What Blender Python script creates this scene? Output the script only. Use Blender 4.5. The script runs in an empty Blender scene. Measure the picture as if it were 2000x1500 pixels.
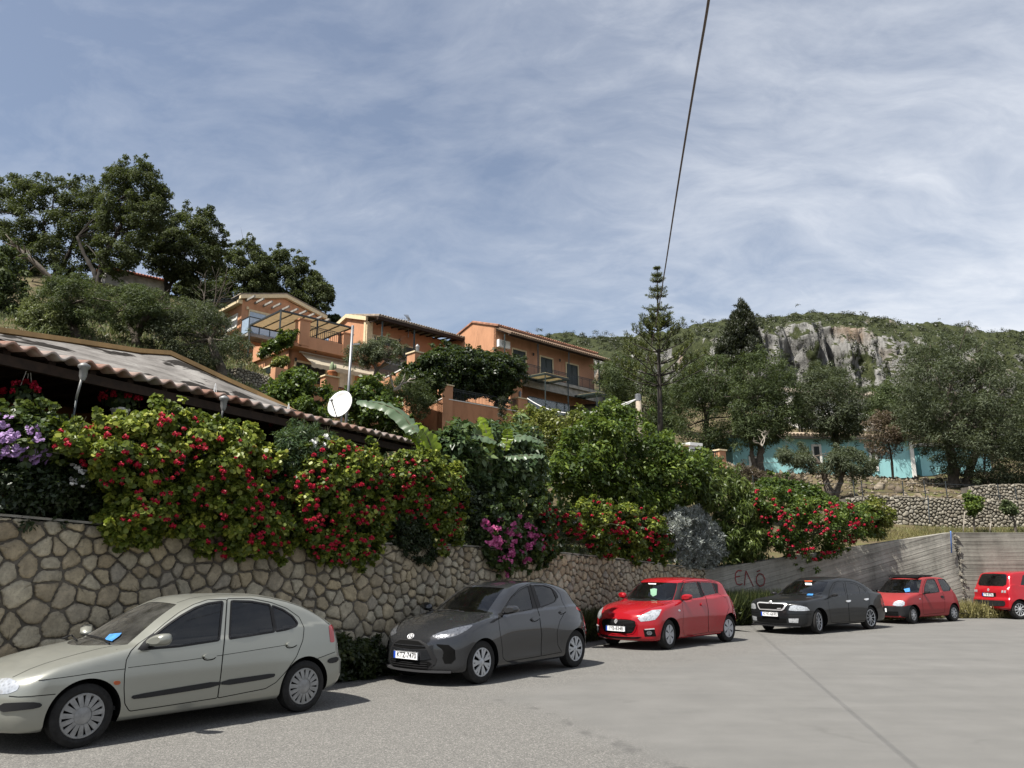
import bpy, math, random
import numpy as np
from mathutils import Vector, Matrix
from mathutils.geometry import delaunay_2d_cdt
R = math.radians
SC = bpy.context.scene
COL = SC.collection
# ---------------------------------------------------------------- camera model
FPX, CAMH, PITCH = 1502.0, 1.755, R(13.31)
CP, SP = math.cos(PITCH), math.sin(PITCH)
CAM = np.array([0, 0, CAMH])

def rays(pts):
    p = np.atleast_2d(np.asarray(pts, float))
    X = (p[:, 0]-1000)/FPX
    u = (750-p[:, 1])/FPX
    return np.stack([X, CP-u*SP, SP+u*CP], 1)

def at_y(px, py, Y):
    d = rays([(px, py)])[0]
    return CAM+d*(Y/d[1])

def on_plane(px, py, p0, n):
    d = rays([(px, py)])[0]
    return CAM+d*(np.dot(np.asarray(p0)-CAM, n)/np.dot(d, n))

def crop(pts, s, ox, oy):
    return [(x/s+ox, y/s+oy) for x, y in pts]

# ---------------------------------------------------------------- tags, meshes
def tag(o, label=None, cat=None, group=None, kind=None):
    if label: o['label'] = label
    if cat: o['category'] = cat
    if group: o['group'] = group
    if kind: o['kind'] = kind
    return o

def empty(name, loc=(0, 0, 0), rz=0.0):
    o = bpy.data.objects.new(name, None)
    COL.objects.link(o)
    o.location = loc
    o.rotation_euler = (0, 0, rz)
    o.empty_display_size = 0.2
    return o

def link(name, me, parent=None):
    o = bpy.data.objects.new(name, me)
    COL.objects.link(o)
    if parent is not None: o.parent = parent
    return o

def mesh_np(name, verts, faces, mat=None, parent=None, smooth=False, normals=None, attr=None):
    """verts Nx3; faces: list of tuples, or an MxK integer array."""
    me = bpy.data.meshes.new(name)
    verts = np.asarray(verts, np.float32)
    if isinstance(faces, np.ndarray):
        m, k = faces.shape
        me.vertices.add(len(verts)); me.vertices.foreach_set('co', verts.ravel())
        me.loops.add(m*k); me.loops.foreach_set('vertex_index', faces.astype(np.int32).ravel())
        me.polygons.add(m); me.polygons.foreach_set('loop_start', np.arange(0, m*k, k, dtype=np.int32))
        me.update(calc_edges=True)
    else:
        me.from_pydata(verts.tolist(), [], faces)
        me.update()
    if smooth:
        me.polygons.foreach_set('use_smooth', np.ones(len(me.polygons), bool))
    if attr is not None:
        for k, v in attr.items():
            a = me.attributes.new(k, 'FLOAT', 'POINT')
            a.data.foreach_set('value', np.asarray(v, np.float32))
    if normals is not None:
        me.polygons.foreach_set('use_smooth', np.ones(len(me.polygons), bool))
        me.normals_split_custom_set_from_vertices(np.asarray(normals, float).tolist())
    for mm in (mat if isinstance(mat, (list, tuple)) else [mat]):
        if mm is not None: me.materials.append(mm)
    return link(name, me, parent)

class MB:
    """collects boxes, bars, tubes, prisms; build() links them as one mesh object"""
    def __init__(s): s.v = []; s.f = []; s.n = 0
    def add(s, v, f):
        v = [tuple(map(float, q)) for q in v]
        s.v += v; s.f += [tuple(i+s.n for i in q) for q in f]; s.n += len(v); return s
    def frame_box(s, o, a, b, c):
        o, a, b, c = (np.asarray(q, float) for q in (o, a, b, c))
        v = [o, o+a, o+a+b, o+b, o+c, o+a+c, o+a+b+c, o+b+c]
        f = [(0, 3, 2, 1), (4, 5, 6, 7), (0, 1, 5, 4), (1, 2, 6, 5), (2, 3, 7, 6), (3, 0, 4, 7)]
        if np.dot(np.cross(a, b), c) < 0: f = [q[::-1] for q in f]
        return s.add(v, f)
    def box(s, x0, x1, y0, y1, z0, z1):
        return s.frame_box((x0, y0, z0), (x1-x0, 0, 0), (0, y1-y0, 0), (0, 0, z1-z0))
    def bar(s, p, q, w, h=None, up=(0, 0, 1)):
        p, q = np.asarray(p, float), np.asarray(q, float); h = h or w
        d = q-p; L = np.linalg.norm(d)
        if L < 1e-6: return s
        d = d/L
        a = np.cross(d, up)
        if np.linalg.norm(a) < 1e-3: a = np.cross(d, (1, 0, 0))
        a = a/np.linalg.norm(a); b = np.cross(a, d)
        return s.frame_box(p-a*w/2-b*h/2, a*w, b*h, d*L)
    def tube(s, pts, r, n=8, cap=True):
        pts = np.asarray(pts, float); m = len(pts)
        r = np.full(m, r, float) if np.isscalar(r) else np.asarray(r, float)
        V = []
        up = np.array([0.0, 0, 1.0])
        t0 = pts[1]-pts[0]
        ref = np.array([1.0, 0, 0]) if abs(t0[2]) > .7*np.linalg.norm(t0) else up
        for i in range(m):
            t = pts[min(i+1, m-1)]-pts[max(i-1, 0)]
            t = t/(np.linalg.norm(t)+1e-9)
            a = np.cross(t, ref); a = a/(np.linalg.norm(a)+1e-9); b = np.cross(a, t)
            ref = np.cross(t, a)*-1 if False else ref
            for k in range(n):
                an = 2*math.pi*k/n
                V.append(pts[i]+r[i]*(a*math.cos(an)+b*math.sin(an)))
        F = [(i*n+k, i*n+(k+1) % n, (i+1)*n+(k+1) % n, (i+1)*n+k) for i in range(m-1) for k in range(n)]
        if cap: F += [tuple(range(n))[::-1], tuple(range((m-1)*n, m*n))]
        return s.add(V, F)
    def lathe(s, prof, n=16, o=(0, 0, 0), axis='z'):
        V = []
        for r_, z in prof:
            for k in range(n):
                an = 2*math.pi*k/n
                p = (r_*math.cos(an), r_*math.sin(an), z)
                if axis == 'y': p = (p[0], p[2], p[1])
                V.append((p[0]+o[0], p[1]+o[1], p[2]+o[2]))
        m = len(prof)
        F = [(i*n+k, i*n+(k+1) % n, (i+1)*n+(k+1) % n, (i+1)*n+k) for i in range(m-1) for k in range(n)]
        if axis == 'y': F = [f[::-1] for f in F]
        return s.add(V, F)
    def prism(s, poly3, vec):
        m = len(poly3); vec = np.asarray(vec, float)
        V = [np.asarray(p, float) for p in poly3]; V += [p+vec for p in V]
        F = [tuple(range(m))[::-1], tuple(range(m, 2*m))]+[(i, (i+1) % m, m+(i+1) % m, m+i) for i in range(m)]
        return s.add(V, F)
    def build(s, name, mat=None, parent=None, smooth=False):
        return mesh_np(name, s.v, s.f, mat, parent, smooth)

def smooth_by_angle(o, deg=40):
    me = o.data
    me.polygons.foreach_set('use_smooth', np.ones(len(me.polygons), bool))
    try: me.set_sharp_from_angle(angle=R(deg))
    except Exception: pass
    return o

def copy_tree(o, parent=None):
    c = o.copy(); COL.objects.link(c)
    if parent is not None: c.parent = parent
    for ch in list(o.children): copy_tree(ch, c)
    return c

# ---------------------------------------------------------------- node helper
class NT:
    def __init__(s, name):
        s.m = bpy.data.materials.new(name); s.m.use_nodes = True
        s.t = s.m.node_tree; s.t.nodes.clear()
        s.out = s.t.nodes.new('ShaderNodeOutputMaterial')
    def n(s, typ, **kw):
        nd = s.t.nodes.new('ShaderNode'+typ)
        for k, v in kw.items():
            if k in ('op', 'operation'): nd.operation = v
            elif hasattr(nd, k): setattr(nd, k, v)
        return nd
    def set(s, sock, v):
        if hasattr(v, 'is_output') or hasattr(v, 'links'): s.t.links.new(v, sock)
        elif isinstance(v, (tuple, list)) and len(v) == 3 and sock.type == 'RGBA': sock.default_value = (*v, 1)
        else: sock.default_value = v
    def math(s, op, a, b=None, c=None, clamp=False):
        nd = s.n('Math', operation=op); nd.use_clamp = clamp
        s.set(nd.inputs[0], a)
        if b is not None: s.set(nd.inputs[1], b)
        if c is not None: s.set(nd.inputs[2], c)
        return nd.outputs[0]
    def coord(s, kind='Object'): return s.n('TexCoord').outputs[kind]
    def mapping(s, vec, scale=(1, 1, 1), loc=(0, 0, 0), rot=(0, 0, 0)):
        nd = s.n('Mapping'); s.set(nd.inputs[0], vec)
        nd.inputs['Scale'].default_value = scale; nd.inputs['Location'].default_value = loc; nd.inputs['Rotation'].default_value = rot
        return nd.outputs[0]
    def noise(s, vec, scale=5, detail=6, rough=.55, dist=0.0, out=0):
        nd = s.n('TexNoise'); s.set(nd.inputs['Vector'], vec)
        nd.inputs['Scale'].default_value = scale; nd.inputs['Detail'].default_value = detail
        nd.inputs['Roughness'].default_value = rough; nd.inputs['Distortion'].default_value = dist
        return nd.outputs[out]
    def voro(s, vec, scale=5, feature='F1', out='Distance'):
        nd = s.n('TexVoronoi'); nd.feature = feature; s.set(nd.inputs['Vector'], vec); nd.inputs['Scale'].default_value = scale
        return nd.outputs[out]
    def wave(s, vec, scale=5, dist=0, detail=2, profile='SIN', direction='X'):
        nd = s.n('TexWave'); nd.wave_profile = profile; nd.bands_direction = direction
        s.set(nd.inputs['Vector'], vec); nd.inputs['Scale'].default_value = scale
        nd.inputs['Distortion'].default_value = dist; nd.inputs['Detail'].default_value = detail
        return nd.outputs['Fac']
    def ramp(s, fac, stops):
        nd = s.n('ValToRGB'); s.set(nd.inputs[0], fac)
        el = nd.color_ramp.elements
        while len(el) < len(stops): el.new(.5)
        for e, (p, c) in zip(el, stops):
            e.position = p; e.color = (*c, 1) if isinstance(c, (tuple, list)) else (c, c, c, 1)
        return nd.outputs[0]
    def mix(s, fac, a, b, blend='MIX'):
        nd = s.n('Mix'); nd.data_type = 'RGBA'; nd.blend_type = blend
        s.set(nd.inputs[0], fac); s.set(nd.inputs[6], a); s.set(nd.inputs[7], b)
        return nd.outputs[2]
    def bump(s, h, strength=.5, dist=.01, normal=None):
        nd = s.n('Bump'); s.set(nd.inputs['Height'], h); nd.inputs['Strength'].default_value = strength; nd.inputs['Distance'].default_value = dist
        if normal is not None: s.set(nd.inputs['Normal'], normal)
        return nd.outputs[0]
    def bsdf(s, color=(.5, .5, .5), rough=.6, metal=0, spec=.5, normal=None, coat=0, **kw):
        nd = s.n('BsdfPrincipled')
        s.set(nd.inputs['Base Color'], color); s.set(nd.inputs['Roughness'], rough); s.set(nd.inputs['Metallic'], metal)
        s.set(nd.inputs['Specular IOR Level'], spec)
        if coat: nd.inputs['Coat Weight'].default_value = coat; nd.inputs['Coat Roughness'].default_value = .04
        if normal is not None: s.set(nd.inputs['Normal'], normal)
        for k, v in kw.items(): s.set(nd.inputs[k], v)
        return nd.outputs[0]
    def mixsh(s, fac, a, b):
        nd = s.n('MixShader'); s.set(nd.inputs[0], fac); s.set(nd.inputs[1], a); s.set(nd.inputs[2], b); return nd.outputs[0]
    def done(s, sh, disp=None):
        s.t.links.new(sh, s.out.inputs['Surface']); return s.m

def simple(name, color, rough=.6, metal=0, spec=.5, var=.15, scale=6, bump=0.0, coat=0):
    """a plain material broken up by noise"""
    t = NT(name); co = t.coord()
    nz = t.noise(co, scale, 5)
    dk = tuple(c*(1-var) for c in color); lt = tuple(min(1, c*(1+var)) for c in color)
    c = t.ramp(nz, [(.3, dk), (.7, lt)])
    nm = t.bump(t.noise(co, scale*6, 4), bump, .01) if bump else None
    return t.done(t.bsdf(c, t.math('MULTIPLY_ADD', nz, .2, rough-.1), metal, spec, nm, coat))

def srgb(h):
    h = h.lstrip('#')
    v = [int(h[i:i+2], 16)/255 for i in (0, 2, 4)]
    return tuple(c/12.92 if c <= .04045 else ((c+.055)/1.055)**2.4 for c in v)

def pchip(xs, ys):
    xs, ys = np.asarray(xs, float), np.asarray(ys, float)
    h = np.diff(xs); d = np.diff(ys)/h; m = np.zeros_like(ys)
    for i in range(1, len(xs)-1):
        if d[i-1]*d[i] > 0:
            w1, w2 = 2*h[i]+h[i-1], h[i]+2*h[i-1]
            m[i] = (w1+w2)/(w1/d[i-1]+w2/d[i])
    m[0], m[-1] = d[0], d[-1]
    def ev(x):
        x = np.asarray(x, float)
        i = np.clip(np.searchsorted(xs, x)-1, 0, len(xs)-2)
        t = (x-xs[i])/h[i]
        lo, hi = t < 0, t > 1
        tc = np.clip(t, 0, 1)
        r = (2*tc**3-3*tc**2+1)*ys[i]+(tc**3-2*tc**2+tc)*h[i]*m[i]+(-2*tc**3+3*tc**2)*ys[i+1]+(tc**3-tc**2)*h[i]*m[i+1]
        r = np.where(lo, ys[0]+(x-xs[0])*m[0], r); r = np.where(hi, ys[-1]+(x-xs[-1])*m[-1], r)
        return r
    return ev

def in_poly(p, poly):
    p = np.asarray(p, float); q = np.asarray(poly, float); x, y = p[:, 0], p[:, 1]
    ins = np.zeros(len(p), bool); j = len(q)-1
    for i in range(len(q)):
        xi, yi, xj, yj = q[i, 0], q[i, 1], q[j, 0], q[j, 1]
        if yi != yj:
            ins ^= ((yi > y) != (yj > y)) & (x < (xj-xi)*(y-yi)/(yj-yi)+xi)
        j = i
    return ins

def edge_dist(p, poly, closed=True):
    p = np.asarray(p, float); q = np.asarray(poly, float); best = np.full(len(p), 1e9)
    for i in range(len(q) if closed else len(q)-1):
        a, b = q[i], q[(i+1) % len(q)]; ab = b-a; L = (ab**2).sum()+1e-12
        t = np.clip(((p-a)@ab)/L, 0, 1)
        best = np.minimum(best, np.hypot(*(p-a-t[:, None]*ab).T))
    return best

def densify(poly, step, closed=True):
    q = np.asarray(poly, float); out = []
    for i in range(len(q) if closed else len(q)-1):
        a, b = q[i], q[(i+1) % len(q)]
        k = max(1, int(math.ceil(np.linalg.norm(b-a)/step)))
        out += [a+(b-a)*j/k for j in range(k)]
    if not closed: out.append(q[-1])
    return np.array(out)

def rounded(poly, it=2, closed=True):
    q = np.asarray(poly, float)
    for _ in range(it):
        nx = np.roll(q, -1, 0)
        if closed: q = np.stack([q*.75+nx*.25, q*.25+nx*.75], 1).reshape(-1, q.shape[1])
        else:
            a = q[:-1]*.75+q[1:]*.25; b = q[:-1]*.25+q[1:]*.75
            q = np.vstack([q[:1], np.stack([a, b], 1).reshape(-1, q.shape[1]), q[-1:]])
    return q
# ================================================================ camera, sun, sky
cd = bpy.data.cameras.new('camera'); cam = bpy.data.objects.new('camera', cd); COL.objects.link(cam)
cam.location = CAM; cam.rotation_euler = (R(90)+PITCH, 0, 0)
cd.sensor_fit = 'HORIZONTAL'; cd.sensor_width = 36; cd.lens = 36*FPX/2000; cd.clip_start = .05; cd.clip_end = 6000
SC.camera = cam
SUN_AZ, SUN_EL = R(230), R(58)      # azimuth clockwise from +Y
sd = bpy.data.lights.new('sun', 'SUN'); so = bpy.data.objects.new('sun', sd); COL.objects.link(so)
sv = Vector((math.sin(SUN_AZ)*math.cos(SUN_EL), math.cos(SUN_AZ)*math.cos(SUN_EL), math.sin(SUN_EL)))
so.rotation_euler = sv.to_track_quat('Z', 'Y').to_euler()
sd.energy = 5.0; sd.angle = R(.7); sd.color = (1, .955, .88)
w = bpy.data.worlds.new('World'); SC.world = w; w.use_nodes = True
wt = NT.__new__(NT); wt.t = w.node_tree; wt.t.nodes.clear()
wo = wt.t.nodes.new('ShaderNodeOutputWorld'); bg = wt.t.nodes.new('ShaderNodeBackground')
sky = wt.n('TexSky'); sky.sky_type = 'NISHITA'; sky.sun_disc = False; sky.sun_elevation = SUN_EL; sky.sun_rotation = SUN_AZ
sky.altitude = 50; sky.air_density = 1.0; sky.dust_density = 1.6; sky.ozone_density = 1.5
dirv = wt.coord('Generated')
sep = wt.n('SeparateXYZ'); wt.set(sep.inputs[0], dirv)
den = wt.math('ADD', wt.math('MAXIMUM', sep.outputs[2], 0.0), .28)
cx = wt.math('DIVIDE', sep.outputs[0], den); cy = wt.math('DIVIDE', sep.outputs[1], den)
cmb = wt.n('CombineXYZ'); wt.set(cmb.inputs[0], cx); wt.set(cmb.inputs[1], cy)
pv = cmb.outputs[0]
wv = wt.n('VectorMath'); wv.operation = 'MULTIPLY_ADD'
wt.set(wv.inputs[0], wt.noise(pv, 1.3, 3, .5, 0, 1)); wv.inputs[1].default_value = (.38, .38, 0); wt.set(wv.inputs[2], pv)
qv = wv.outputs[0]
big = wt.noise(wt.mapping(qv, (.8, 1.1, 1), (3.1, 1.7, 0), (0, 0, R(25))), 1.0, 5, .5)
wis = wt.noise(wt.mapping(qv, (1.0, 1.9, 1), (.7, .4, 0), (0, 0, R(62))), 2.3, 10, .60, .25)
rip = wt.noise(wt.mapping(qv, (1.0, 1.5, 1), (2.4, 5.2, 0), (0, 0, R(50))), 8.5, 7, .62, .5)
cl = wt.math('ADD', wt.math('MULTIPLY', big, .55), wt.math('ADD', wt.math('MULTIPLY', wis, .62), wt.math('MULTIPLY', rip, .25)))
side = wt.math('MULTIPLY', sep.outputs[0], .24)
low = wt.math('MULTIPLY', wt.math('SUBTRACT', .55, sep.outputs[2]), .34)
cl = wt.math('ADD', cl, wt.math('ADD', side, low))
cov2 = wt.ramp(cl, [(.55, .12), (.71, .29), (.85, .54), (1.0, .84)])
grey = wt.n('RGB'); grey.outputs[0].default_value = (5.9, 6.1, 6.45, 1)
hsv = wt.n('HueSaturation'); hsv.inputs['Saturation'].default_value = .98; hsv.inputs['Value'].default_value = .80
wt.set(hsv.inputs['Color'], sky.outputs[0])
skyc = wt.mix(cov2, hsv.outputs[0], grey.outputs[0])
wt.set(bg.inputs[0], skyc); bg.inputs[1].default_value = .086
wt.t.links.new(bg.outputs[0], wo.inputs[0])
SC.view_settings.view_transform = 'Standard'; SC.view_settings.look = 'None'
SC.view_settings.exposure = 0.9; SC.view_settings.gamma = 1
SC.view_settings.use_curve_mapping = False
SC.render.engine = 'CYCLES'
SC.cycles.max_bounces = 8; SC.cycles.transparent_max_bounces = 12
SC.cycles.use_denoising = True
# ================================================================ road, walls, terrain, mountain
def gnd(px, py, z=0.0):
    d = rays([(px, py)])[0]; return CAM+d*((z-CAMH)/d[2])

WALL = np.array([(-15.5, -1.0), (-6.5, 9.1), (-2.6, 13.4), (1.6, 19.5), (5.9, 24.7), (16.1, 28.3), (34, 28.2)], float)
SEGS = np.diff(WALL, axis=0); SLEN = np.hypot(*SEGS.T); ACC = np.concatenate([[0], np.cumsum(SLEN)])

def wall_hit(px, py, off=0.0, lo=0, hi=5):
    """point of the wall face seen at a pixel (off metres in front of it)"""
    d = rays([(px, py)])[0]; best = None
    for i in range(lo, hi+1):
        a = WALL[i]; t = SEGS[i]/SLEN[i]; n = np.array([t[1], -t[0], 0]); p0 = np.array([a[0], a[1], 0])+n*off
        den = d@n
        if abs(den) < 1e-6: continue
        k = ((p0-CAM)@n)/den
        if k <= 0: continue
        P = CAM+d*k; u = (P[:2]-a)@t
        if -1e-6 <= u <= SLEN[i]+1e-6 or (i == lo and u < 0) or (i == hi and u > SLEN[i]):
            if best is None or k < best[0]: best = (k, P, ACC[i]+u, i)
    return best[1], best[2]

def wall_at(a):
    i = int(np.clip(np.searchsorted(ACC, a)-1, 0, len(SEGS)-1)); t = SEGS[i]/SLEN[i]
    p = WALL[i]+t*(a-ACC[i]); return np.array([p[0], p[1], 0]), np.array([t[0], t[1], 0]), np.array([t[1], -t[0], 0])

# ---- asphalt
def asphalt():
    t = NT('worn_asphalt'); co = t.coord()
    fine = t.noise(co, 95, 3, .7); grit = t.voro(co, 95, 'F1', 'Color'); sg = t.n('SeparateColor'); t.set(sg.inputs[0], grit)
    mid = t.noise(co, 1.3, 6, .6); lng = t.noise(t.mapping(co, (.14, 1.3, 1), (0, 0, 0), (0, 0, R(48))), 1.0, 6, .6, .3)
    old = t.math('ADD', t.noise(co, .55, 5, .6), 0.0)
    sep = t.n('SeparateXYZ'); t.set(sep.inputs[0], co)
    # the smooth newer surface lies beyond an irregular edge, coarse chippings this side of it
    e = t.math('ADD', t.math('MULTIPLY', sep.outputs[0], EN[0]), t.math('MULTIPLY', sep.outputs[1], EN[1])); e = t.math('SUBTRACT', e, ED)
    e = t.math('ADD', e, t.math('MULTIPLY', t.math('SUBTRACT', old, .5), 1.6))
    wl_ = t.math('ADD', t.math('MULTIPLY', sep.outputs[0], -.72), t.math('MULTIPLY_ADD', sep.outputs[1], .69, t.math('MULTIPLY_ADD', old, 1.2, -11.6)))
    coarse = t.ramp(t.math('MULTIPLY_ADD', t.math('SUBTRACT', 0.0, e), .55, .5, clamp=True), [(.25, 0.0), (.75, 1.0)])
    side = t.ramp(t.math('MULTIPLY_ADD', t.math('SUBTRACT', wl_, -3.0), .8, .5, clamp=True), [(.2, 0.0), (.8, 1.0)])
    coarse = t.math('MAXIMUM', coarse, t.math('MULTIPLY', side, .8))
    base = t.ramp(t.math('ADD', t.math('MULTIPLY', mid, .5), t.math('MULTIPLY', lng, .5)), [(.32, (.138, .136, .129)), (.5, (.162, .159, .150)), (.68, (.188, .184, .174))])
    peb = t.ramp(sg.outputs[0], [(.1, (.06, .058, .053)), (.45, (.14, .135, .124)), (.8, (.225, .216, .196)), (.97, (.40, .38, .35))])
    c = t.mix(t.math('MULTIPLY', coarse, .58), base, peb)
    c = t.mix(.30, c, t.ramp(fine, [(.3, (.05, .05, .05)), (.7, (.3, .295, .28))]), 'OVERLAY')
    st = t.ramp(t.noise(t.mapping(co, (1, 1, 1), (7, 3, 0)), .9, 7, .7), [(.60, 0.0), (.74, .45)])
    c = t.mix(st, c, (.085, .082, .078))
    wv = t.n('VectorMath'); wv.operation = 'MULTIPLY_ADD'; t.set(wv.inputs[0], t.noise(co, 1.6, 5, .6, 0, 1)); wv.inputs[1].default_value = (.8, .8, 0); t.set(wv.inputs[2], co)
    ck = t.ramp(t.voro(wv.outputs[0], .33, 'DISTANCE_TO_EDGE'), [(0, 1.0), (.005, .8), (.013, 0.0)])
    c = t.mix(t.math('MULTIPLY', ck, t.ramp(t.noise(co, .35, 4), [(.54, 0.0), (.68, .32)])), c, (.06, .058, .054))
    spk = t.ramp(t.voro(co, 5.5, 'F1', 'Distance'), [(.035, 1.0), (.06, 0.0)]); c = t.mix(t.math('MULTIPLY', spk, t.ramp(t.noise(co, 1.1, 3), [(.52, 0.0), (.66, .7)])), c, (.055, .05, .042))
    edge = t.math('ABSOLUTE', e); wid = t.noise(co, 3, 4)
    cr = t.math('MULTIPLY', t.ramp(edge, [(0, 1.0), (.05, .7), (.12, 0.0)]), t.ramp(wid, [(.48, 0.0), (.60, 1.0)]))
    c = t.mix(t.math('MULTIPLY', cr, .6), c, (.06, .058, .056))
    h = t.math('ADD', t.math('MULTIPLY', sg.outputs[0], t.math('MULTIPLY_ADD', coarse, .8, .15)), t.math('MULTIPLY', fine, .3))
    return t.done(t.bsdf(c, .88, 0, .3, t.bump(h, .55, .012)))
ea, eb = gnd(880, 1330), gnd(1330, 1500); ev = (eb-ea)[:2]; ev /= np.linalg.norm(ev); EN = (float(-ev[1]), float(ev[0])); ED = float(EN[0]*ea[0]+EN[1]*ea[1])
if EN[0]*6+EN[1]*14-ED < 0: EN = (-EN[0], -EN[1]); ED = -ED
M_ROAD = asphalt()
# road sheet: everything this side of the wall line
rp = [tuple(p)+(0.0,) for p in WALL]+[(120, 28.0, 0), (120, -60, 0), (-60, -60, 0), (-60, -51, 0)]
rd_ = mesh_np('road', rp, [tuple(range(len(rp)))[::-1]], M_ROAD); tag(rd_, kind='structure')
gr_ = mesh_np('ground', [(-1500, -1500, -.06), (1500, -1500, -.06), (1500, 1500, -.06), (-1500, 1500, -.06)], [(0, 1, 2, 3)], simple('dry_earth', (.12, .10, .07), .95, scale=.2)); tag(gr_, kind='structure')

# ---- stone wall
tops = [wall_hit(*p)[1::-1] for p in [(0, 1003), (200, 1021), (650, 1058), (880, 1062), (1100, 1078), (1200, 1089), (1300, 1101), (1385, 1112)]]
TA = np.array([t[0] for t in tops]); TZ = np.array([t[1][2] for t in tops])
CONC = [wall_hit(*p, 0, 4, 4) for p in [(1395, 1110), (1500, 1097), (1690, 1070), (1800, 1049), (1858, 1039)]]
TA2 = np.array([c[1] for c in CONC]); TZ2 = np.array([c[0][2] for c in CONC])
def wall_top(a):
    if a <= ACC[4]: return float(np.interp(a, TA, TZ))
    return float(np.interp(a, np.append(TA2, ACC[-1]), np.append(TZ2, TZ2[-1])))
A0, A1 = ACC[1]-7.0, ACC[4]+.12

def voronoi(sites, clip, neigh=26):
    cells = []
    S = np.asarray(sites)
    for i, p in enumerate(S):
        poly = [tuple(q) for q in clip(p)]
        idx = np.argsort(((S-p)**2).sum(1))[1:neigh]
        for j in idx:
            m = (p+S[j])/2; n = S[j]-p; out = []
            for k in range(len(poly)):
                a, b = np.array(poly[k]), np.array(poly[(k+1) % len(poly)]); da, db = (a-m)@n, (b-m)@n
                if da <= 0: out.append(tuple(a))
                if da*db < 0: out.append(tuple(a+(b-a)*da/(da-db)))
            poly = out
            if len(poly) < 3: break
        cells.append(np.array(poly) if len(poly) >= 3 else None)
    return cells

def inset_poly(q, d):
    c = q.mean(0); r = []
    n = len(q)
    for i in range(n):
        a, b, e = q[i-1], q[i], q[(i+1) % n]
        t1 = (b-a)/(np.linalg.norm(b-a)+1e-9); t2 = (e-b)/(np.linalg.norm(e-b)+1e-9)
        n1 = np.array([-t1[1], t1[0]]); n2 = np.array([-t2[1], t2[0]]); bs = n1+n2; L = np.linalg.norm(bs)
        if L < .2: r.append(b+(c-b)*.1); continue
        bs /= L; r.append(b+bs*min(d/max(bs@n1, .35), .6*np.linalg.norm(c-b)))
    return np.array(r)

def area(q): x, y = q[:, 0], q[:, 1]; return .5*np.sum(x*np.roll(y, -1)-y*np.roll(x, -1))

def stone_facing(rng, a0, a1, zlo, ztop, spacing, gap, dome, place, stretch=.0):
    """irregular rounded stones covering a strip; place(a, z, out) -> world point"""
    pts = []; tries = 0; grid = {}
    while tries < 60000:
        tries += 1
        a = rng.uniform(a0, a1); z = rng.uniform(zlo-.1, ztop(a)+.1); s_ = spacing(a)*rng.choice([.52, .75, 1.0, 1.25, 1.55], p=[.24, .25, .23, .18, .10])
        k = (int(a/.6), int(z/.6)); ok = True
        for i in (-1, 0, 1):
            for j in (-1, 0, 1):
                for (b, y, r) in grid.get((k[0]+i, k[1]+j), ()):
                    if (a-b)**2+((z-y)*1.1)**2 < ((s_+r)/2)**2: ok = False; break
                if not ok: break
            if not ok: break
        if ok: grid.setdefault(k, []).append((a, z, s_)); pts.append((a, z))
    pts = np.array(pts)
    cells = voronoi(pts, lambda p: [(p[0]-.8, max(zlo, p[1]-.8)), (p[0]+.8, max(zlo, p[1]-.8)), (p[0]+.8, min(ztop(p[0]), p[1]+.8)), (p[0]-.8, min(ztop(p[0]), p[1]+.8))])
    V, F, C = [], [], []
    for i, q in enumerate(cells):
        if q is None: continue
        q[:, 0] = np.clip(q[:, 0], a0, a1)
        q[:, 1] = np.clip(q[:, 1], zlo, None)
        if area(q) < 0: q = q[::-1]
        if abs(area(q)) < .007: continue
        g = gap*rng.uniform(.7, 1.5)
        q = inset_poly(q, g)
        if area(q) < .003: continue
        q = rounded(densify(q, .13), 2); q = q+rng.normal(0, .004, q.shape)
        c = q.mean(0); n = len(q); rs = rng.random(); tilt = rng.normal(0, .05, 2); pr = rng.uniform(.75, 1.3)
        base = len(V)
        for (sc_, o_) in ((1.0, -.02), (.985, dome*.45), (.90, dome*.86), (.62, dome*1.0), (.30, dome*1.02)):
            w_ = c+(q-c)*sc_
            for k in range(n):
                o2 = o_*pr+(tilt@(w_[k]-c))*(o_ > 0)+(rng.normal(0, .006) if 0 < o_ < dome*.9 else 0)
                V.append(place(w_[k, 0], w_[k, 1], o2)); C.append(rs)
        V.append(place(c[0], c[1], dome*1.02*pr)); C.append(rs)
        for r_ in range(4):
            for k in range(n):
                F.append((base+r_*n+k, base+r_*n+(k+1) % n, base+(r_+1)*n+(k+1) % n, base+(r_+1)*n+k))
        for k in range(n): F.append((base+4*n+k, base+4*n+(k+1) % n, base+5*n))
    return V, F, C

def stone_mat(name, cols, sc=9, moss=.0):
    t = NT(name); co = t.coord(); at = t.n('Attribute'); at.attribute_name = 'rnd'
    n1 = t.noise(co, sc, 8, .65); n2 = t.noise(co, sc*5, 6, .7); n3 = t.noise(co, 1.2, 4)
    c = t.ramp(at.outputs['Fac'], [(i/(len(cols)-1), q) for i, q in enumerate(cols)])
    c = t.mix(.55, c, t.ramp(n1, [(.25, (.12, .11, .09)), (.5, (.45, .44, .41)), (.75, (.85, .82, .76))]), 'OVERLAY')
    c = t.mix(t.ramp(n2, [(.50, 0.0), (.72, .5)]), c, (.10, .09, .075))
    c = t.mix(t.ramp(n3, [(.5, 0.0), (.7, .35)]), c, tuple(q*.55 for q in cols[0]))
    h = t.math('ADD', n1, t.math('MULTIPLY', n2, .6))
    return t.done(t.bsdf(c, .9, 0, .25, t.bump(h, .8, .02)))
M_STONE = stone_mat('tan_rubble_stone', [(.25, .205, .14), (.36, .31, .225), (.43, .395, .31), (.30, .27, .21), (.40, .335, .225), (.27, .25, .215)], 8)
M_MORTAR = simple('grey_brown_mortar', (.105, .093, .076), .95, var=.4, scale=5, bump=.6)
rng = np.random.default_rng(7)
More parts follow.
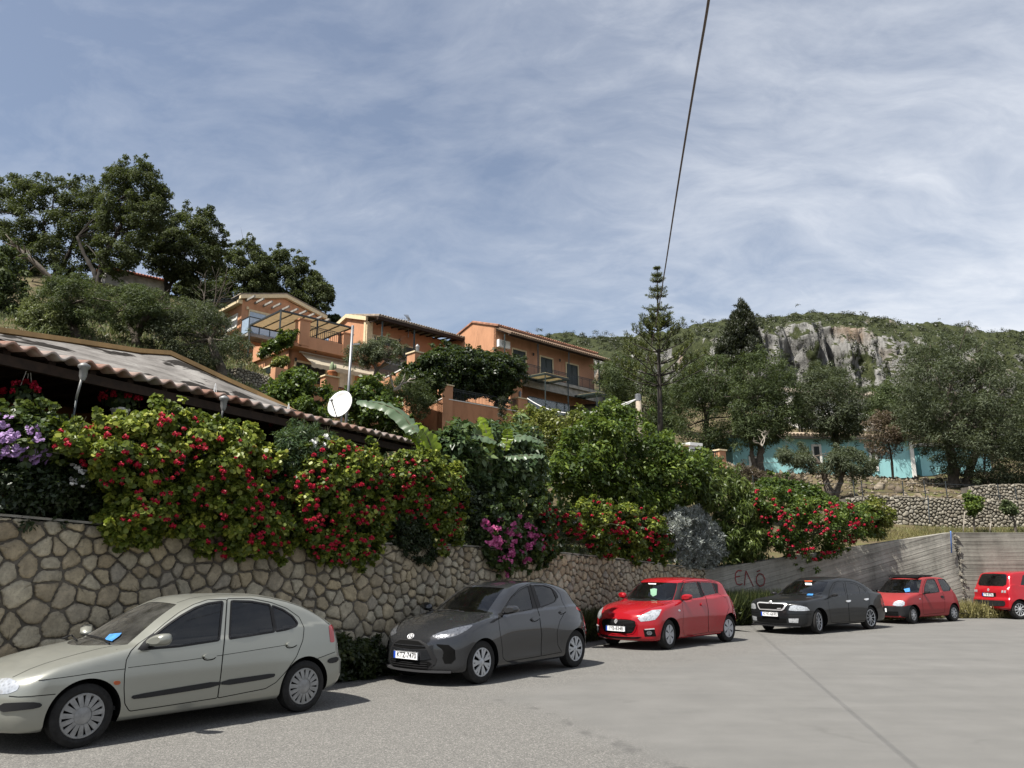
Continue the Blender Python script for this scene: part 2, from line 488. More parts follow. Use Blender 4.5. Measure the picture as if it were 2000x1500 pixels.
def place_w(a, z, o):
    p, t_, n = wall_at(a); q = p+n*o; return (q[0], q[1], z)
sw = empty('stone_wall', tuple(wall_at(ACC[2])[0])); tag(sw, 'rubble stone retaining wall of pale rounded stones behind the parked cars', 'stone wall')
def off_parent(o, root): o.parent = root; o.location = tuple(-Vector(root.location)); return o
Vv, Ff, Cc = stone_facing(rng, A0, A1, 0.0, lambda a: wall_top(a)-.03, lambda a: np.interp(a, [ACC[1], ACC[2], ACC[3], ACC[4]], [.285, .26, .205, .21]), .012, .048, place_w)
off_parent(mesh_np('stone_facing', Vv, Ff, M_STONE, None, True, attr={'rnd': Cc}), sw)
mb = MB(); As = np.unique(np.concatenate([np.arange(A0, A1, .5), ACC[1:4], [A1]]))
for a, b in zip(As[:-1], As[1:]):
    (p, _, n1), (q, _, _), n = wall_at(a+1e-4), wall_at(b-1e-4), wall_at((a+b)/2)[2]
    za, zb = wall_top(a)-.05, wall_top(b)-.05
    mb.add([tuple(p-[0, 0, .1]), tuple(q-[0, 0, .1]), tuple(q-n*.45-[0, 0, .1]), tuple(p-n*.45-[0, 0, .1]), (*p[:2], za), (*q[:2], zb), (*(q-n*.45)[:2], zb), (*(p-n*.45)[:2], za)],
           [(0, 1, 5, 4), (1, 2, 6, 5), (2, 3, 7, 6), (3, 0, 4, 7), (4, 5, 6, 7)])
off_parent(mb.build('mortar_core', M_MORTAR), sw)
mb = MB()
for a, b in zip(As[:-1], As[1:]):
    (p, _, _), (q, _, _), n = wall_at(a+1e-4), wall_at(b-1e-4), wall_at((a+b)/2)[2]
    za, zb = wall_top(a), wall_top(b); o1 = n*.02
    mb.add([(*(p+o1)[:2], za-.03), (*(q+o1)[:2], zb-.03), (*(q-n*.5)[:2], zb-.03), (*(p-n*.5)[:2], za-.03), (*(p+o1)[:2], za), (*(q+o1)[:2], zb), (*(q-n*.5)[:2], zb), (*(p-n*.5)[:2], za)],
           [(0, 1, 5, 4), (1, 2, 6, 5), (2, 3, 7, 6), (3, 0, 4, 7), (4, 5, 6, 7)])
off_parent(mb.build('coping', simple('weathered_cement_coping', (.25, .24, .21), .95, var=.35, scale=4, bump=.6)), sw)

# ---- board-marked concrete walls
def concrete(name, rot, dark):
    t = NT(name); co = t.coord()
    v = t.mapping(co, (1, 1, 1), (0, 0, 0), (0, rot, 0))
    b1 = t.noise(t.mapping(v, (.35, .35, 9)), 1.0, 7, .65, .2); b2 = t.noise(t.mapping(v, (.9, .9, 26)), 1.0, 5, .6)
    sp = t.n('SeparateXYZ'); t.set(sp.inputs[0], v)
    z = t.math('MULTIPLY', sp.outputs[2], 7.2)
    fr = t.math('FRACT', t.math('ADD', z, t.math('MULTIPLY', t.noise(co, .7, 3), .35)))
    seam = t.ramp(fr, [(0, 1.0), (.06, .7), (.13, 0.0), (1, 0.0)])
    cell = t.math('FLOOR', z); wn = t.n('TexWhiteNoise'); wn.noise_dimensions = '1D'; t.set(wn.inputs['W'], cell)
    st = t.noise(t.mapping(co, (1.3, 1.3, .35)), 1.4, 7, .65); sp2 = t.noise(co, 16, 6, .7)
    c = t.ramp(t.math('ADD', t.math('MULTIPLY', b1, .40), t.math('ADD', t.math('MULTIPLY', st, .55), t.math('MULTIPLY', wn.outputs[0], .10))), [(.30, (.07*dark, .065*dark, .055*dark)), (.48, (.22*dark, .21*dark, .18*dark)), (.62, (.31*dark, .295*dark, .255*dark)), (.75, (.42*dark, .40*dark, .35*dark))])
    br = t.noise(t.mapping(v, (.5, .5, 2)), .9, 4)
    c = t.mix(t.math('MULTIPLY', seam, t.ramp(br, [(.45, .0), (.65, .6)])), c, (.05, .045, .04))
    c = t.mix(t.ramp(sp2, [(.58, 0.0), (.75, .6)]), c, (.06, .055, .045))
    h = t.math('ADD', t.math('MULTIPLY', b2, .5), t.math('SUBTRACT', b1, t.math('MULTIPLY', seam, .6)))
    return t.done(t.bsdf(c, .92, 0, .25, t.bump(h, .5, .03)))
def conc_wall(name, label, P0, P1, z0, z1, mat, lean=.0, lean1=None, thick=.4):
    """local frame: X along the wall, Z up"""
    P0, P1 = np.array([*P0, 0.]), np.array([*P1, 0.]); d = P1-P0; L = np.linalg.norm(d); d /= L; n = np.array([d[1], -d[0], 0])
    root = empty(name, tuple(P0), math.atan2(d[1], d[0])); tag(root, label, 'concrete wall')
    nx, nz = int(L/.25), 12; V, F = [], []
    for i in range(nx+1):
        x = L*i/nx; zt = z0+(z1-z0)*i/nx; ln = lean+((lean1 if lean1 is not None else lean)-lean)*i/nx
        for j in range(nz+1): z = zt*j/nz; V.append((x, ln*z+.012*math.sin(x*3+z*5), z-.03 if j == 0 else z))
        V.append((x, thick+ln*zt, zt)); V.append((x, thick+ln*zt, 0))
    m = nz+3
    for i in range(nx):
        for j in range(m-1): F.append((i*m+j, (i+1)*m+j, (i+1)*m+j+1, i*m+j+1))
    F += [tuple(range(m))[::-1], tuple(range(nx*m, nx*m+m))]
    mesh_np('wall_face', V, F, mat, root); return root
ztc = TZ2[-1]
cw = conc_wall('concrete_wall', 'pale board-marked concrete wing wall with red painted letters beside the black car', WALL[4], WALL[5], float(TZ2[0])-.06, ztc, concrete('board_marked_concrete', R(12), .95), .03, .06)
cw2 = conc_wall('concrete_wall', 'shaded board-marked concrete wall behind the rear-facing red car', WALL[5]+np.array([.03, .05]), WALL[6], ztc, ztc-.05, concrete('shaded_concrete', R(0), .62), .06, .04)  # darker copy of the concrete, the face's shade put into its colour
# crumbling joint between the two walls
mb = MB()
for i in range(70):
    z = rng.uniform(.05, ztc-.05); p = np.array([*WALL[5], 0])+np.array([rng.normal(0, .07)-.0, -.02+.06*z, z]); r = rng.uniform(.02, .055)
    q = [p+np.array([rng.normal(0, r), rng.normal(0, r*.5)-.02, rng.normal(0, r)]) for _ in range(6)]
    mb.add([tuple(v) for v in q], [(0, 1, 2), (0, 2, 3), (0, 3, 4), (0, 4, 1), (5, 2, 1), (5, 3, 2), (5, 4, 3), (5, 1, 4)])
o = mb.build('broken_edge', simple('crumbled_concrete', (.17, .155, .125), .95, var=.4, scale=20)); off = cw2; o.parent = cw2; o.matrix_parent_inverse = Matrix.LocRotScale(cw2.location, cw2.rotation_euler, None).inverted()
# blue drain pipe at the joint
mb = MB(); p = at_y(1857, 1040, 28.15); q = at_y(1858, 1080, 28.2); mb.tube([p+np.array([0, .0, .05]), p, q+np.array([0, -.02, 0])], .022, 8)
tag(mb.build('drain_pipe', simple('faded_blue_plastic', (.08, .17, .42), .5), None, True), 'short blue plastic pipe hanging at the joint of the two concrete walls', 'pipe')
# red painted letters
def strokes(root, lines, w, name, mat, off):
    d = SEGS[4]/SLEN[4]; m = MB()
    for ln in lines:
        pts = []
        for x, y in densify(ln, 2.0, False):
            P, a = wall_hit(x, y, 0, 4, 4); n = np.array([d[1], -d[0], 0]); pts.append(P)
        for a, b in zip(pts[:-1], pts[1:]):
            n = np.array([d[1], -d[0], 0]); ln_ = .03+.03*float(np.clip(((a[:2]-WALL[4])@d)/SLEN[4], 0, 1)); t = (b-a)/(np.linalg.norm(b-a)+1e-9); s_ = np.cross(t, n)*w/2
            e0, e1 = n*(off-ln_*a[2]), n*(off-ln_*b[2])
            m.add([a-s_+e0, a+s_+e0, b+s_+e1, b-s_+e1], [(0, 1, 2, 3)])
    o = m.build(name, mat); o.parent = root; o.matrix_parent_inverse = Matrix.LocRotScale(root.location, root.rotation_euler, None).inverted(); return o
g3 = lambda p: crop(p, 5.405, 1130, 1050)
M_SPRAY = simple('faded_red_spray_paint', (.17, .025, .025), .9, var=.5, scale=3)
strokes(cw, [g3([(1730, 350), (1690, 348), (1665, 375), (1660, 440), (1675, 490), (1710, 500), (1735, 485)]), g3([(1662, 415), (1712, 408)])], .035, 'painted_letter', M_SPRAY, .018)
strokes(cw, [g3([(1755, 505), (1775, 350), (1850, 515)])], .035, 'painted_letter', M_SPRAY, .018)
strokes(cw, [g3([(1930, 380), (1955, 395), (1975, 440), (1960, 500), (1920, 515), (1885, 480), (1885, 420), (1905, 385), (1930, 380)]), g3([(1890, 360), (1925, 345)])], .035, 'painted_letter', M_SPRAY, .018)

# ---- the hillside: a thin-plate surface through points read from the photograph
CTRL = []
def cp(px, py, Y, dz=0.0): p = at_y(px, py, Y); CTRL.append((p[0], p[1], p[2]+dz))
for a in np.linspace(ACC[1]-8, ACC[-1], 18):
    p, _, n = wall_at(a); q = p-n*.9; zt = min(wall_top(a), 2.9); CTRL.append((q[0], q[1], zt-.22))
for q in [(-9, 14, 2.0), (-5, 19, 2.2), (-13, 9, 2.0), (-20, 8, 2.3), (-1, 22, 2.3), (3, 27, 2.6)]: CTRL.append(q)
cp(1700, 1035, 31); cp(1900, 1035, 31.5); cp(1620, 980, 35, -.1); cp(1850, 975, 37); cp(1985, 972, 38); cp(1480, 925, 44); cp(1560, 925, 44); cp(1880, 935, 46)
cp(1480, 934, 50); cp(1600, 934, 50); cp(1780, 942, 50.5); cp(1290, 845, 46); cp(1060, 830, 58, -1); cp(900, 830, 52, -1); cp(1150, 800, 70)
cp(150, 660, 38); cp(265, 682, 40); cp(430, 735, 42); cp(520, 760, 46); cp(30, 640, 36); cp(680, 790, 48, -1.5)
cp(190, 560, 62); cp(325, 590, 66); cp(110, 545, 60); cp(450, 610, 72); cp(560, 640, 80); cp(720, 700, 84); cp(0, 560, 56)
cp(1000, 720, 90); cp(1200, 760, 85); cp(1450, 800, 90); cp(1700, 830, 90); cp(1990, 840, 90)
CTRL += [(-60, 60, 26), (-60, 100, 36), (-20, 120, 30), (20, 130, 24), (60, 130, 20), (90, 90, 14), (70, 50, 8), (60, 32, 3.2), (-60, 20, 8), (-45, 5, 4)]
CT = np.array(CTRL)
def _tps(r): return np.where(r > 0, r*r*np.log(r+1e-9), 0)
n_ = len(CT); K = _tps(np.hypot(CT[:, None, 0]-CT[None, :, 0], CT[:, None, 1]-CT[None, :, 1]))+np.eye(n_)*.12
Pm = np.hstack([np.ones((n_, 1)), CT[:, :2]]); Am = np.block([[K, Pm], [Pm.T, np.zeros((3, 3))]])
TPS = np.linalg.solve(Am, np.concatenate([CT[:, 2], np.zeros(3)]))
def hz(x, y):
    x, y = np.atleast_1d(np.asarray(x, float)), np.atleast_1d(np.asarray(y, float))
    k = _tps(np.hypot(x[:, None]-CT[None, :, 0], y[:, None]-CT[None, :, 1]))
    return k@TPS[:n_]+TPS[n_]+TPS[n_+1]*x+TPS[n_+2]*y
bs = np.concatenate([np.linspace(.42, 3, 6), np.linspace(4, 60, 50), np.linspace(63, 110, 16)])
As2 = np.linspace(ACC[1]-10, ACC[-1], 90); V = []
for a in As2:
    p, t_, n = wall_at(a); f = np.interp(a, [As2[0], ACC[2], ACC[4], ACC[5], ACC[-1]], [132, 118, 104, 92, 80]); dr = np.array([math.cos(R(f)), math.sin(R(f)), 0])
    q0 = p-n*.42
    for b in bs: V.append(q0+dr*(b-.42))
V = np.array(V); z = hz(V[:, 0], V[:, 1]); m = len(bs)
bb = np.tile(bs, len(As2)); wt_ = np.array([min(wall_top(a), 3.0) for a in As2]).repeat(m)-.12
k = np.clip((bb-.42)/2.5, 0, 1); V[:, 2] = wt_*(1-k)+z*k+rng.normal(0, .05, len(V))*np.clip(bb/6, 0, 1)
F = np.array([(i*m+j, (i+1)*m+j, (i+1)*m+j+1, i*m+j+1) for i in range(len(As2)-1) for j in range(m-1)])
t = NT('hillside_soil_and_dry_grass'); co = t.coord()
n1 = t.noise(co, .35, 6, .6); n2 = t.noise(co, 5, 7, .7); n3 = t.noise(co, 1.1, 5)
c = t.ramp(t.math('ADD', t.math('MULTIPLY', n1, .6), t.math('MULTIPLY', n2, .4)), [(.35, (.045, .045, .020)), (.48, (.085, .068, .038)), (.6, (.125, .095, .058)), (.72, (.18, .15, .105))])
c = t.mix(t.ramp(n3, [(.5, 0.0), (.62, .6)]), c, (.09, .105, .03))
M_SOIL = t.done(t.bsdf(c, .95, 0, .2, t.bump(n2, .8, .08)))
tag(mesh_np('hillside_terrain', V, F[:, ::-1].astype(np.int32), M_SOIL, None, True), kind='structure')

# ---- the mountain beyond
RID = [(760, 690), (900, 672), (1040, 656), (1090, 650), (1150, 655), (1230, 653), (1300, 644), (1380, 633), (1480, 620), (1560, 613), (1600, 614), (1680, 622), (1760, 634), (1830, 632), (1900, 646), (2000, 650), (2120, 640), (2300, 650), (2500, 660)]
rx = np.array([r[0] for r in RID]); ry = np.array([r[1] for r in RID])
def fbm(x, y, seed=0, octs=5):
    """cheap value noise"""
    r = np.random.default_rng(seed); tot = np.zeros_like(x, float); amp = 1.0
    for o in range(octs):
        G = r.random((64, 64)); fx, fy = x*2**o, y*2**o; ix, iy = np.floor(fx).astype(int), np.floor(fy).astype(int); u, v = fx-ix, fy-iy; u = u*u*(3-2*u); v = v*v*(3-2*v)
        g = lambda a, b: G[a % 64, b % 64]
        tot += amp*((g(ix, iy)*(1-u)+g(ix+1, iy)*u)*(1-v)+(g(ix, iy+1)*(1-u)+g(ix+1, iy+1)*u)*v-.5); amp *= .55
    return tot
cols, rows = 460, 130
pxs = np.linspace(760, 2500, cols); V = []; VEG = []
for i, x in enumerate(pxs):
    top = at_y(x, np.interp(x, rx, ry), 430.0)
    dx = top[0]/430.0
    # steep crags between the wooded foot and the wooded crest
    cl = float(np.interp(x, [1250, 1330, 1480, 1560, 1700, 1800, 1900, 2100], [.25, .7, 1.0, 1.0, .8, .35, .2, .3]))
    t_ = np.linspace(0, 1, rows)
    z = 12+(top[2]-12)*np.where(t_ < .86, t_/.86, 1-(t_-.86)*.9)
    prof = np.interp(t_, [0, .36, .42, .68, .76, .86, 1.0], [0, .52, .57, .64, .82, 1.0, 1.25])
    lin = np.interp(t_, [0, .86, 1], [0, 1, 1.25]); pr = prof*cl+lin*(1-cl)
    Y = 250+180*pr; V.append(np.stack([dx*Y, Y, z], 1))
V = np.array(V); X, Yv, Z = V[..., 0], V[..., 1], V[..., 2]
tt = np.tile(np.linspace(0, 1, rows), (cols, 1)); band = np.exp(-((tt-.57)/.15)**2)
ridg = np.abs(fbm(X/26, Z/60, 3, 5))*2; flut = np.abs(fbm(X/9, Z/40, 5, 4))
V[..., 1] += band*(fbm(X/46, Z/60, 1)*16+np.abs(fbm(X/13, Z/120, 3, 5))*22+np.abs(fbm(X/5, Z/60, 5, 4))*11+fbm(X/8, Z/9, 9, 3)*5-6)+fbm(X/40, Z/40, 2)*12*(1-band)
V[..., 2] += np.where(tt > .74, np.abs(fbm(X/11, Yv/11, 4, 4))*5.0*np.clip((tt-.74)/.1, 0, 1), 0)-np.clip((tt-.74)/.1, 0, 1)*1.3
F = np.array([(i*rows+j, (i+1)*rows+j, (i+1)*rows+j+1, i*rows+j+1) for i in range(cols-1) for j in range(rows-1)], np.int32)
t = NT('limestone_crag_and_scrub'); co = t.coord(); geo = t.n('NewGeometry'); sp = t.n('SeparateXYZ'); t.set(sp.inputs[0], geo.outputs['True Normal'])
st1 = t.noise(t.mapping(co, (.30, .30, .05)), 1.0, 9, .7, .5); n2 = t.noise(co, .05, 6, .6); n3 = t.noise(co, .45, 6, .7); n4 = t.noise(t.mapping(co, (.7, .7, .12), (4, 2, 1)), 1.0, 7, .75)
rock = t.ramp(t.math('ADD', t.math('MULTIPLY', st1, .55), t.math('MULTIPLY', n4, .45)), [(.32, (.030, .030, .030)), (.44, (.12, .118, .112)), (.55, (.21, .206, .196)), (.72, (.31, .30, .285))])
rock = t.mix(t.ramp(t.noise(t.mapping(co, (.03, .03, .02), (1, 5, 2)), 1.0, 4), [(.55, 0.0), (.66, .55)]), rock, (.20, .125, .065))
veg = t.ramp(n3, [(.3, (.016, .021, .009)), (.55, (.038, .045, .018)), (.75, (.07, .074, .03))])
slope = t.math('MULTIPLY_ADD', sp.outputs[2], 1.5, t.math('MULTIPLY_ADD', n2, 1.5, -1.30))
msk = t.ramp(t.math('ADD', slope, t.math('MULTIPLY', t.math('SUBTRACT', n3, .5), .5)), [(.20, 0.0), (.32, 1.0)])
pt_ = t.ramp(t.noise(t.mapping(co, (.05, .05, .032), (2, 9, 3)), 1.0, 9, .62, .3), [(.53, 0.0), (.57, 1.0)])
msk = t.math('MAXIMUM', msk, pt_)
M_MOUNT = t.done(t.bsdf(t.mix(msk, rock, veg), .95, 0, .15, t.bump(t.math('ADD', st1, n3), .7, 1.2)))
mt = tag(mesh_np('mountain', V.reshape(-1, 3), F[:, ::-1], M_MOUNT, None, False), kind='structure')
MOUNT_V, MOUNT_T = V, tt
# ================================================================ cars
def paint(name, color, metal=.0, rough=.32, dust=.25, dustcol=(.33, .29, .23), coat=.6):
    t = NT(name); co = t.coord()
    n1 = t.noise(co, 2.2, 6, .6); n2 = t.noise(co, 14, 8, .7); n3 = t.noise(co, 90, 2)
    geo = t.n('NewGeometry'); sp = t.n('SeparateXYZ'); t.set(sp.inputs[0], geo.outputs['Normal'])
    up = t.math('MAXIMUM', sp.outputs[2], 0.0)
    d = t.math('MULTIPLY', t.math('MULTIPLY_ADD', up, .7, .22), t.math('MULTIPLY', t.math('ADD', n1, t.math('MULTIPLY', n2, .8)), dust*1.25), clamp=True)
    pz = t.n('SeparateXYZ'); t.set(pz.inputs[0], co)
    lowd = t.math('MULTIPLY', t.math('SUBTRACT', .5, pz.outputs[2], clamp=True), dust*.7)
    d = t.math('ADD', d, lowd, clamp=True)
    c = t.mix(d, color, dustcol)
    fl = t.mix(t.math('MULTIPLY', n3, .12), c, (1, 1, 1), 'MULTIPLY') if False else c
    sh = t.bsdf(fl, t.math('MULTIPLY_ADD', d, .55, rough), t.math('MULTIPLY', t.math('SUBTRACT', 1.0, d, clamp=True), metal), .12, None, coat)
    inn = t.bsdf((.02, .02, .022), .8)
    return t.done(t.mixsh(geo.outputs['Backfacing'], sh, inn))

def glass_mat(name, tint=(.30, .33, .33), dust=.06, base=.72):
    t = NT(name); co = t.coord()
    tr = t.n('BsdfTransparent'); t.set(tr.inputs[0], tint)
    gl = t.n('BsdfGlossy'); gl.inputs['Roughness'].default_value = .02; t.set(gl.inputs['Color'], (1, 1, 1))
    fr = t.n('Fresnel'); fr.inputs[0].default_value = 1.5
    m1 = t.mixsh(t.math('MULTIPLY_ADD', fr.outputs[0], .9, .015), tr.outputs[0], gl.outputs[0])
    df = t.n('BsdfDiffuse'); t.set(df.inputs[0], (.36, .35, .32))
    nz = t.noise(co, 5, 7, .65); nz2 = t.noise(t.mapping(co, (1, 1, 1), (3, 2, 1)), 1.6, 3)
    k = t.math('MULTIPLY', t.math('MULTIPLY_ADD', nz, 1.6, -.35, clamp=True), t.math('MULTIPLY', nz2, dust*2.2))
    return t.done(t.mixsh(t.math('ADD', k, dust*.12), m1, df.outputs[0]))

M_RUB = simple('black_rubber', (.010, .010, .011), .55, spec=.2)
M_TRIM = simple('black_plastic_trim', (.014, .014, .015), .5, spec=.25, var=.2)
M_TYRE = simple('tyre_rubber', (.020, .0195, .019), .85, spec=.15, var=.3, scale=20, bump=.3)
M_HOUSING = simple('dark_wheel_housing', (.005, .005, .005), .9, spec=.06)
M_SEAT = simple('car_seat_fabric', (.05, .05, .055), .9, var=.3, scale=30)
M_INT = simple('dark_cabin_plastic', (.03, .03, .032), .7)
M_CHROME = simple('chrome', (.72, .72, .73), .3, .6, var=.03)
M_ALLOY = simple('silver_wheel_paint', (.42, .43, .44), .42, .35, var=.12, scale=12)
M_GAP = simple('panel_gap_shadow', (.006, .006, .006), .9, spec=.05)
M_PLATE = simple('white_plate_enamel', (.78, .79, .80), .35, var=.03)
M_BLUE = simple('plate_blue', (.02, .07, .42), .4)
M_BLACK = simple('black_lettering', (.01, .01, .01), .5)
M_CLEAR = glass_mat('window_glass', (.50, .53, .53), dust=.012)
M_DARKGL = glass_mat('tinted_glass', (.08, .09, .09), dust=.01)
M_DUSTGL = glass_mat('dusty_windscreen_glass', (.26, .28, .28), dust=.14)
M_SHADEGL = glass_mat('side_glass', (.15, .17, .17), dust=.015)

def lamp_mat(name, base=(.36, .375, .39), rough=.16):
    t = NT(name); co = t.coord()
    v = t.voro(co, 26, 'F1', 'Distance'); nz = t.noise(co, 9, 3)
    c = t.ramp(t.math('ADD', t.math('MULTIPLY', v, .5), t.math('MULTIPLY', nz, .7)), [(.3, tuple(b*.35 for b in base)), (.5, base), (.75, tuple(min(1, b*1.3) for b in base))])
    return t.done(t.bsdf(c, rough, .35, .8, t.bump(v, .25, .01), .8))
M_LAMP = lamp_mat('headlight_lens')
M_LAMPD = lamp_mat('smoked_headlight_lens', (.10, .105, .115))
M_TAIL = simple('red_tail_lens', (.32, .012, .015), .15, coat=.8)
M_AMBER = simple('amber_lens', (.35, .07, .015), .3)

class Car:
    def __init__(s, name, label, A, psi, sp, flip=1):
        s.sp = sp; s.L = sp['L']; s.hw = sp['hw']; s.flip = flip
        ps = R(psi)
        s.d = np.array([math.sin(ps), math.cos(ps), 0]); s.no = np.array([math.cos(ps), -math.sin(ps), 0])*1.0
        if flip < 0: s.d = -s.d
        xr = sp['fo'] if flip > 0 else sp['fo']+sp['wb']
        s.o = np.array([A[0], A[1], 0.0])-s.d*xr-s.no*(s.hw-.02)
        s.root = empty(name, tuple(s.o+s.d*s.L/2))
        fwd = -s.d
        s.root.rotation_euler = (0, 0, math.atan2(fwd[1], fwd[0]))
        tag(s.root, label, 'car', 'cars parked along the wall')
        s.top = pchip(*zip(*sp['top'])); s.xf = pchip(*zip(*sp['xf'])); s.xr = pchip(*zip(*sp['xr']))
        s.w = pchip(*zip(*sp['w'])); s.tuck = pchip(*zip(*sp['tuck'])); s.belt = pchip(*zip(*sp['belt']))
        s.zc = sp.get('zc', .52); s.xa = sp.get('xa', .45); s.xb = s.L-sp.get('xb', .4)
    # ---- shape
    def F(s, P):
        sp = s.sp; x, y, z = P[:, 0], P[:, 1], P[:, 2]; ay = np.abs(y)
        t = np.clip((x-s.L*.42)/(s.L*.2), 0, 1); t = t*t*(3-2*t)
        fr = np.clip((x-.2)/.8, 0, 1)
        xs = x+(-(1-t)*sp.get('bf', .32)*(.25+.75*fr)+t*sp.get('br', .18))*y**2
        zt = s.top(xs); sl = (s.top(xs+.01)-s.top(xs-.01))/.02
        hood = np.clip((s.belt(x)+.15-zt)/.15, 0, 1)
        ft = (z-(zt-(sp.get('crown', .07)*(1-hood)+sp.get('hcrown', .05)*hood)*y**2))/np.sqrt(1+np.minimum(sl**2, 2.6))
        b = s.belt(x); ab = np.maximum(z-b, 0)
        W = s.w(x)-s.tuck(np.minimum(z, b))-ab*sp.get('tum', .34)-ab**2*sp.get('tum2', .12)-np.clip(ab/.03, 0, 1)*sp.get('shoulder', .012)
        for (xc, zc2, rx, rz, am) in sp.get('flare', []):
            W = W+am*np.exp(-((x-xc)/rx)**2-((z-zc2)/rz)**2)
        fs = (ay-W)*.95
        ff = (s.xf(z)+sp.get('bwf', .42)*ay**2.4-x)*.85
        fe = (x-(s.xr(z)-sp.get('bwr', .22)*ay**2.4))*.85
        fb = sp.get('zb', .19)+.10*np.clip((.5-x)/.5, 0, 1)*0+.12*np.clip((x-(s.L-.6))/.6, 0, 1)**2-z
        def smax(a, c, k):
            h = np.clip(.5+.5*(a-c)/k, 0, 1); return c*(1-h)+a*h+k*h*(1-h)
        f = smax(fs, ft, sp.get('k_top', .07)); f = smax(f, ff, sp.get('k_f', .09)); f = smax(f, fe, sp.get('k_r', .07)); return smax(f, fb, .05)
    def grad(s, P):
        e = 2e-3; g = np.stack([s.F(P+np.eye(3)[i]*e)-s.F(P-np.eye(3)[i]*e) for i in range(3)], 1)
        return g/(np.linalg.norm(g, axis=1, keepdims=True)+1e-9)
    def march(s, O, D, t0, t1, n=140):
        ts = np.linspace(t0, t1, n); N = len(O); hit = np.full(N, np.nan); prev = s.F(O+D*t0)
        best = np.full(N, 1e9); bt = np.full(N, t0); act = np.ones(N, bool)
        for k in range(1, n):
            f = s.F(O+D*ts[k]); m = act & (f <= 0)
            hit[m] = ts[k]; act &= ~m
            q = act & (f < best); best[q] = f[q]; bt[q] = ts[k]
            if not act.any(): break
        ok = ~np.isnan(hit); lo = np.where(ok, hit-(t1-t0)/(n-1), bt); hi = np.where(ok, hit, bt)
        for _ in range(14):
            m = (lo+hi)/2; neg = s.F(O+D*m[:, None]) <= 0
            hi = np.where(ok & neg, m, hi); lo = np.where(ok & ~neg, m, lo)
        return O+D*hi[:, None], ok
    def to_car(s, W):
        q = W-s.o; return np.stack([q@s.d, q@s.no, q[:, 2]], 1)
    def px(s, pts):
        D = rays(pts); D = D/np.linalg.norm(D, axis=1, keepdims=True)
        O = s.to_car(np.repeat(CAM[None], len(D), 0)); Dc = np.stack([D@s.d, D@s.no, D[:, 2]], 1)
        dist = np.linalg.norm(s.o+s.d*s.L/2-CAM)
        P, ok = s.march(O, Dc, max(.5, dist-3.2), dist+3.2, 330); return P
    def side(s, xz):
        xz = np.asarray(xz, float); n = len(xz)
        O = np.stack([xz[:, 0], np.full(n, 1.3), xz[:, 1]], 1)
        return s.march(O, np.tile([0, -1.0, 0], (n, 1)), 0, 1.3)[0]
    def front(s, yz, rear=False):
        yz = np.asarray(yz, float); n = len(yz)
        O = np.stack([np.full(n, s.L+.3 if rear else -.3), yz[:, 0], yz[:, 1]], 1)
        return s.march(O, np.tile([-1.0 if rear else 1.0, 0, 0], (n, 1)), 0, s.L*.75, 260)[0]
    def below(s, xy):
        xy = np.asarray(xy, float); n = len(xy)
        return s.march(np.stack([xy[:, 0], xy[:, 1], np.full(n, -.2)], 1), np.tile([0, 0, 1.0], (n, 1)), 0, 1.2)[0]
    # ---- (s, theta) chart
    SC_T = .62
    def chart(s, P):
        x, y, z = P[:, 0], np.abs(P[:, 1]), P[:, 2]-s.zc
        r = np.hypot(y, z); th = np.arctan2(z, y)
        u = np.where(x < s.xa, s.xa-np.arctan2(s.xa-x, r)*.5, np.where(x > s.xb, s.xb+np.arctan2(x-s.xb, r)*.5, x))
        return np.stack([u, th*s.SC_T], 1)
    def unchart(s, U):
        u, th = U[:, 0], U[:, 1]/s.SC_T
        ph = np.where(u < s.xa, (s.xa-u)/.5, np.where(u > s.xb, (u-s.xb)/.5, 0)); ph = np.minimum(ph, math.pi/2)
        sx = np.where(u < s.xa, -1, np.where(u > s.xb, 1, 0))
        D = np.stack([np.sin(ph)*sx, np.cos(ph)*np.cos(th), np.cos(ph)*np.sin(th)], 1)
        O = np.stack([np.clip(u, s.xa, s.xb), np.zeros(len(u)), np.full(len(u), s.zc)], 1)
        lo = np.zeros(len(u)); hi = np.full(len(u), 1.6)
        ts = np.linspace(.05, 1.6, 90); done = np.zeros(len(u), bool)
        for t in ts:
            pos = (s.F(O+D*t) > 0) & ~done; hi[pos] = t; lo[pos] = t-.02; done |= pos
        for _ in range(16):
            m = (lo+hi)/2; neg = s.F(O+D*m[:, None]) <= 0; lo = np.where(neg, m, lo); hi = np.where(neg, hi, m)
        return O+D*hi[:, None]
    def loc(s, P):
        """car coordinates -> the root's local axes (nose +X)"""
        return np.stack([s.L/2-P[:, 0], P[:, 1]*s.flip, P[:, 2]], 1)
    # ---- build the skin: regions = [(key, polygon in car coordinates Nx3, step)]
    def skin(s, regions, step=.03):
        Us = []
        u0, u1 = s.xa-.5*math.pi/2, s.xb+.5*math.pi/2; t0, t1 = -math.pi/2*s.SC_T, math.pi/2*s.SC_T
        nu, nt = int((u1-u0)/step), int((t1-t0)/(step*.75))
        edge = densify([(u0, t0), (u1, t0), (u1, t1), (u0, t1)], step)
        polys = []
        for key, P in regions:
            polys.append((key, s.chart(P)))
        gu, gt = np.meshgrid(np.linspace(u0, u1, nu)[1:-1], np.linspace(t0, t1, nt)[1:-1]); G = np.stack([gu.ravel(), gt.ravel()], 1)
        keep = np.ones(len(G), bool)
        for _, q in polys: keep &= edge_dist(G, q) > step*.4
        G = G[keep]
        V = [tuple(p) for p in edge]; E = [(i, (i+1) % len(edge)) for i in range(len(edge))]
        for _, q in polys:
            b = len(V); q = np.clip(q, (u0, t0), (u1, t1)); V += [tuple(p) for p in q]; E += [(b+i, b+(i+1) % len(q)) for i in range(len(q))]
        V += [tuple(p) for p in G]
        r = delaunay_2d_cdt([Vector(p) for p in V], E, [], 0, 1e-6, False)
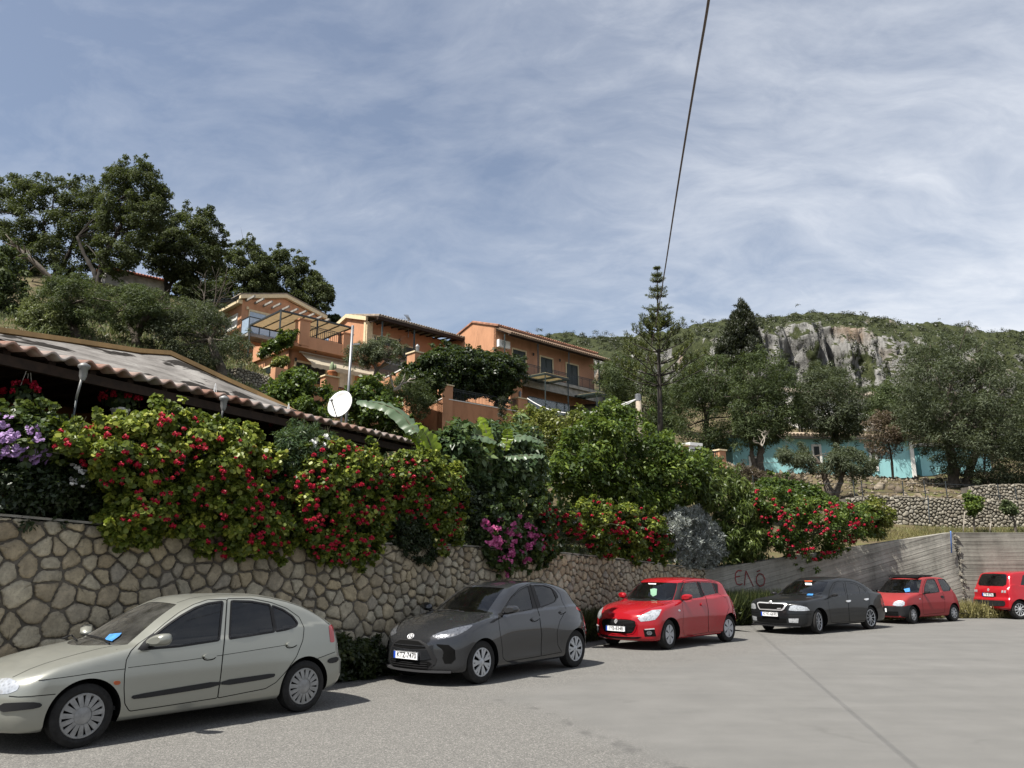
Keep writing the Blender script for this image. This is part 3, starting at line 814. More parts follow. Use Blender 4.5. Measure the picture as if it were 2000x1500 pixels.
        U = np.array([tuple(p) for p in r[0]]); T = np.array([tuple(f) for f in r[2]])
        cen = U[T].mean(1); reg = np.zeros(len(T), int)
        for i, (k, q) in enumerate(polys): reg[in_poly(cen, q)] = i+1
        P = s.unchart(U); N = s.grad(P)
        # orient
        fn = np.cross(P[T[:, 1]]-P[T[:, 0]], P[T[:, 2]]-P[T[:, 0]]); flipm = (fn*N[T[:, 0]]).sum(1) < 0
        T[flipm] = T[flipm][:, ::-1]
        s.P, s.N, s.T, s.reg, s.keys = P, N, T, reg, ['body']+[k for k, _ in polys]
        s.mid = (np.abs(U[:, 1]) > (math.pi/2-.002)*s.SC_T) | (np.abs(P[:, 1]) < 1e-4)
        s.P[s.mid, 1] = 0
    def emit(s, keys, name, mat, parent, both=True, sides=(1, -1), inset=0.0):
        ids = [i for i, k in enumerate(s.keys) if k in keys]
        T = s.T[np.isin(s.reg, ids)]
        used, inv = np.unique(T, return_inverse=True); T = inv.reshape(T.shape)
        P = s.P[used]-s.N[used]*inset; N = s.N[used]; mid = s.mid[used]
        out = []
        def mk(P, N, T):
            Q = s.loc(P); NN = np.stack([-N[:, 0], N[:, 1]*s.flip, N[:, 2]], 1)
            return Q, NN, (T[:, ::-1] if s.flip > 0 else T)
        if both:
            idx = np.where(mid, np.arange(len(P)), np.arange(len(P))+len(P))
            P2 = np.vstack([P, P*[1, -1, 1]]); N2 = np.vstack([N, N*[1, -1, 1]]); T2 = np.vstack([T, idx[T][:, ::-1]])
            u, iv = np.unique(T2, return_inverse=True); T2 = iv.reshape(T2.shape)
            Q, NN, TT = mk(P2[u], N2[u], T2); return mesh_np(name, Q, TT.astype(np.int32), mat, parent, normals=NN)
        for sd_ in sides:
            m = np.array([1, sd_, 1]); Q, NN, TT = mk(P*m, N*m, T if sd_ > 0 else T[:, ::-1])
            out.append(mesh_np(name, Q, TT.astype(np.int32), mat, parent, normals=NN))
        return out
    # ---- raised patches and strips lying on the skin
    def patch(s, pts3, pts2, name, mat, parent, off=.006, mirror=False, step=.03, proj=None, sides=None):
        """pts2: polygon in a flat chart; proj maps chart points to the skin"""
        q = densify(pts2, step); lo, hi = q.min(0), q.max(0)
        nx, ny = max(1, int((hi[0]-lo[0])/step)), max(1, int((hi[1]-lo[1])/step))
        gx, gy = np.meshgrid(np.linspace(lo[0], hi[0], nx+2)[1:-1], np.linspace(lo[1], hi[1], ny+2)[1:-1]); G = np.stack([gx.ravel(), gy.ravel()], 1)
        G = G[in_poly(G, q)] if len(G) else G
        if len(G): G = G[edge_dist(G, q) > step*.4]
        V = [Vector(p) for p in q]+[Vector(p) for p in G]
        r = delaunay_2d_cdt(V, [(i, (i+1) % len(q)) for i in range(len(q))], [], 1, 1e-7, False)
        U = np.array([tuple(p) for p in r[0]]); T = np.array([tuple(f) for f in r[2]])
        if len(T) == 0: return None
        P = proj(U); N = s.grad(P); nb = len(q)
        fn = np.cross(P[T[:, 1]]-P[T[:, 0]], P[T[:, 2]]-P[T[:, 0]]); fl = (fn*N[T[:, 0]]).sum(1) < 0; T[fl] = T[fl][:, ::-1]
        # skirt from edges used once
        from collections import Counter
        ec = Counter(); od = {}
        for a, b, c in T.tolist():
            for e in ((a, b), (b, c), (c, a)): k = tuple(sorted(e)); ec[k] += 1; od[k] = e
        be = [od[k] for k, v in ec.items() if v == 1]
        nv = len(P); top = P+N*off; bot = P-N*.01
        Fs = [tuple(f) for f in T.tolist()]+[(e[1], e[0], e[0]+nv, e[1]+nv) for e in be]
        outs = []
        for sd_ in (sides or ((1, -1) if mirror else (1,))):
            m = np.array([1, sd_, 1]); VV = np.vstack([top, bot])*m; Q = s.loc(VV)
            ff = Fs if sd_*s.flip < 0 else [f[::-1] for f in Fs]
            o = mesh_np(name, Q, ff, mat, parent); smooth_by_angle(o, 50); outs.append(o)
        return outs
    def patch_px(s, poly, name, mat, parent, off=.006, mirror=True, rnd=2, **k):
        p = rounded(poly, rnd) if rnd else np.asarray(poly, float)
        sc = 1/ (FPX/np.linalg.norm(s.o+s.d*s.L/2-CAM))
        return s.patch(None, p*sc, name, mat, parent, off, mirror, proj=lambda U: s.px(U/sc), **k)
    def patch_yz(s, poly, name, mat, parent, off=.006, rear=False, mirror=False, rnd=0, **k):
        p = rounded(poly, rnd) if rnd else poly
        return s.patch(None, p, name, mat, parent, off, mirror, proj=lambda U: s.front(U, rear), **k)
    def strip(s, P, width, name, mat, parent, off=.003, mirror=True):
        N = s.grad(P); t = np.gradient(P, axis=0); b = np.cross(t, N); b /= (np.linalg.norm(b, axis=1, keepdims=True)+1e-9)
        A = P+b*width/2+N*off; B = P-b*width/2+N*off; n = len(P); outs = []
        V = np.vstack([A, B]); f = [(i, i+1, n+i+1, n+i) for i in range(n-1)]
        for sd_ in ((1, -1) if mirror else (1,)):
            outs.append(mesh_np(name, s.loc(V*[1, sd_, 1]), f if sd_*s.flip < 0 else [q[::-1] for q in f], mat, parent, smooth=True))
        return outs
    def strip_px(s, pts, width, name, mat, parent, off=.003, mirror=True, rnd=2, closed=False):
        p = rounded(pts, rnd, closed) if rnd else np.asarray(pts, float)
        if closed: p = np.vstack([p, p[:1]])
        p = densify(p, 3.0, False)
        return s.strip(s.px(p), width, name, mat, parent, off, mirror)
    # ---- common furniture
    def arch_poly(s, xc, rz, ra):
        an = np.linspace(R(-75), R(255), 60)
        c = np.stack([xc+ra*np.cos(an), rz+ra*np.sin(an)], 1)
        zb = s.sp.get('zb', .19)
        c = c[c[:, 1] > zb+.035]
        P = s.side(c)
        y0 = P[0, 1]-.05; xs0, xs1 = c[0, 0], c[-1, 0]
        ins = s.hw-.30
        bo = [(xs1, y) for y in np.linspace(y0, ins, 6)]+[(x, ins) for x in np.linspace(xs1, xs0, 12)[1:-1]]+[(xs0, y) for y in np.linspace(ins, y0, 6)]
        return np.vstack([P, s.below(bo)]), P
    def housing(s, P, parent):
        """dark wheel well behind the arch opening, both sides"""
        n = len(P)
        for sd_ in (1, -1):
            mb = MB(); A = P.copy(); B = P.copy(); B[:, 1] = s.hw-.36
            V = s.loc(np.vstack([A, B])*[1, sd_, 1]); f = [(i, i+1, n+i+1, n+i) for i in range(n-1)]+[tuple(range(n, 2*n))]
            mb.add(V, f); mb.build('wheel_arch_liner', M_HOUSING, parent)
    def wheel(s, xc, side, r, parent, spokes, steer=0.0, width=.19):
        hubx = np.array([[xc, side*(s.hw-.03), r]]); p = s.loc(hubx)[0]
        e = empty('wheel', tuple(p)); e.parent = parent
        e.rotation_euler = (0, 0, (0 if p[1] > 0 else math.pi)+steer)   # local +Y points outwards
        tb = MB(); rr = r*spokes.get('rim', .64)
        tb.lathe([(rr-.01, -width), (r*.93, -width), (r*.985, -width*.9), (r, -width*.72), (r, -width*.28), (r*.985, -width*.1), (r*.93, -.004), (r*.80, .006), (rr+.012, -.002), (rr, -.012), (rr-.012, -.05)], 44, axis='y')
        smooth_by_angle(tb.build('tyre', M_TYRE, e), 35)
        rb = MB(); dk = spokes.get('dish', .035)
        rb.lathe([(.001, -dk-.01), (rr*.8, -dk-.012), (rr, -dk+.0)], 40, axis='y')
        rb.build('wheel_disc', M_HOUSING if not spokes.get('steel') else M_TRIM, e)
        hb = MB(); mat = spokes.get('mat', M_ALLOY)
        hb.lathe([(rr*.89, -.016), (rr*.93, -.004), (rr*.985, -.004), (rr+.004, -.014)], 40, axis='y')
        n = spokes['n']; hub = spokes.get('hub', .26)*rr
        hb.lathe([(.001, spokes.get('hubz', -.004)+.008), (hub*.6, spokes.get('hubz', -.004)+.006), (hub, -.012), (hub*1.02, -.03)], 24, axis='y')
        a0 = spokes.get('a0', 0)
        for i in range(n):
            for dd in spokes.get('pair', (0,)):
                a = a0+2*math.pi*i/n; a1 = a+dd*.35*spokes.get('spin', 1); a2 = a+dd
                w1, w2 = spokes['w1']*rr, spokes['w2']*rr
                ri, ro = hub*.85, rr*.93
                def pt(r_, an, off, yy): return (r_*math.cos(an)-off*math.sin(an), yy, r_*math.sin(an)+off*math.cos(an))
                y1, y2 = spokes.get('hubz', -.004), -.006
                V = [pt(ri, a1, -w1/2, y1), pt(ri, a1, w1/2, y1), pt(ro, a2, w2/2, y2), pt(ro, a2, -w2/2, y2)]
                hb.prism(V, (0, -.016, 0))
        smooth_by_angle(hb.build('hubcap', mat, e), 30)
        cb = MB(); cb.lathe([(.001, .012), (hub*.42, .010), (hub*.46, .002)], 16, axis='y'); cb.build('centre_cap', spokes.get('cap', M_CHROME), e)
        return e
    def seats(s, rows, parent, mat=None, zf=.32):
        mat = mat or M_SEAT
        for (x, ys, hb) in rows:
            for y in ys:
                m = MB()
                def L(x_, y_, z_): return s.loc(np.array([[x_, y_, z_]]))[0]
                w = .24
                m.bar(L(x-.42, y, zf+.12), L(x+.02, y, zf+.08), .48, .14)
                prof = [(x+.02, zf+.05, .23), (x+.05, zf+.30, .245), (x+.12, zf+.52, .23), (x+.17, zf+.62, .15)]
                V = []; F = []
                for (xx, zz, ww) in prof:
                    V += [L(xx, y-ww, zz), L(xx, y+ww, zz), L(xx+.12, y+ww*.9, zz), L(xx+.12, y-ww*.9, zz)]
                for i in range(3):
                    for k in range(4): F.append((i*4+k, i*4+(k+1) % 4, i*4+4+(k+1) % 4, i*4+4+k))
                F += [(0, 3, 2, 1), (12, 13, 14, 15)]
                m.add(V, F)
                if hb:
                    m.bar(L(x+.19, y, zf+.60), L(x+.20, y, zf+.70), .05, .04)
                    hx = [(x+.16, zf+.66, .12), (x+.17, zf+.80, .125), (x+.19, zf+.85, .09)]
                    V = []; F = []
                    for (xx, zz, ww) in hx: V += [L(xx, y-ww, zz), L(xx, y+ww, zz), L(xx+.09, y+ww*.9, zz), L(xx+.09, y-ww*.9, zz)]
                    for i in range(2):
                        for k in range(4): F.append((i*4+k, i*4+(k+1) % 4, i*4+4+(k+1) % 4, i*4+4+k))
                    F += [(0, 3, 2, 1), (8, 9, 10, 11)]
                    m.add(V, F)
                smooth_by_angle(m.build('seat', mat, parent), 60)
    def cabin(s, parent, xd, zd, yst=.36):
        """floor, dashboard and steering wheel"""
        m = MB()
        def L(x_, y_, z_): return s.loc(np.array([[x_, y_, z_]]))[0]
        W = s.hw-.14
        prof = [(xd-.32, zd-.03), (xd, zd), (xd+.10, zd-.06), (xd+.12, zd-.30), (xd-.32, zd-.35)]
        m.prism([L(x, -W, z) for x, z in prof], L(0, W, 0)-L(0, -W, 0))
        m.build('dashboard', M_INT, parent)
        f = MB(); a = L(xd-.3, -W, .30); b = L(s.L-.5, W, .34); f.box(min(a[0], b[0]), max(a[0], b[0]), -W, W, .30, .34); f.build('cabin_floor', M_INT, parent)
        t = MB(); c = L(xd+.28, yst*s.flip*(1 if s.flip > 0 else 1), zd-.02); pts = []
        ax = np.array([.42, 0, .9]); u = np.array([0, 1.0, 0]); v = np.array([.9, 0, -.42])
        for k in range(21): an = 2*math.pi*k/20; pts.append(np.array(c)+.185*(u*math.cos(an)+v*math.sin(an)))
        t.tube(pts, .016, 6); t.bar(np.array(c)-u*.18, np.array(c)+u*.18, .04, .02); t.bar(np.array(c), np.array(c)+np.array([.3, 0, -.15]), .05)
        t.build('steering_wheel', M_INT, parent, True)
    def mirror(s, poly_px, depth, name, mat, parent, base=None):
        """door mirror: body lofted from the outline seen in the photo, both sides"""
        p = rounded(poly_px, 2)
        c2 = p.mean(0); hit = s.px([base])[0]                      # where the foot meets the door
        P0 = hit+np.array([0, .11, .0]);
        D = rays(p); D /= np.linalg.norm(D, axis=1, keepdims=True)
        O = s.to_car(CAM[None])[0]; Dc = np.stack([D@s.d, D@s.no, D[:, 2]], 1)
        nrm = np.array([-.94, .34, 0]); t = ((P0-O)@nrm)/(Dc@nrm); Q = O+Dc*t[:, None]
        c = Q.mean(0); ring = []
        for k, (sc_, dd) in enumerate([(.55, -.075), (.85, -.055), (1.0, -.01), (1.0, .04), (.86, .055)]):
            ring.append(c+(Q-c)*sc_+np.array([.94, -.34, 0])*dd*depth/.1)
        n = len(Q); V = np.vstack(ring); f = [(i*n+k, i*n+(k+1) % n, (i+1)*n+(k+1) % n, (i+1)*n+k) for i in range(4) for k in range(n)]+[tuple(range(n)), tuple(range(4*n, 5*n))]
        outs = []
        for sd_ in (1, -1):
            o = mesh_np(name, s.loc(V*[1, sd_, 1]), f, mat, parent); smooth_by_angle(o, 60)
            import bmesh
            bm = bmesh.new(); bm.from_mesh(o.data); bmesh.ops.recalc_face_normals(bm, faces=bm.faces); bm.to_mesh(o.data); bm.free()
            ft = MB(); a = s.loc((hit+np.array([0, -.02, -.0]))[None]*[1, sd_, 1])[0]; b = s.loc((c+np.array([.0, -.03, -.02]))[None]*[1, sd_, 1])[0]
            ft.bar(a, b, .07, .045); ft.build('mirror_foot', M_TRIM, o); outs.append(o)
        return outs
    def lip(s, ym, z, ext, th, name, mat, parent):
        """a blade following the plan of the nose at height z"""
        ys = np.linspace(-ym, ym, 25); P = s.front(np.stack([ys, np.full(25, .34)], 1)); N = s.grad(P); N[:, 2] = 0
        A = P+N*ext; B = P-N*.08; V = []
        for q in (A, B):
            for dz in (0, th): w_ = q.copy(); w_[:, 2] = z+dz; V.append(w_)
        n = 25; V = np.vstack(V); f = []
        for i in range(n-1):
            f += [(i, i+1, n+i+1, n+i), (n+i, n+i+1, 3*n+i+1, 3*n+i), (i, 2*n+i, 2*n+i+1, i+1)]
        o = mesh_np(name, s.loc(V), [q[::-1] for q in f], mat, parent); return smooth_by_angle(o, 40)
    def plate(s, x_face, z, text, parent, rear=False, y=0.0, w=.52, h=.11, tilt=0):
        """number plate with raised lettering"""
        sx = 1 if not rear else -1
        c = s.loc(np.array([[x_face, y, z]]))[0]
        e = MB(); e.box(-.006, .006, -w/2, w/2, -h/2, h/2); o = e.build('number_plate', M_PLATE, parent)
        o.location = c; o.rotation_euler = (0, 0, 0 if not rear else math.pi)
        b = MB(); b.box(.0062, .0082, -w/2+.004, -w/2+.044, -h/2+.004, h/2-.004); b.build('blue_band', M_BLUE, o)
        r = MB()
        for q in ((-w/2, w/2, h/2-.004, h/2), (-w/2, w/2, -h/2, -h/2+.004), (-w/2, -w/2+.004, -h/2, h/2), (w/2-.004, w/2, -h/2, h/2)): r.box(.0062, .0088, q[0], q[1], q[2], q[3])
        r.build('plate_rim', M_BLACK, o)
        cu = bpy.data.curves.new('plate_text', 'FONT'); cu.body = text; cu.size = h*.98; cu.align_x = 'CENTER'; cu.align_y = 'CENTER'; cu.extrude = .001; cu.offset = .0008
        cu.space_character = 1.0
        tmp = bpy.data.objects.new('text_source', cu); me = bpy.data.meshes.new_from_object(tmp); bpy.data.objects.remove(tmp); me.materials.clear(); me.materials.append(M_BLACK)
        to = link('plate_text', me, o)
        to.rotation_euler = (R(90), 0, R(90)); to.location = (.0085, .022, .001); to.scale = (.93, 1.0, 1)
        return o
def rc(p, seg, it=2): return rounded(densify(p, seg), it)

def base_tuck(): return [(.15, .10), (.22, .045), (.32, .012), (.45, 0), (.6, .0), (.75, .012), (.9, .035), (1.2, .10)]

def arches(c, r, ra, front_x, rear_x):
    A1, P1 = c.arch_poly(front_x, r, ra); A2, P2 = c.arch_poly(rear_x, r, ra)
    return [('arch', A1), ('arch', A2)], (P1, P2)

def build_common(c, name, regs, M_body, glass, wheel_r, spokes, steer, P12, step=.03, wing=None):
    c.skin(regs, step)
    has = set(c.keys)
    c.emit({'body'}, 'body', M_body, c.root)
    if 'bumper' in has: c.emit({'bumper'}, 'bumper', M_TRIM, c.root)
    if 'bumper2' in has: c.emit({'bumper2'}, 'bumper', M_TRIM, c.root, both=False)
    for kb in ('black', 'black2', 'black3'):
        if kb in has: c.emit({kb}, 'pillar_trim', M_RUB, c.root, both=False)
    if 'windscreen' in has: c.emit({'windscreen'}, 'windscreen', glass[0], c.root, inset=.004)
    if 'rearscreen' in has: c.emit({'rearscreen'}, 'rear_window', glass[1], c.root, inset=.004)
    for k in ('door', 'door2'):
        if k in has: c.emit({k}, 'door', M_body, c.root, both=False)
    for k in ('win', 'win2', 'win3'):
        if k in has: c.emit({k}, 'side_window', glass[1], c.root, both=False, inset=.005)
    if 'head' in has: c.emit({'head'}, 'headlight', wing or M_LAMP, c.root, both=False, inset=-.003)
    if 'tail' in has: c.emit({'tail'}, 'tail_light', M_TAIL, c.root, both=False, inset=-.003)
    if 'hood' in has: c.emit({'hood'}, 'bonnet', M_body, c.root)
    c.housing(P12[0], c.root); c.housing(P12[1], c.root)
    fx, rx = c.sp['fo'], c.sp['fo']+c.sp['wb']
    for x, st in ((fx, steer), (rx, 0)):
        for sd_ in (1, -1): c.wheel(x, sd_, wheel_r, c.root, spokes, st)

def rub(c, pts, w=.016, closed=True, rnd=0, off=.002):
    return c.strip_px(rc(pts, SEG), w, 'window_seal', M_RUB, c.root, off, True, rnd, closed)

def screen_half(c, near_px, top_dz=.015, bot_dz=.02, rnd=0):
    """half of the windscreen outline: near pillar edge seen in the photo, bottom to top, closed along the centre line"""
    P = c.px(densify(rounded(near_px, 1, False), 3, False))
    b, t = P[0], P[-1]
    bot = [(y, b[2]-bot_dz*(1-(y/b[1])**2)) for y in np.linspace(0, b[1], 14)]
    top = [(y, t[2]+top_dz*(1-(y/t[1])**2)) for y in np.linspace(t[1], 0, 14)]
    Q = np.vstack([c.front(bot), P[1:-1], c.front(top)])
    m = np.linspace(top[-1][1], bot[0][1], 16)[1:-1]
    return np.vstack([Q, c.front([(0.0, z) for z in m])])

def rear_half(c, yz):
    p = densify(yz, .03); return c.front(p, True)

def wiper(c, pts, parent, off=.02):
    P = c.px(densify(pts, 3, False)); P = P+c.grad(P)*off
    m = MB(); m.tube(c.loc(P), .009, 6); return m.build('wiper', M_RUB, parent)

# ---------------------------------------------------------------- 1 silver hatchback
def silver_car():
    global SEG; SEG = 9
    k = lambda p: crop(p, 2.857, 0, 1100)
    sp = dict(L=4.13, hw=.85, fo=.83, wb=2.58,
      top=[(-.1, .50), (.04, .62), (.16, .705), (.35, .78), (.7, .875), (1.08, .945), (1.16, .965), (1.24, 1.01), (1.55, 1.19), (1.92, 1.345), (2.12, 1.395), (2.5, 1.42), (2.9, 1.412), (3.25, 1.36), (3.55, 1.275), (3.85, 1.13), (4.02, 1.02), (4.08, .95), (4.25, .70)],
      xf=[(.1, .16), (.22, .06), (.35, .01), (.5, 0), (.6, .02), (.7, .08), (.8, .25), (1.0, .8)],
      xr=[(.15, 3.92), (.25, 4.04), (.4, 4.12), (.55, 4.12), (.62, 4.08), (.8, 4.05), (1.0, 4.03), (1.4, 4.03)],
      w=[(0, .78), (.4, .83), (.9, .85), (2, .85), (3.2, .845), (3.7, .81), (4.13, .74)], tuck=base_tuck(),
      belt=[(0, .92), (1.2, .93), (2.3, .935), (3.2, 1.0), (4.1, 1.05)], tum=.36, tum2=.12, crown=.07, bwf=.50, bwr=.20, br=.30,
      flare=[(.83, .42, .42, .26, .014), (3.41, .42, .42, .26, .014)])
    c = Car('silver_hatchback', 'pale silver green five-door hatchback with dusty windscreen and black door strips, nearest the camera', (-4.268, 8.209), 41.1, sp)
    body = paint('silver_green_paint', (.262, .268, .238), .55, .26, .16, (.29, .28, .245))
    ar, P12 = arches(c, .30, .355, .83, 3.41)
    fd = k([(768, 452), (730, 490), (705, 540), (695, 620), (692, 700), (696, 785), (722, 826), (900, 800), (1213, 752), (1232, 620), (1250, 440), (1266, 203), (1160, 203), (1080, 230), (1000, 274), (920, 335), (850, 395)])
    rd = k([(1268, 198), (1400, 196), (1510, 218), (1600, 252), (1668, 300), (1697, 360), (1690, 430), (1655, 520), (1600, 600), (1540, 665), (1480, 700), (1215, 752), (1233, 620), (1252, 440)])
    w1 = k([(780, 482), (860, 402), (930, 347), (1010, 292), (1090, 248), (1160, 224), (1243, 213), (1233, 320), (1222, 430), (1000, 464)])
    w2 = k([(1291, 210), (1400, 213), (1506, 232), (1520, 305), (1532, 382), (1400, 403), (1280, 422)])
    w3 = k([(1518, 236), (1580, 260), (1632, 295), (1662, 335), (1650, 352), (1600, 370), (1540, 381)])
    D = lambda p, r_=1: c.px(densify(rc(p, SEG) if r_ else p, 5))
    head = k([(-60, 655), (0, 645), (50, 640), (95, 660), (111, 685), (95, 710), (50, 728), (0, 732), (-60, 735)])
    tail = k([(1833, 345), (1857, 343), (1868, 440), (1843, 444)])
    sc = screen_half(c, k([(712, 452), (800, 375), (880, 305), (985, 230)]))
    rs = rear_half(c, [(0, 1.08), (.45, 1.07), (.57, 1.05), (.54, 1.20), (.48, 1.30), (0, 1.335)])
    regs = ar+[('door', D(fd)), ('door2', D(rd)), ('win', D(w1)), ('win2', D(w2)), ('win3', D(w3)), ('head', D(head)), ('tail', D(tail, 1)), ('windscreen', sc), ('rearscreen', rs)]
    sp_ = dict(n=15, w1=.17, w2=.25, hub=.48, rim=.70, a0=.1, mat=simple('worn_wheel_trim', (.21, .21, .205), .55, .2, var=.25, scale=15), hubz=.004, cap=M_ALLOY, dish=.012)
    build_common(c, 'silver', regs, body, (M_DUSTGL, M_SHADEGL), .302, sp_, 0, P12, .026)
    for p in (w1, w3): rub(c, p, .024)
    rub(c, w2, .024)
    for p in (fd, rd): c.strip_px(rc(p, SEG), .009, 'door_gap', M_GAP, c.root, .0015, True, 0, True)
    doors = [o for o in c.root.children if o.name.startswith('door') and not o.name.startswith('door_')]
    c.patch_px(k([(732, 750), (745, 735), (1000, 692), (1230, 654), (1229, 684), (1000, 722), (748, 760)]), 'door_strip', M_TRIM, c.root, .012, rnd=1)
    c.patch_px(k([(1236, 655), (1400, 631), (1528, 613), (1535, 624), (1522, 638), (1400, 660), (1235, 685)]), 'door_strip', M_TRIM, c.root, .012, rnd=1)
    for h in (k([(1128, 519), (1150, 505), (1195, 502), (1207, 515), (1190, 530), (1145, 535)]), k([(1592, 452), (1612, 438), (1650, 436), (1658, 448), (1640, 462), (1605, 467)])):
        c.strip_px([(x, y+2.5) for x, y in h], .012, 'handle_recess', M_GAP, c.root, .001, True, 1, True)  # dark outline set low around the handle, painted shade
        c.patch_px(h, 'door_handle', body, c.root, .03)
    c.strip_px(k([(715, 583), (1000, 548), (1250, 512), (1590, 458)]), .006, 'body_crease', M_GAP, c.root, .001, True, 1)  # dark strip paints the shade along the door crease
    c.strip_px(k([(215, 655), (400, 632), (560, 606), (700, 590)]), .007, 'bonnet_gap', M_GAP, c.root, .0015, True, 1)
    c.strip_px(k([(70, 637), (200, 575), (400, 515), (600, 465), (712, 452)]), .008, 'bonnet_gap', M_GAP, c.root, .0015, True, 1)
    c.strip_px(k([(50, 742), (120, 748), (310, 731)]), .008, 'bumper_gap', M_GAP, c.root, .0015, True, 1)
    c.strip_px(k([(1772, 532), (1830, 510), (1870, 495)]), .008, 'bumper_gap', M_GAP, c.root, .0015, True, 1)
    c.strip_px(k([(985, 222), (1080, 190), (1260, 172), (1450, 182), (1640, 225), (1760, 280), (1838, 342)]), .012, 'roof_channel', M_RUB, c.root, .001, True, 1)
    c.patch_px(k([(0, 782), (100, 776), (215, 775), (238, 790), (215, 808), (100, 822), (0, 832)]), 'bumper_strip', M_TRIM, c.root, .014, rnd=1)
    c.patch_px(k([(1825, 548), (1840, 530), (1886, 520), (1885, 548), (1842, 561)]), 'bumper_strip', M_TRIM, c.root, .012, rnd=1)
    c.patch_px(k([(634, 662), (645, 656), (672, 657), (671, 674), (655, 680), (636, 678)]), 'side_indicator', M_AMBER, c.root, .006)
    c.patch_px(k([(768, 480), (800, 440), (860, 385), (862, 470), (800, 486)]), 'mirror_base', M_RUB, c.root, .004, rnd=0)
    c.mirror(k([(822, 435), (860, 405), (900, 393), (935, 393), (946, 410), (944, 440), (925, 460), (880, 465), (835, 460)]), .1, 'door_mirror', body, c.root, k([(838, 455)])[0])
    c.cabin(c.root, 1.45, .93); c.seats([(2.15, (-.36, .36), True), (2.95, (-.36, .36), True)], c.root)
    wiper(c, k([(462, 405), (520, 415), (580, 432), (612, 458)]), c.root); wiper(c, k([(350, 430), (400, 410), (430, 440)]), c.root)
    c.plate(-.012, .42, 'IYH-5216', c.root) if False else None
    m = MB(); P = c.loc(c.px(k([(840, 205)]))+np.array([[0, 0, .0]]))[0]; m.tube([P, P+np.array([-.10, 0, .03])], .006, 6); m.build('aerial', M_RUB, c.root)
    return c

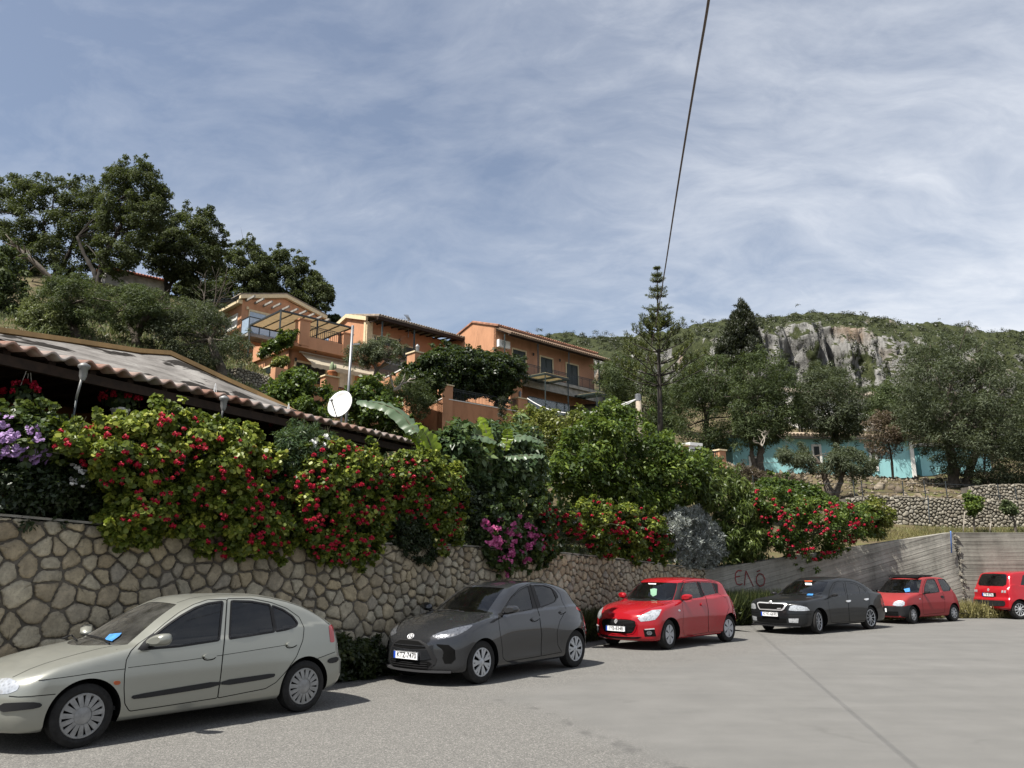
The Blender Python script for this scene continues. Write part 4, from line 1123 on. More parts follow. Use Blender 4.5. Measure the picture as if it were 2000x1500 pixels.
# ---------------------------------------------------------------- 2 grey hatchback
def grey_car():
    global SEG; SEG = 6
    k = lambda p: crop(p, 4, 700, 1050)
    sp = dict(L=3.94, hw=.8725, fo=.78, wb=2.55,
      top=[(-.1, .55), (.03, .68), (.14, .78), (.4, .885), (.75, .975), (1.02, 1.035), (1.10, 1.06), (1.35, 1.20), (1.62, 1.345), (1.85, 1.435), (2.15, 1.485), (2.5, 1.50), (2.9, 1.485), (3.25, 1.43), (3.48, 1.36), (3.62, 1.20), (3.76, 1.02), (3.86, .95), (4.05, .62)],
      xf=[(.1, .14), (.2, .03), (.3, .0), (.5, 0), (.65, .02), (.74, .06), (.84, .2), (1.0, .6)],
      xr=[(.15, 3.74), (.28, 3.88), (.45, 3.94), (.62, 3.93), (.8, 3.88), (.95, 3.88), (1.4, 3.8)],
      w=[(0, .82), (.35, .86), (.9, .872), (2, .865), (2.9, .872), (3.4, .85), (3.94, .76)],
      tuck=[(.15, .09), (.22, .035), (.32, .012), (.45, .012), (.6, .006), (.75, .012), (.9, .045), (1.2, .13)],
      belt=[(0, .93), (1.2, .95), (2.0, .985), (2.9, 1.03), (4, 1.06)], tum=.42, tum2=.1, shoulder=.03, crown=.08, bwf=.55, bwr=.30, br=.25,
      flare=[(.78, .55, .40, .26, .030), (3.33, .62, .42, .28, .055), (2.0, .40, .5, .12, -.012)])
    c = Car('grey_hatchback', 'dusty dark grey five-door hatchback with silver wheel covers, parked beneath the hanging pink flowers', (-.4475, 12.468), 38.8, sp)
    body = paint('dark_grey_metallic', (.020, .0215, .025), .4, .18, .085, (.14, .135, .12), 1.0)
    ar, P12 = arches(c, .31, .365, .78, 3.33)
    fd = k([(1100, 690), (1095, 620), (1130, 560), (1190, 465), (1260, 395), (1337, 358), (1372, 480), (1412, 600), (1432, 760), (1427, 860), (1428, 925), (1290, 948), (1160, 968), (1130, 940), (1120, 820)])
    rd = k([(1340, 356), (1440, 358), (1530, 390), (1575, 440), (1592, 500), (1625, 560), (1575, 650), (1552, 740), (1558, 840), (1590, 895), (1430, 925), (1428, 860), (1434, 760), (1414, 600), (1374, 480)])
    w1 = k([(1115, 590), (1140, 545), (1195, 468), (1262, 408), (1326, 375), (1348, 470), (1367, 556), (1260, 578), (1180, 592)])
    w2 = k([(1366, 372), (1450, 374), (1510, 395), (1530, 440), (1548, 478), (1530, 502), (1480, 523), (1424, 545), (1395, 460)])
    bp = k([(1328, 372), (1362, 368), (1393, 460), (1422, 548), (1370, 558), (1350, 470)])
    bp2 = k([(1512, 395), (1545, 425), (1564, 465), (1552, 480), (1533, 440)])
    head = k([(572, 767), (650, 735), (760, 705), (885, 682), (893, 690), (840, 730), (760, 770), (690, 786), (620, 798)])
    tail = k([(1700, 540), (1740, 538), (1748, 560), (1735, 575), (1700, 560)])
    D = lambda p, r_=1: c.px(densify(rc(p, SEG) if r_ else p, 4))
    sc = screen_half(c, k([(1000, 590), (1060, 500), (1110, 430), (1140, 395)]), bot_dz=.03)
    rs = rear_half(c, [(0, 1.06), (.45, 1.06), (.55, 1.10), (.50, 1.28), (.42, 1.33), (0, 1.345)])
    regs = ar+[('door', D(fd)), ('door2', D(rd)), ('win', D(w1)), ('win2', D(w2)), ('black', D(bp)), ('black2', D(bp2)), ('head', D(head)), ('tail', D(tail, 0)), ('windscreen', sc), ('rearscreen', rs)]
    sp_ = dict(n=7, pair=(-.17, .17), w1=.14, w2=.22, hub=.30, rim=.665, spin=.3, mat=simple('wheel_cover_silver', (.36, .37, .38), .4, .3, var=.08), hubz=-.002, cap=M_ALLOY)
    build_common(c, 'grey', regs, body, (M_CLEAR, M_SHADEGL), .318, sp_, 0, P12, .028, M_LAMPD)
    rub(c, w1, .018); rub(c, w2, .018)
    for p in (fd, rd): c.strip_px(rc(p, SEG), .008, 'door_gap', M_GAP, c.root, .0015, True, 0, True)
    c.strip_px(k([(560, 772), (660, 726), (800, 690), (900, 668), (960, 630), (985, 600)]), .008, 'bonnet_gap', M_GAP, c.root, .0015, True, 1)
    for h in (k([(1345, 640), (1362, 622), (1405, 612), (1412, 622), (1400, 640), (1362, 652)]), k([(1568, 580), (1590, 563), (1618, 560), (1622, 572), (1600, 588), (1575, 592)])):
        c.patch_px(h, 'door_handle', body, c.root, .03)
        c.strip_px([(x, y+2) for x, y in h], .012, 'handle_recess', M_GAP, c.root, .001, True, 1, True)  # painted shade: dark strip just below the handle outline
    # front face (y, z)
    sym = lambda h: h+[(-y, z) for y, z in h[::-1]]
    c.patch_yz(sym([(0, .655), (.22, .655), (.36, .60), (.44, .52), (.52, .40), (.50, .33), (.40, .245), (0, .235)]), 'grille_surround', M_TRIM, c.root, .008)
    c.patch_yz(sym([(0, .64), (.20, .635), (.32, .585), (.35, .545), (0, .525)]), 'upper_grille', M_HOUSING, c.root, .012)
    c.patch_yz([(-.33, .58), (.33, .58), (.34, .565), (-.34, .565)], 'grille_bar', body, c.root, .02)
    c.patch_yz(sym([(0, .52), (.37, .525), (.44, .40), (.33, .375), (0, .37)]), 'grille_panel', body, c.root, .016)
    c.patch_yz(sym([(0, .36), (.40, .36), (.45, .33), (.36, .26), (0, .25)]), 'lower_grille', M_HOUSING, c.root, .014)
    for zz in (.335, .305, .275): c.patch_yz([(-.38, zz), (.38, zz), (.38, zz-.009), (-.38, zz-.009)], 'grille_bar', M_TRIM, c.root, .02)
    c.patch_yz([(.50, .61), (.66, .60), (.74, .53), (.75, .40), (.70, .335), (.62, .335), (.66, .42), (.65, .52), (.58, .575)], 'air_intake', M_HOUSING, c.root, .004, mirror=True)
    c.lip(.70, .20, .012, .03, 'front_lip', body, c.root)
    eb = MB()
    for (cx_, cz_, rx_, rz_) in ((0, 0, .065, .045), (0, .008, .045, .017), (0, -.004, .018, .040)):
        eb.tube([(.0, rx_*math.cos(a), cz_+rz_*math.sin(a)) for a in np.linspace(0, 2*math.pi, 25)], .006, 6)
    e = eb.build('badge', M_CHROME, c.root, True); p = c.loc(c.front([(0, .70)]))[0]; e.location = (p[0]+.012, 0, p[2]); e.rotation_euler = (0, R(-35), 0)
    c.plate(-.035, .43, 'KTZ-7470', c.root)
    c.mirror(k([(1118, 590), (1120, 560), (1150, 535), (1200, 527), (1240, 535), (1256, 555), (1250, 580), (1210, 592), (1150, 605)]), .1, 'door_mirror', body, c.root, k([(1110, 605)])[0])
    c.cabin(c.root, 1.42, 1.0); c.seats([(2.1, (-.36, .36), True), (2.9, (-.38, .38), True)], c.root)
    wiper(c, k([(620, 580), (720, 575), (830, 590)]), c.root); wiper(c, k([(545, 570), (600, 580)]), c.root)
    sp_b = MB(); a = c.loc(c.front([(.42, 1.335)], True))[0]; b = c.loc(c.front([(-.42, 1.335)], True))[0]
    return c

# ---------------------------------------------------------------- 3 red hatchback
def swift_car():
    global SEG; SEG = 4
    k = lambda p: crop(p, 5.405, 1130, 1050)
    sp = dict(L=3.84, hw=.8675, fo=.80, wb=2.45,
      top=[(-.1, .55), (.03, .68), (.12, .77), (.35, .88), (.7, .965), (1.0, 1.02), (1.06, 1.045), (1.3, 1.21), (1.55, 1.385), (1.72, 1.455), (2.0, 1.488), (2.35, 1.495), (2.9, 1.475), (3.3, 1.425), (3.42, 1.39), (3.55, 1.2), (3.66, 1.0), (3.76, .94), (3.95, .62)],
      xf=[(.1, .12), (.2, .03), (.3, .0), (.5, 0), (.62, .015), (.72, .05), (.82, .17), (1.0, .6)],
      xr=[(.15, 3.66), (.28, 3.79), (.45, 3.84), (.6, 3.83), (.8, 3.78), (1.0, 3.76), (1.4, 3.7)],
      w=[(0, .80), (.35, .85), (.9, .865), (1.6, .845), (2.4, .85), (3.25, .865), (3.84, .76)], tuck=base_tuck(),
      belt=[(0, .95), (1.2, .97), (2.2, 1.01), (3.0, 1.04), (3.9, 1.06)], tum=.30, tum2=.1, shoulder=.03, crown=.08, bwf=.55, bwr=.28, br=.2, bf=.40,
      flare=[(.80, .50, .42, .28, .022), (3.25, .60, .45, .30, .050)])
    c = Car('red_hatchback', 'shiny bright red five-door hatchback with black windscreen pillars, parked between the two dark cars', (3.43, 17.444), 45.5, sp)
    body = paint('bright_red_paint', (.27, .003, .009), .1, .2, .035, (.3, .2, .17), .8)
    ar, P12 = arches(c, .31, .36, .80, 3.25)
    fd = k([(1095, 700), (1085, 655), (1078, 560), (1100, 470), (1245, 460), (1290, 540), (1345, 640), (1368, 760), (1368, 880), (1372, 1000), (1120, 1040), (1100, 960), (1108, 820)])
    rd = k([(1248, 460), (1408, 465), (1468, 490), (1475, 590), (1560, 640), (1590, 740), (1555, 840), (1530, 930), (1526, 990), (1374, 1000), (1370, 880), (1370, 760), (1347, 640), (1292, 540)])
    w1 = k([(1083, 650), (1082, 560), (1112, 478), (1245, 468), (1275, 560), (1296, 630), (1200, 645)])
    w2 = k([(1285, 470), (1405, 474), (1430, 530), (1452, 590), (1390, 602), (1332, 614), (1305, 545)])
    bl1 = k([(1045, 478), (1115, 470), (1078, 560), (1080, 655), (998, 662), (1030, 560)])
    bl2 = k([(1246, 467), (1284, 469), (1304, 545), (1330, 615), (1297, 632), (1275, 560)])
    bl3 = k([(1407, 474), (1466, 492), (1472, 590), (1454, 592), (1432, 530)])
    head = k([(622, 850), (700, 800), (780, 765), (878, 758), (850, 818), (810, 866), (740, 880), (655, 887)])
    D = lambda p, r_=1: c.px(densify(rc(p, SEG) if r_ else p, 3))
    sc = screen_half(c, k([(992, 662), (1015, 600), (1030, 545), (1043, 480)]), top_dz=.012)
    rs = rear_half(c, [(0, 1.06), (.5, 1.06), (.58, 1.10), (.52, 1.30), (.46, 1.36), (0, 1.37)])
    tail = c.px(densify(k([(1590, 620), (1640, 640), (1660, 720), (1650, 760), (1610, 700)]), 3))
    regs = ar+[('door', D(fd)), ('door2', D(rd)), ('black', D(bl1)), ('black2', D(bl2)), ('black3', D(bl3)), ('win', D(w1)), ('win2', D(w2)), ('head', D(head)), ('tail', tail), ('windscreen', sc), ('rearscreen', rs)]
    sp_ = dict(n=6, pair=(-.2, .2), w1=.20, w2=.34, hub=.24, rim=.655, spin=.5, mat=simple('wheel_cover_light', (.36, .37, .39), .4, .3, var=.08), cap=M_ALLOY)
    build_common(c, 'red', regs, body, (M_CLEAR, M_CLEAR), .312, sp_, R(9), P12, .03)
    for p in (fd, rd): c.strip_px(rc(p, SEG), .008, 'door_gap', M_GAP, c.root, .0015, True, 0, True)
    c.strip_px(k([(640, 800), (760, 740), (900, 705), (990, 668)]), .007, 'bonnet_gap', M_GAP, c.root, .0015, True, 1)
    c.strip_px(k([(1090, 465), (1120, 445), (1250, 432), (1400, 452), (1458, 470)]), .012, 'roof_channel', M_GAP, c.root, .001, True, 1)
    c.patch_px(k([(1285, 698), (1300, 685), (1328, 685), (1330, 700), (1310, 722), (1290, 718)]), 'door_handle', body, c.root, .025)
    c.patch_px(k([(1052, 765), (1062, 757), (1076, 765), (1072, 780), (1058, 780)]), 'side_indicator', M_LAMP, c.root, .006)
    sym = lambda h: h+[(-y, z) for y, z in h[::-1]]
    c.patch_yz(sym([(0, .625), (.30, .62), (.44, .60), (.465, .52), (.42, .41), (.36, .345), (0, .335)]), 'grille', M_HOUSING, c.root, .004)
    for i in range(9):
        zz = .60-.027*i; hw_ = .42 if zz > .45 else .38
        c.patch_yz([(-hw_, zz), (hw_, zz), (hw_, zz-.007), (-hw_, zz-.007)], 'grille_bar', M_TRIM, c.root, .012)
    c.strip(c.front(np.array([(y, z) for y, z in rounded(np.array(sym([(0, .64), (.30, .635), (.46, .61), (.485, .52), (.44, .40), (.37, .33), (0, .32)])), 1)])), .014, 'grille_frame', body, c.root, .012, False)
    c.patch_yz([(.60, .43), (.78, .455), (.80, .30), (.62, .29)], 'fog_lamp_pocket', M_HOUSING, c.root, .004, mirror=True)
    c.patch_yz([(.62, .445), (.78, .465), (.785, .442), (.63, .425)], 'fog_trim', M_ALLOY, c.root, .016, mirror=True)
    c.patch_yz([(y, z) for y, z in [(.70+.045*math.cos(a), .365+.045*math.sin(a)) for a in np.linspace(0, 2*math.pi, 14)[:-1]]], 'fog_lamp', M_LAMPD, c.root, .014, mirror=True)
    c.patch_yz(sym([(0, .27), (.40, .275), (.56, .285), (.50, .245), (0, .225)]), 'lower_grille', M_HOUSING, c.root, .006)
    S = [(-.5, .1), (.05, .62), (.5, .25), (.5, .0), (.1, .3), (-.05, .15), (.5, -.1), (-.05, -.62), (-.5, -.25), (-.5, 0), (-.1, -.3), (.05, -.15)]
    eb = MB(); eb.prism([(0, y*.085, z*.085) for y, z in S], (.012, 0, 0)); e = eb.build('badge', M_CHROME, c.root); e.location = (c.L/2-float(c.front([(0, .585)])[0, 0])+.014, 0, .585)
    c.plate(-.03, .435, 'IYB-8348', c.root)
    c.mirror(k([(1085, 640), (1090, 610), (1120, 597), (1170, 597), (1200, 608), (1205, 630), (1190, 655), (1130, 668), (1095, 662)]), .09, 'door_mirror', body, c.root, k([(1088, 662)])[0])
    c.cabin(c.root, 1.42, 1.0); c.seats([(2.05, (-.36, .36), True), (2.85, (-.38, .38), True)], c.root, simple('grey_seat_fabric', (.13, .135, .15), .9, var=.2, scale=30))
    wiper(c, k([(680, 662), (740, 655), (820, 672)]), c.root)
    t = c.patch_px(k([(735, 482), (820, 484), (815, 494), (742, 492)]), 'windscreen_sticker', M_PLATE, c.root, .001, mirror=False, rnd=0)
    t = c.patch_px(k([(757, 545), (800, 535), (828, 542), (822, 605), (785, 622), (762, 600)]), 'paper_note', simple('pale_green_paper', (.14, .27, .18), .7), c.root, .0015, mirror=False, rnd=0)
    return c

# ---------------------------------------------------------------- 4 black saloon
def black_car():
    global SEG; SEG = 3.5
    k = lambda p: crop(p, 6.25, 1440, 1080)
    sp = dict(L=4.57, hw=.885, fo=.93, wb=2.578,
      top=[(-.1, .70), (.03, .79), (.12, .83), (.35, .88), (.8, .94), (1.2, .978), (1.28, 1.0), (1.55, 1.15), (1.9, 1.31), (2.15, 1.395), (2.45, 1.445), (2.75, 1.452), (3.1, 1.43), (3.45, 1.36), (3.85, 1.19), (4.08, 1.075), (4.35, 1.03), (4.5, 1.0), (4.7, .75)],
      xf=[(.1, .14), (.2, .04), (.3, .01), (.45, 0), (.62, .015), (.76, .04), (.84, .13), (1.0, .5)],
      xr=[(.15, 4.38), (.28, 4.5), (.45, 4.57), (.65, 4.56), (.9, 4.5), (1.0, 4.48), (1.3, 4.42)],
      w=[(0, .82), (.4, .87), (1.0, .885), (2, .88), (3.5, .885), (4.0, .86), (4.57, .78)], tuck=base_tuck(),
      belt=[(0, .93), (1.2, .945), (2.3, .975), (3.4, 1.0), (4.5, 1.03)], tum=.38, tum2=.1, crown=.07, bwf=.45, bwr=.2, br=.22,
      flare=[(.93, .45, .42, .28, .018), (3.508, .48, .42, .28, .022)])
    c = Car('black_saloon', 'matt charcoal black saloon with chrome grille frame and thin-spoked alloy wheels, fourth from the left', (8.184, 21.35), 53.5, sp)
    body = paint('matt_black_paint', (.008, .009, .010), .1, .28, .03, (.2, .2, .19), .5)
    ar, P12 = arches(c, .315, .36, .93, 3.508)
    fd = k([(1105, 560), (1120, 500), (1130, 440), (1170, 370), (1220, 345), (1310, 345), (1340, 500), (1355, 600), (1365, 750), (1370, 840), (1150, 850), (1135, 760), (1120, 660)])
    rd = k([(1312, 345), (1400, 350), (1500, 390), (1560, 440), (1610, 500), (1620, 560), (1600, 660), (1580, 740), (1572, 820), (1372, 840), (1367, 750), (1357, 600), (1342, 500)])
    w1 = k([(1145, 520), (1150, 450), (1180, 385), (1225, 362), (1292, 362), (1310, 440), (1328, 518), (1240, 528)])
    w2 = k([(1330, 362), (1400, 366), (1470, 395), (1488, 440), (1498, 498), (1440, 504), (1368, 510), (1345, 430)])
    w3 = k([(1482, 402), (1530, 430), (1568, 465), (1572, 488), (1508, 496), (1495, 445)])
    head = k([(625, 700), (645, 650), (690, 636), (780, 645), (850, 662), (888, 703), (800, 708), (700, 708)])
    D = lambda p, r_=1: c.px(densify(rc(p, SEG) if r_ else p, 2.5))
    sc = screen_half(c, k([(1015, 522), (1050, 465), (1080, 415), (1112, 352)]))
    rs = rear_half(c, [(0, 1.10), (.5, 1.10), (.60, 1.12), (.55, 1.28), (.48, 1.34), (0, 1.36)])
    tail = c.px(densify(k([(1745, 545), (1775, 560), (1785, 650), (1770, 660), (1755, 620)]), 2.5))
    regs = ar+[('door', D(fd)), ('door2', D(rd)), ('win', D(w1)), ('win2', D(w2)), ('win3', D(w3)), ('head', D(head)), ('tail', tail), ('windscreen', sc), ('rearscreen', rs)]
    sp_ = dict(n=10, w1=.07, w2=.075, hub=.22, rim=.72, hubz=-.02, mat=M_ALLOY, cap=M_ALLOY, dish=.05)
    build_common(c, 'black', regs, body, (M_CLEAR, M_DARKGL), .318, sp_, R(14), P12, .032)
    for p in (fd, rd): c.strip_px(rc(p, SEG), .009, 'door_gap', M_GAP, c.root, .0015, True, 0, True)
    c.strip_px(k([(630, 618), (760, 575), (920, 545), (1010, 535)]), .008, 'bonnet_gap', M_GAP, c.root, .0015, True, 1)
    for h in (k([(1325, 580), (1375, 574), (1378, 592), (1345, 604), (1328, 598)]), k([(1548, 558), (1592, 552), (1596, 570), (1565, 582), (1550, 574)])):
        c.patch_px(h, 'door_handle', M_CHROME, c.root, .03, rnd=1)
    sym = lambda h: h+[(-y, z) for y, z in h[::-1]]
    c.patch_yz(sym([(0, .785), (.40, .792), (.47, .765), (.40, .64), (.34, .598), (0, .598)]), 'grille_frame', M_CHROME, c.root, .010)
    c.patch_yz(sym([(0, .755), (.362, .760), (.418, .743), (.358, .662), (.318, .632), (0, .632)]), 'grille', M_HOUSING, c.root, .022)
    c.patch_yz([(.22, .655), (.32, .665), (.32, .645), (.22, .635)], 'grille_badge', M_CHROME, c.root, .026)
    bd = MB(); bd.lathe([(.001, .02), (.045, .018), (.058, .0)], 20, axis='y'); e = bd.build('badge', M_CHROME, c.root, True); p = c.loc(c.front([(0, .775)]))[0]; e.location = (p[0]+.012, 0, .79); e.rotation_euler = (0, 0, R(-90))
    c.patch_yz([(.50, .405), (.72, .415), (.70, .30), (.50, .305)], 'fog_lamp', M_LAMP, c.root, .008, mirror=True)
    c.patch_yz(sym([(0, .41), (.44, .40), (.44, .29), (0, .28)]), 'lower_grille', M_HOUSING, c.root, .006)
    c.lip(.74, .19, .03, .035, 'front_splitter', M_TRIM, c.root)
    c.plate(-.03, .50, 'KYK-6690', c.root)
    c.strip_px(k([(570, 745), (700, 750), (900, 745)]), .01, 'bumper_gap', M_GAP, c.root, .0015, True, 1)
    c.strip_px(k([(1140, 735), (1350, 722), (1590, 705)]), .012, 'door_strip', M_TRIM, c.root, .004, True, 1)
    c.mirror(k([(1150, 525), (1155, 500), (1185, 492), (1220, 494), (1232, 510), (1225, 528), (1180, 534)]), .09, 'door_mirror', M_TRIM, c.root, k([(1140, 528)])[0])
    wiper(c, k([(640, 500), (760, 502), (860, 512)]), c.root)
    c.cabin(c.root, 1.6, .97); c.seats([(2.35, (-.37, .37), True), (3.1, (-.38, .38), True)], c.root)
    m = MB(); a = c.loc(np.array([[4.42, -.55, 1.06]]))[0]; b = c.loc(np.array([[4.42, .55, 1.06]]))[0]; m.bar(a, b, .12, .02)
    for y in (-.5, .5): m.bar(c.loc(np.array([[4.38, y, .99]]))[0], c.loc(np.array([[4.42, y, 1.06]]))[0], .04)
    m.build('boot_spoiler', M_TRIM, c.root)
    c.patch_px(k([(825, 365), (905, 368), (912, 392), (835, 390)]), 'windscreen_sticker', M_PLATE, c.root, .001, mirror=False, rnd=0)
    c.patch_px(k([(820, 338), (915, 338), (915, 347), (822, 347)]), 'sun_strip_sticker', simple('orange_sticker', (.5, .09, .03), .5), c.root, .001, mirror=False, rnd=0)
    return c

# ---------------------------------------------------------------- 5 small red three-door
def seic_car():
    global SEG; SEG = 3.5
    k = lambda p: crop(p, 6.25, 1680, 1050)
    sp = dict(L=3.32, hw=.755, fo=.62, wb=2.2,
      top=[(-.1, .55), (.03, .66), (.10, .74), (.3, .83), (.6, .905), (.78, .94), (.84, .97), (1.05, 1.14), (1.3, 1.335), (1.42, 1.385), (1.7, 1.415), (2.1, 1.42), (2.6, 1.40), (2.8, 1.36), (2.95, 1.20), (3.08, .97), (3.2, .88), (3.4, .6)],
      xf=[(.1, .08), (.2, .01), (.3, .0), (.5, 0), (.6, .02), (.7, .06), (.8, .2), (1.0, .6)],
      xr=[(.15, 3.22), (.28, 3.3), (.45, 3.32), (.6, 3.26), (.8, 3.2), (1.0, 3.12), (1.4, 3.0)],
      w=[(0, .70), (.3, .74), (.7, .755), (2, .752), (2.8, .75), (3.3, .69)], tuck=base_tuck(),
      belt=[(0, .88), (.9, .89), (2.0, .93), (3.2, .97)], tum=.27, tum2=.08, crown=.06, bwf=.4, bwr=.2, br=.18,
      flare=[(.62, .45, .36, .26, .014), (2.82, .45, .36, .26, .014)], xa=.42, xb=.4)
    c = Car('small_red_car', 'faded red three-door small car with black plastic bumpers and an open fabric roof', (12.52, 24.94), 59.2, sp)
    body = paint('faded_red_paint', (.22, .014, .018), .0, .40, .12, (.3, .16, .13), .3)
    ar, P12 = arches(c, .275, .315, .62, 2.82)
    fd = k([(760, 780), (758, 700), (765, 600), (800, 505), (925, 495), (960, 580), (1000, 660), (1030, 720), (1035, 820), (1030, 915), (775, 940), (765, 860)])
    w1 = k([(778, 680), (785, 600), (815, 515), (905, 508), (940, 580), (968, 660), (870, 675)])
    w2 = k([(945, 508), (1050, 510), (1085, 545), (1100, 600), (1098, 645), (1010, 655), (980, 590)])
    head = k([(395, 825), (410, 790), (450, 770), (520, 768), (545, 790), (540, 825), (510, 838), (440, 835)])
    bump = k([(200, 822), (395, 826), (460, 840), (520, 842), (570, 830), (632, 822), (605, 860), (595, 920), (590, 985), (400, 985), (200, 960)])
    rbump = k([(1190, 800), (1225, 775), (1262, 770), (1262, 880), (1240, 880), (1225, 830)])
    D = lambda p, r_=1: c.px(densify(rc(p, SEG) if r_ else p, 2.5))
    sc = screen_half(c, k([(715, 672), (730, 610), (740, 560), (752, 512)]), top_dz=.01, bot_dz=.02)
    rs = rear_half(c, [(0, 1.0), (.5, 1.0), (.54, 1.05), (.48, 1.27), (.42, 1.33), (0, 1.34)])
    # black bumper wraps the nose: side part from the photo, closed along the centre line
    bs = c.px(densify(k([(540, 838), (570, 832), (632, 822), (605, 860), (598, 920), (592, 980)]), 2.5, False))
    zt, zb_ = bs[0, 2], .25
    bfront = c.front([(y, zt) for y in np.linspace(0.0, bs[0, 1], 16)[:-1]]); bbot = c.front([(y, zb_) for y in np.linspace(bs[-1, 1]-.05, 0.0, 16)])
    bm_ = np.vstack([bfront, bs, bbot, c.front([(0.0, z) for z in np.linspace(zb_, zt, 14)[1:-1]])])
    regs = ar+[('bumper', bm_), ('bumper2', D(rbump, 0)), ('door', D(fd)), ('win', D(w1)), ('win2', D(w2)), ('head', D(head)), ('windscreen', sc), ('rearscreen', rs)]
    sp_ = dict(n=8, w1=.18, w2=.26, hub=.5, rim=.60, mat=simple('plain_wheel_trim', (.36, .36, .36), .5, .2, var=.15), cap=M_ALLOY, dish=.02)
    build_common(c, 'seic', regs, body, (M_CLEAR, M_CLEAR), .272, sp_, R(8), P12, .03)
    rub(c, w1, .02); rub(c, w2, .022)
    c.strip_px(rc(fd, SEG), .009, 'door_gap', M_GAP, c.root, .0015, True, 0, True)
    c.patch_px(k([(978, 715), (995, 706), (1018, 712), (1020, 735), (1000, 738), (985, 728)]), 'door_handle', M_TRIM, c.root, .012)
    c.patch_px(k([(722, 745), (730, 740), (737, 746), (732, 754), (724, 753)]), 'side_indicator', M_LAMP, c.root, .006)
    sym = lambda h: h+[(-y, z) for y, z in h[::-1]]
    for z0, z1 in ((.375, .335), (.32, .285), (.27, .24)): c.patch_yz([(-.55, z0), (.55, z0), (.55, z1), (-.55, z1)], 'bumper_slot', M_HOUSING, c.root, .006)
    c.plate(-.03, .46, 'IMA-4127', c.root) if False else None
    pb = MB(); pb.box(-.006, .006, -.26, .26, -.055, .055); o = pb.build('number_plate', M_PLATE, c.root); o.location = (c.L/2+.02, -.02, .41)
    c.mirror(k([(778, 675), (785, 655), (815, 647), (850, 655), (858, 672), (835, 684), (795, 686)]), .09, 'door_mirror', M_TRIM, c.root, k([(775, 688)])[0])
    c.cabin(c.root, 1.08, .90, .32); c.seats([(1.75, (-.34, .34), True), (2.5, (-.34, .34), False)], c.root)
    wiper(c, k([(265, 655), (330, 650), (395, 665)]), c.root); wiper(c, k([(390, 660), (450, 655), (520, 668)]), c.root)
    m = MB()
    for i in range(10):
        x = 1.40+.085*i
        a = c.loc(np.array([[x, -.50, 1.415+.035*math.sin(i*.9)**2]]))[0]; b = c.loc(np.array([[x, .50, 1.415+.035*math.sin(i*.9)**2]]))[0]; m.bar(a, b, .08, .05)
    m.build('fabric_roof', M_TRIM, c.root)
    return c

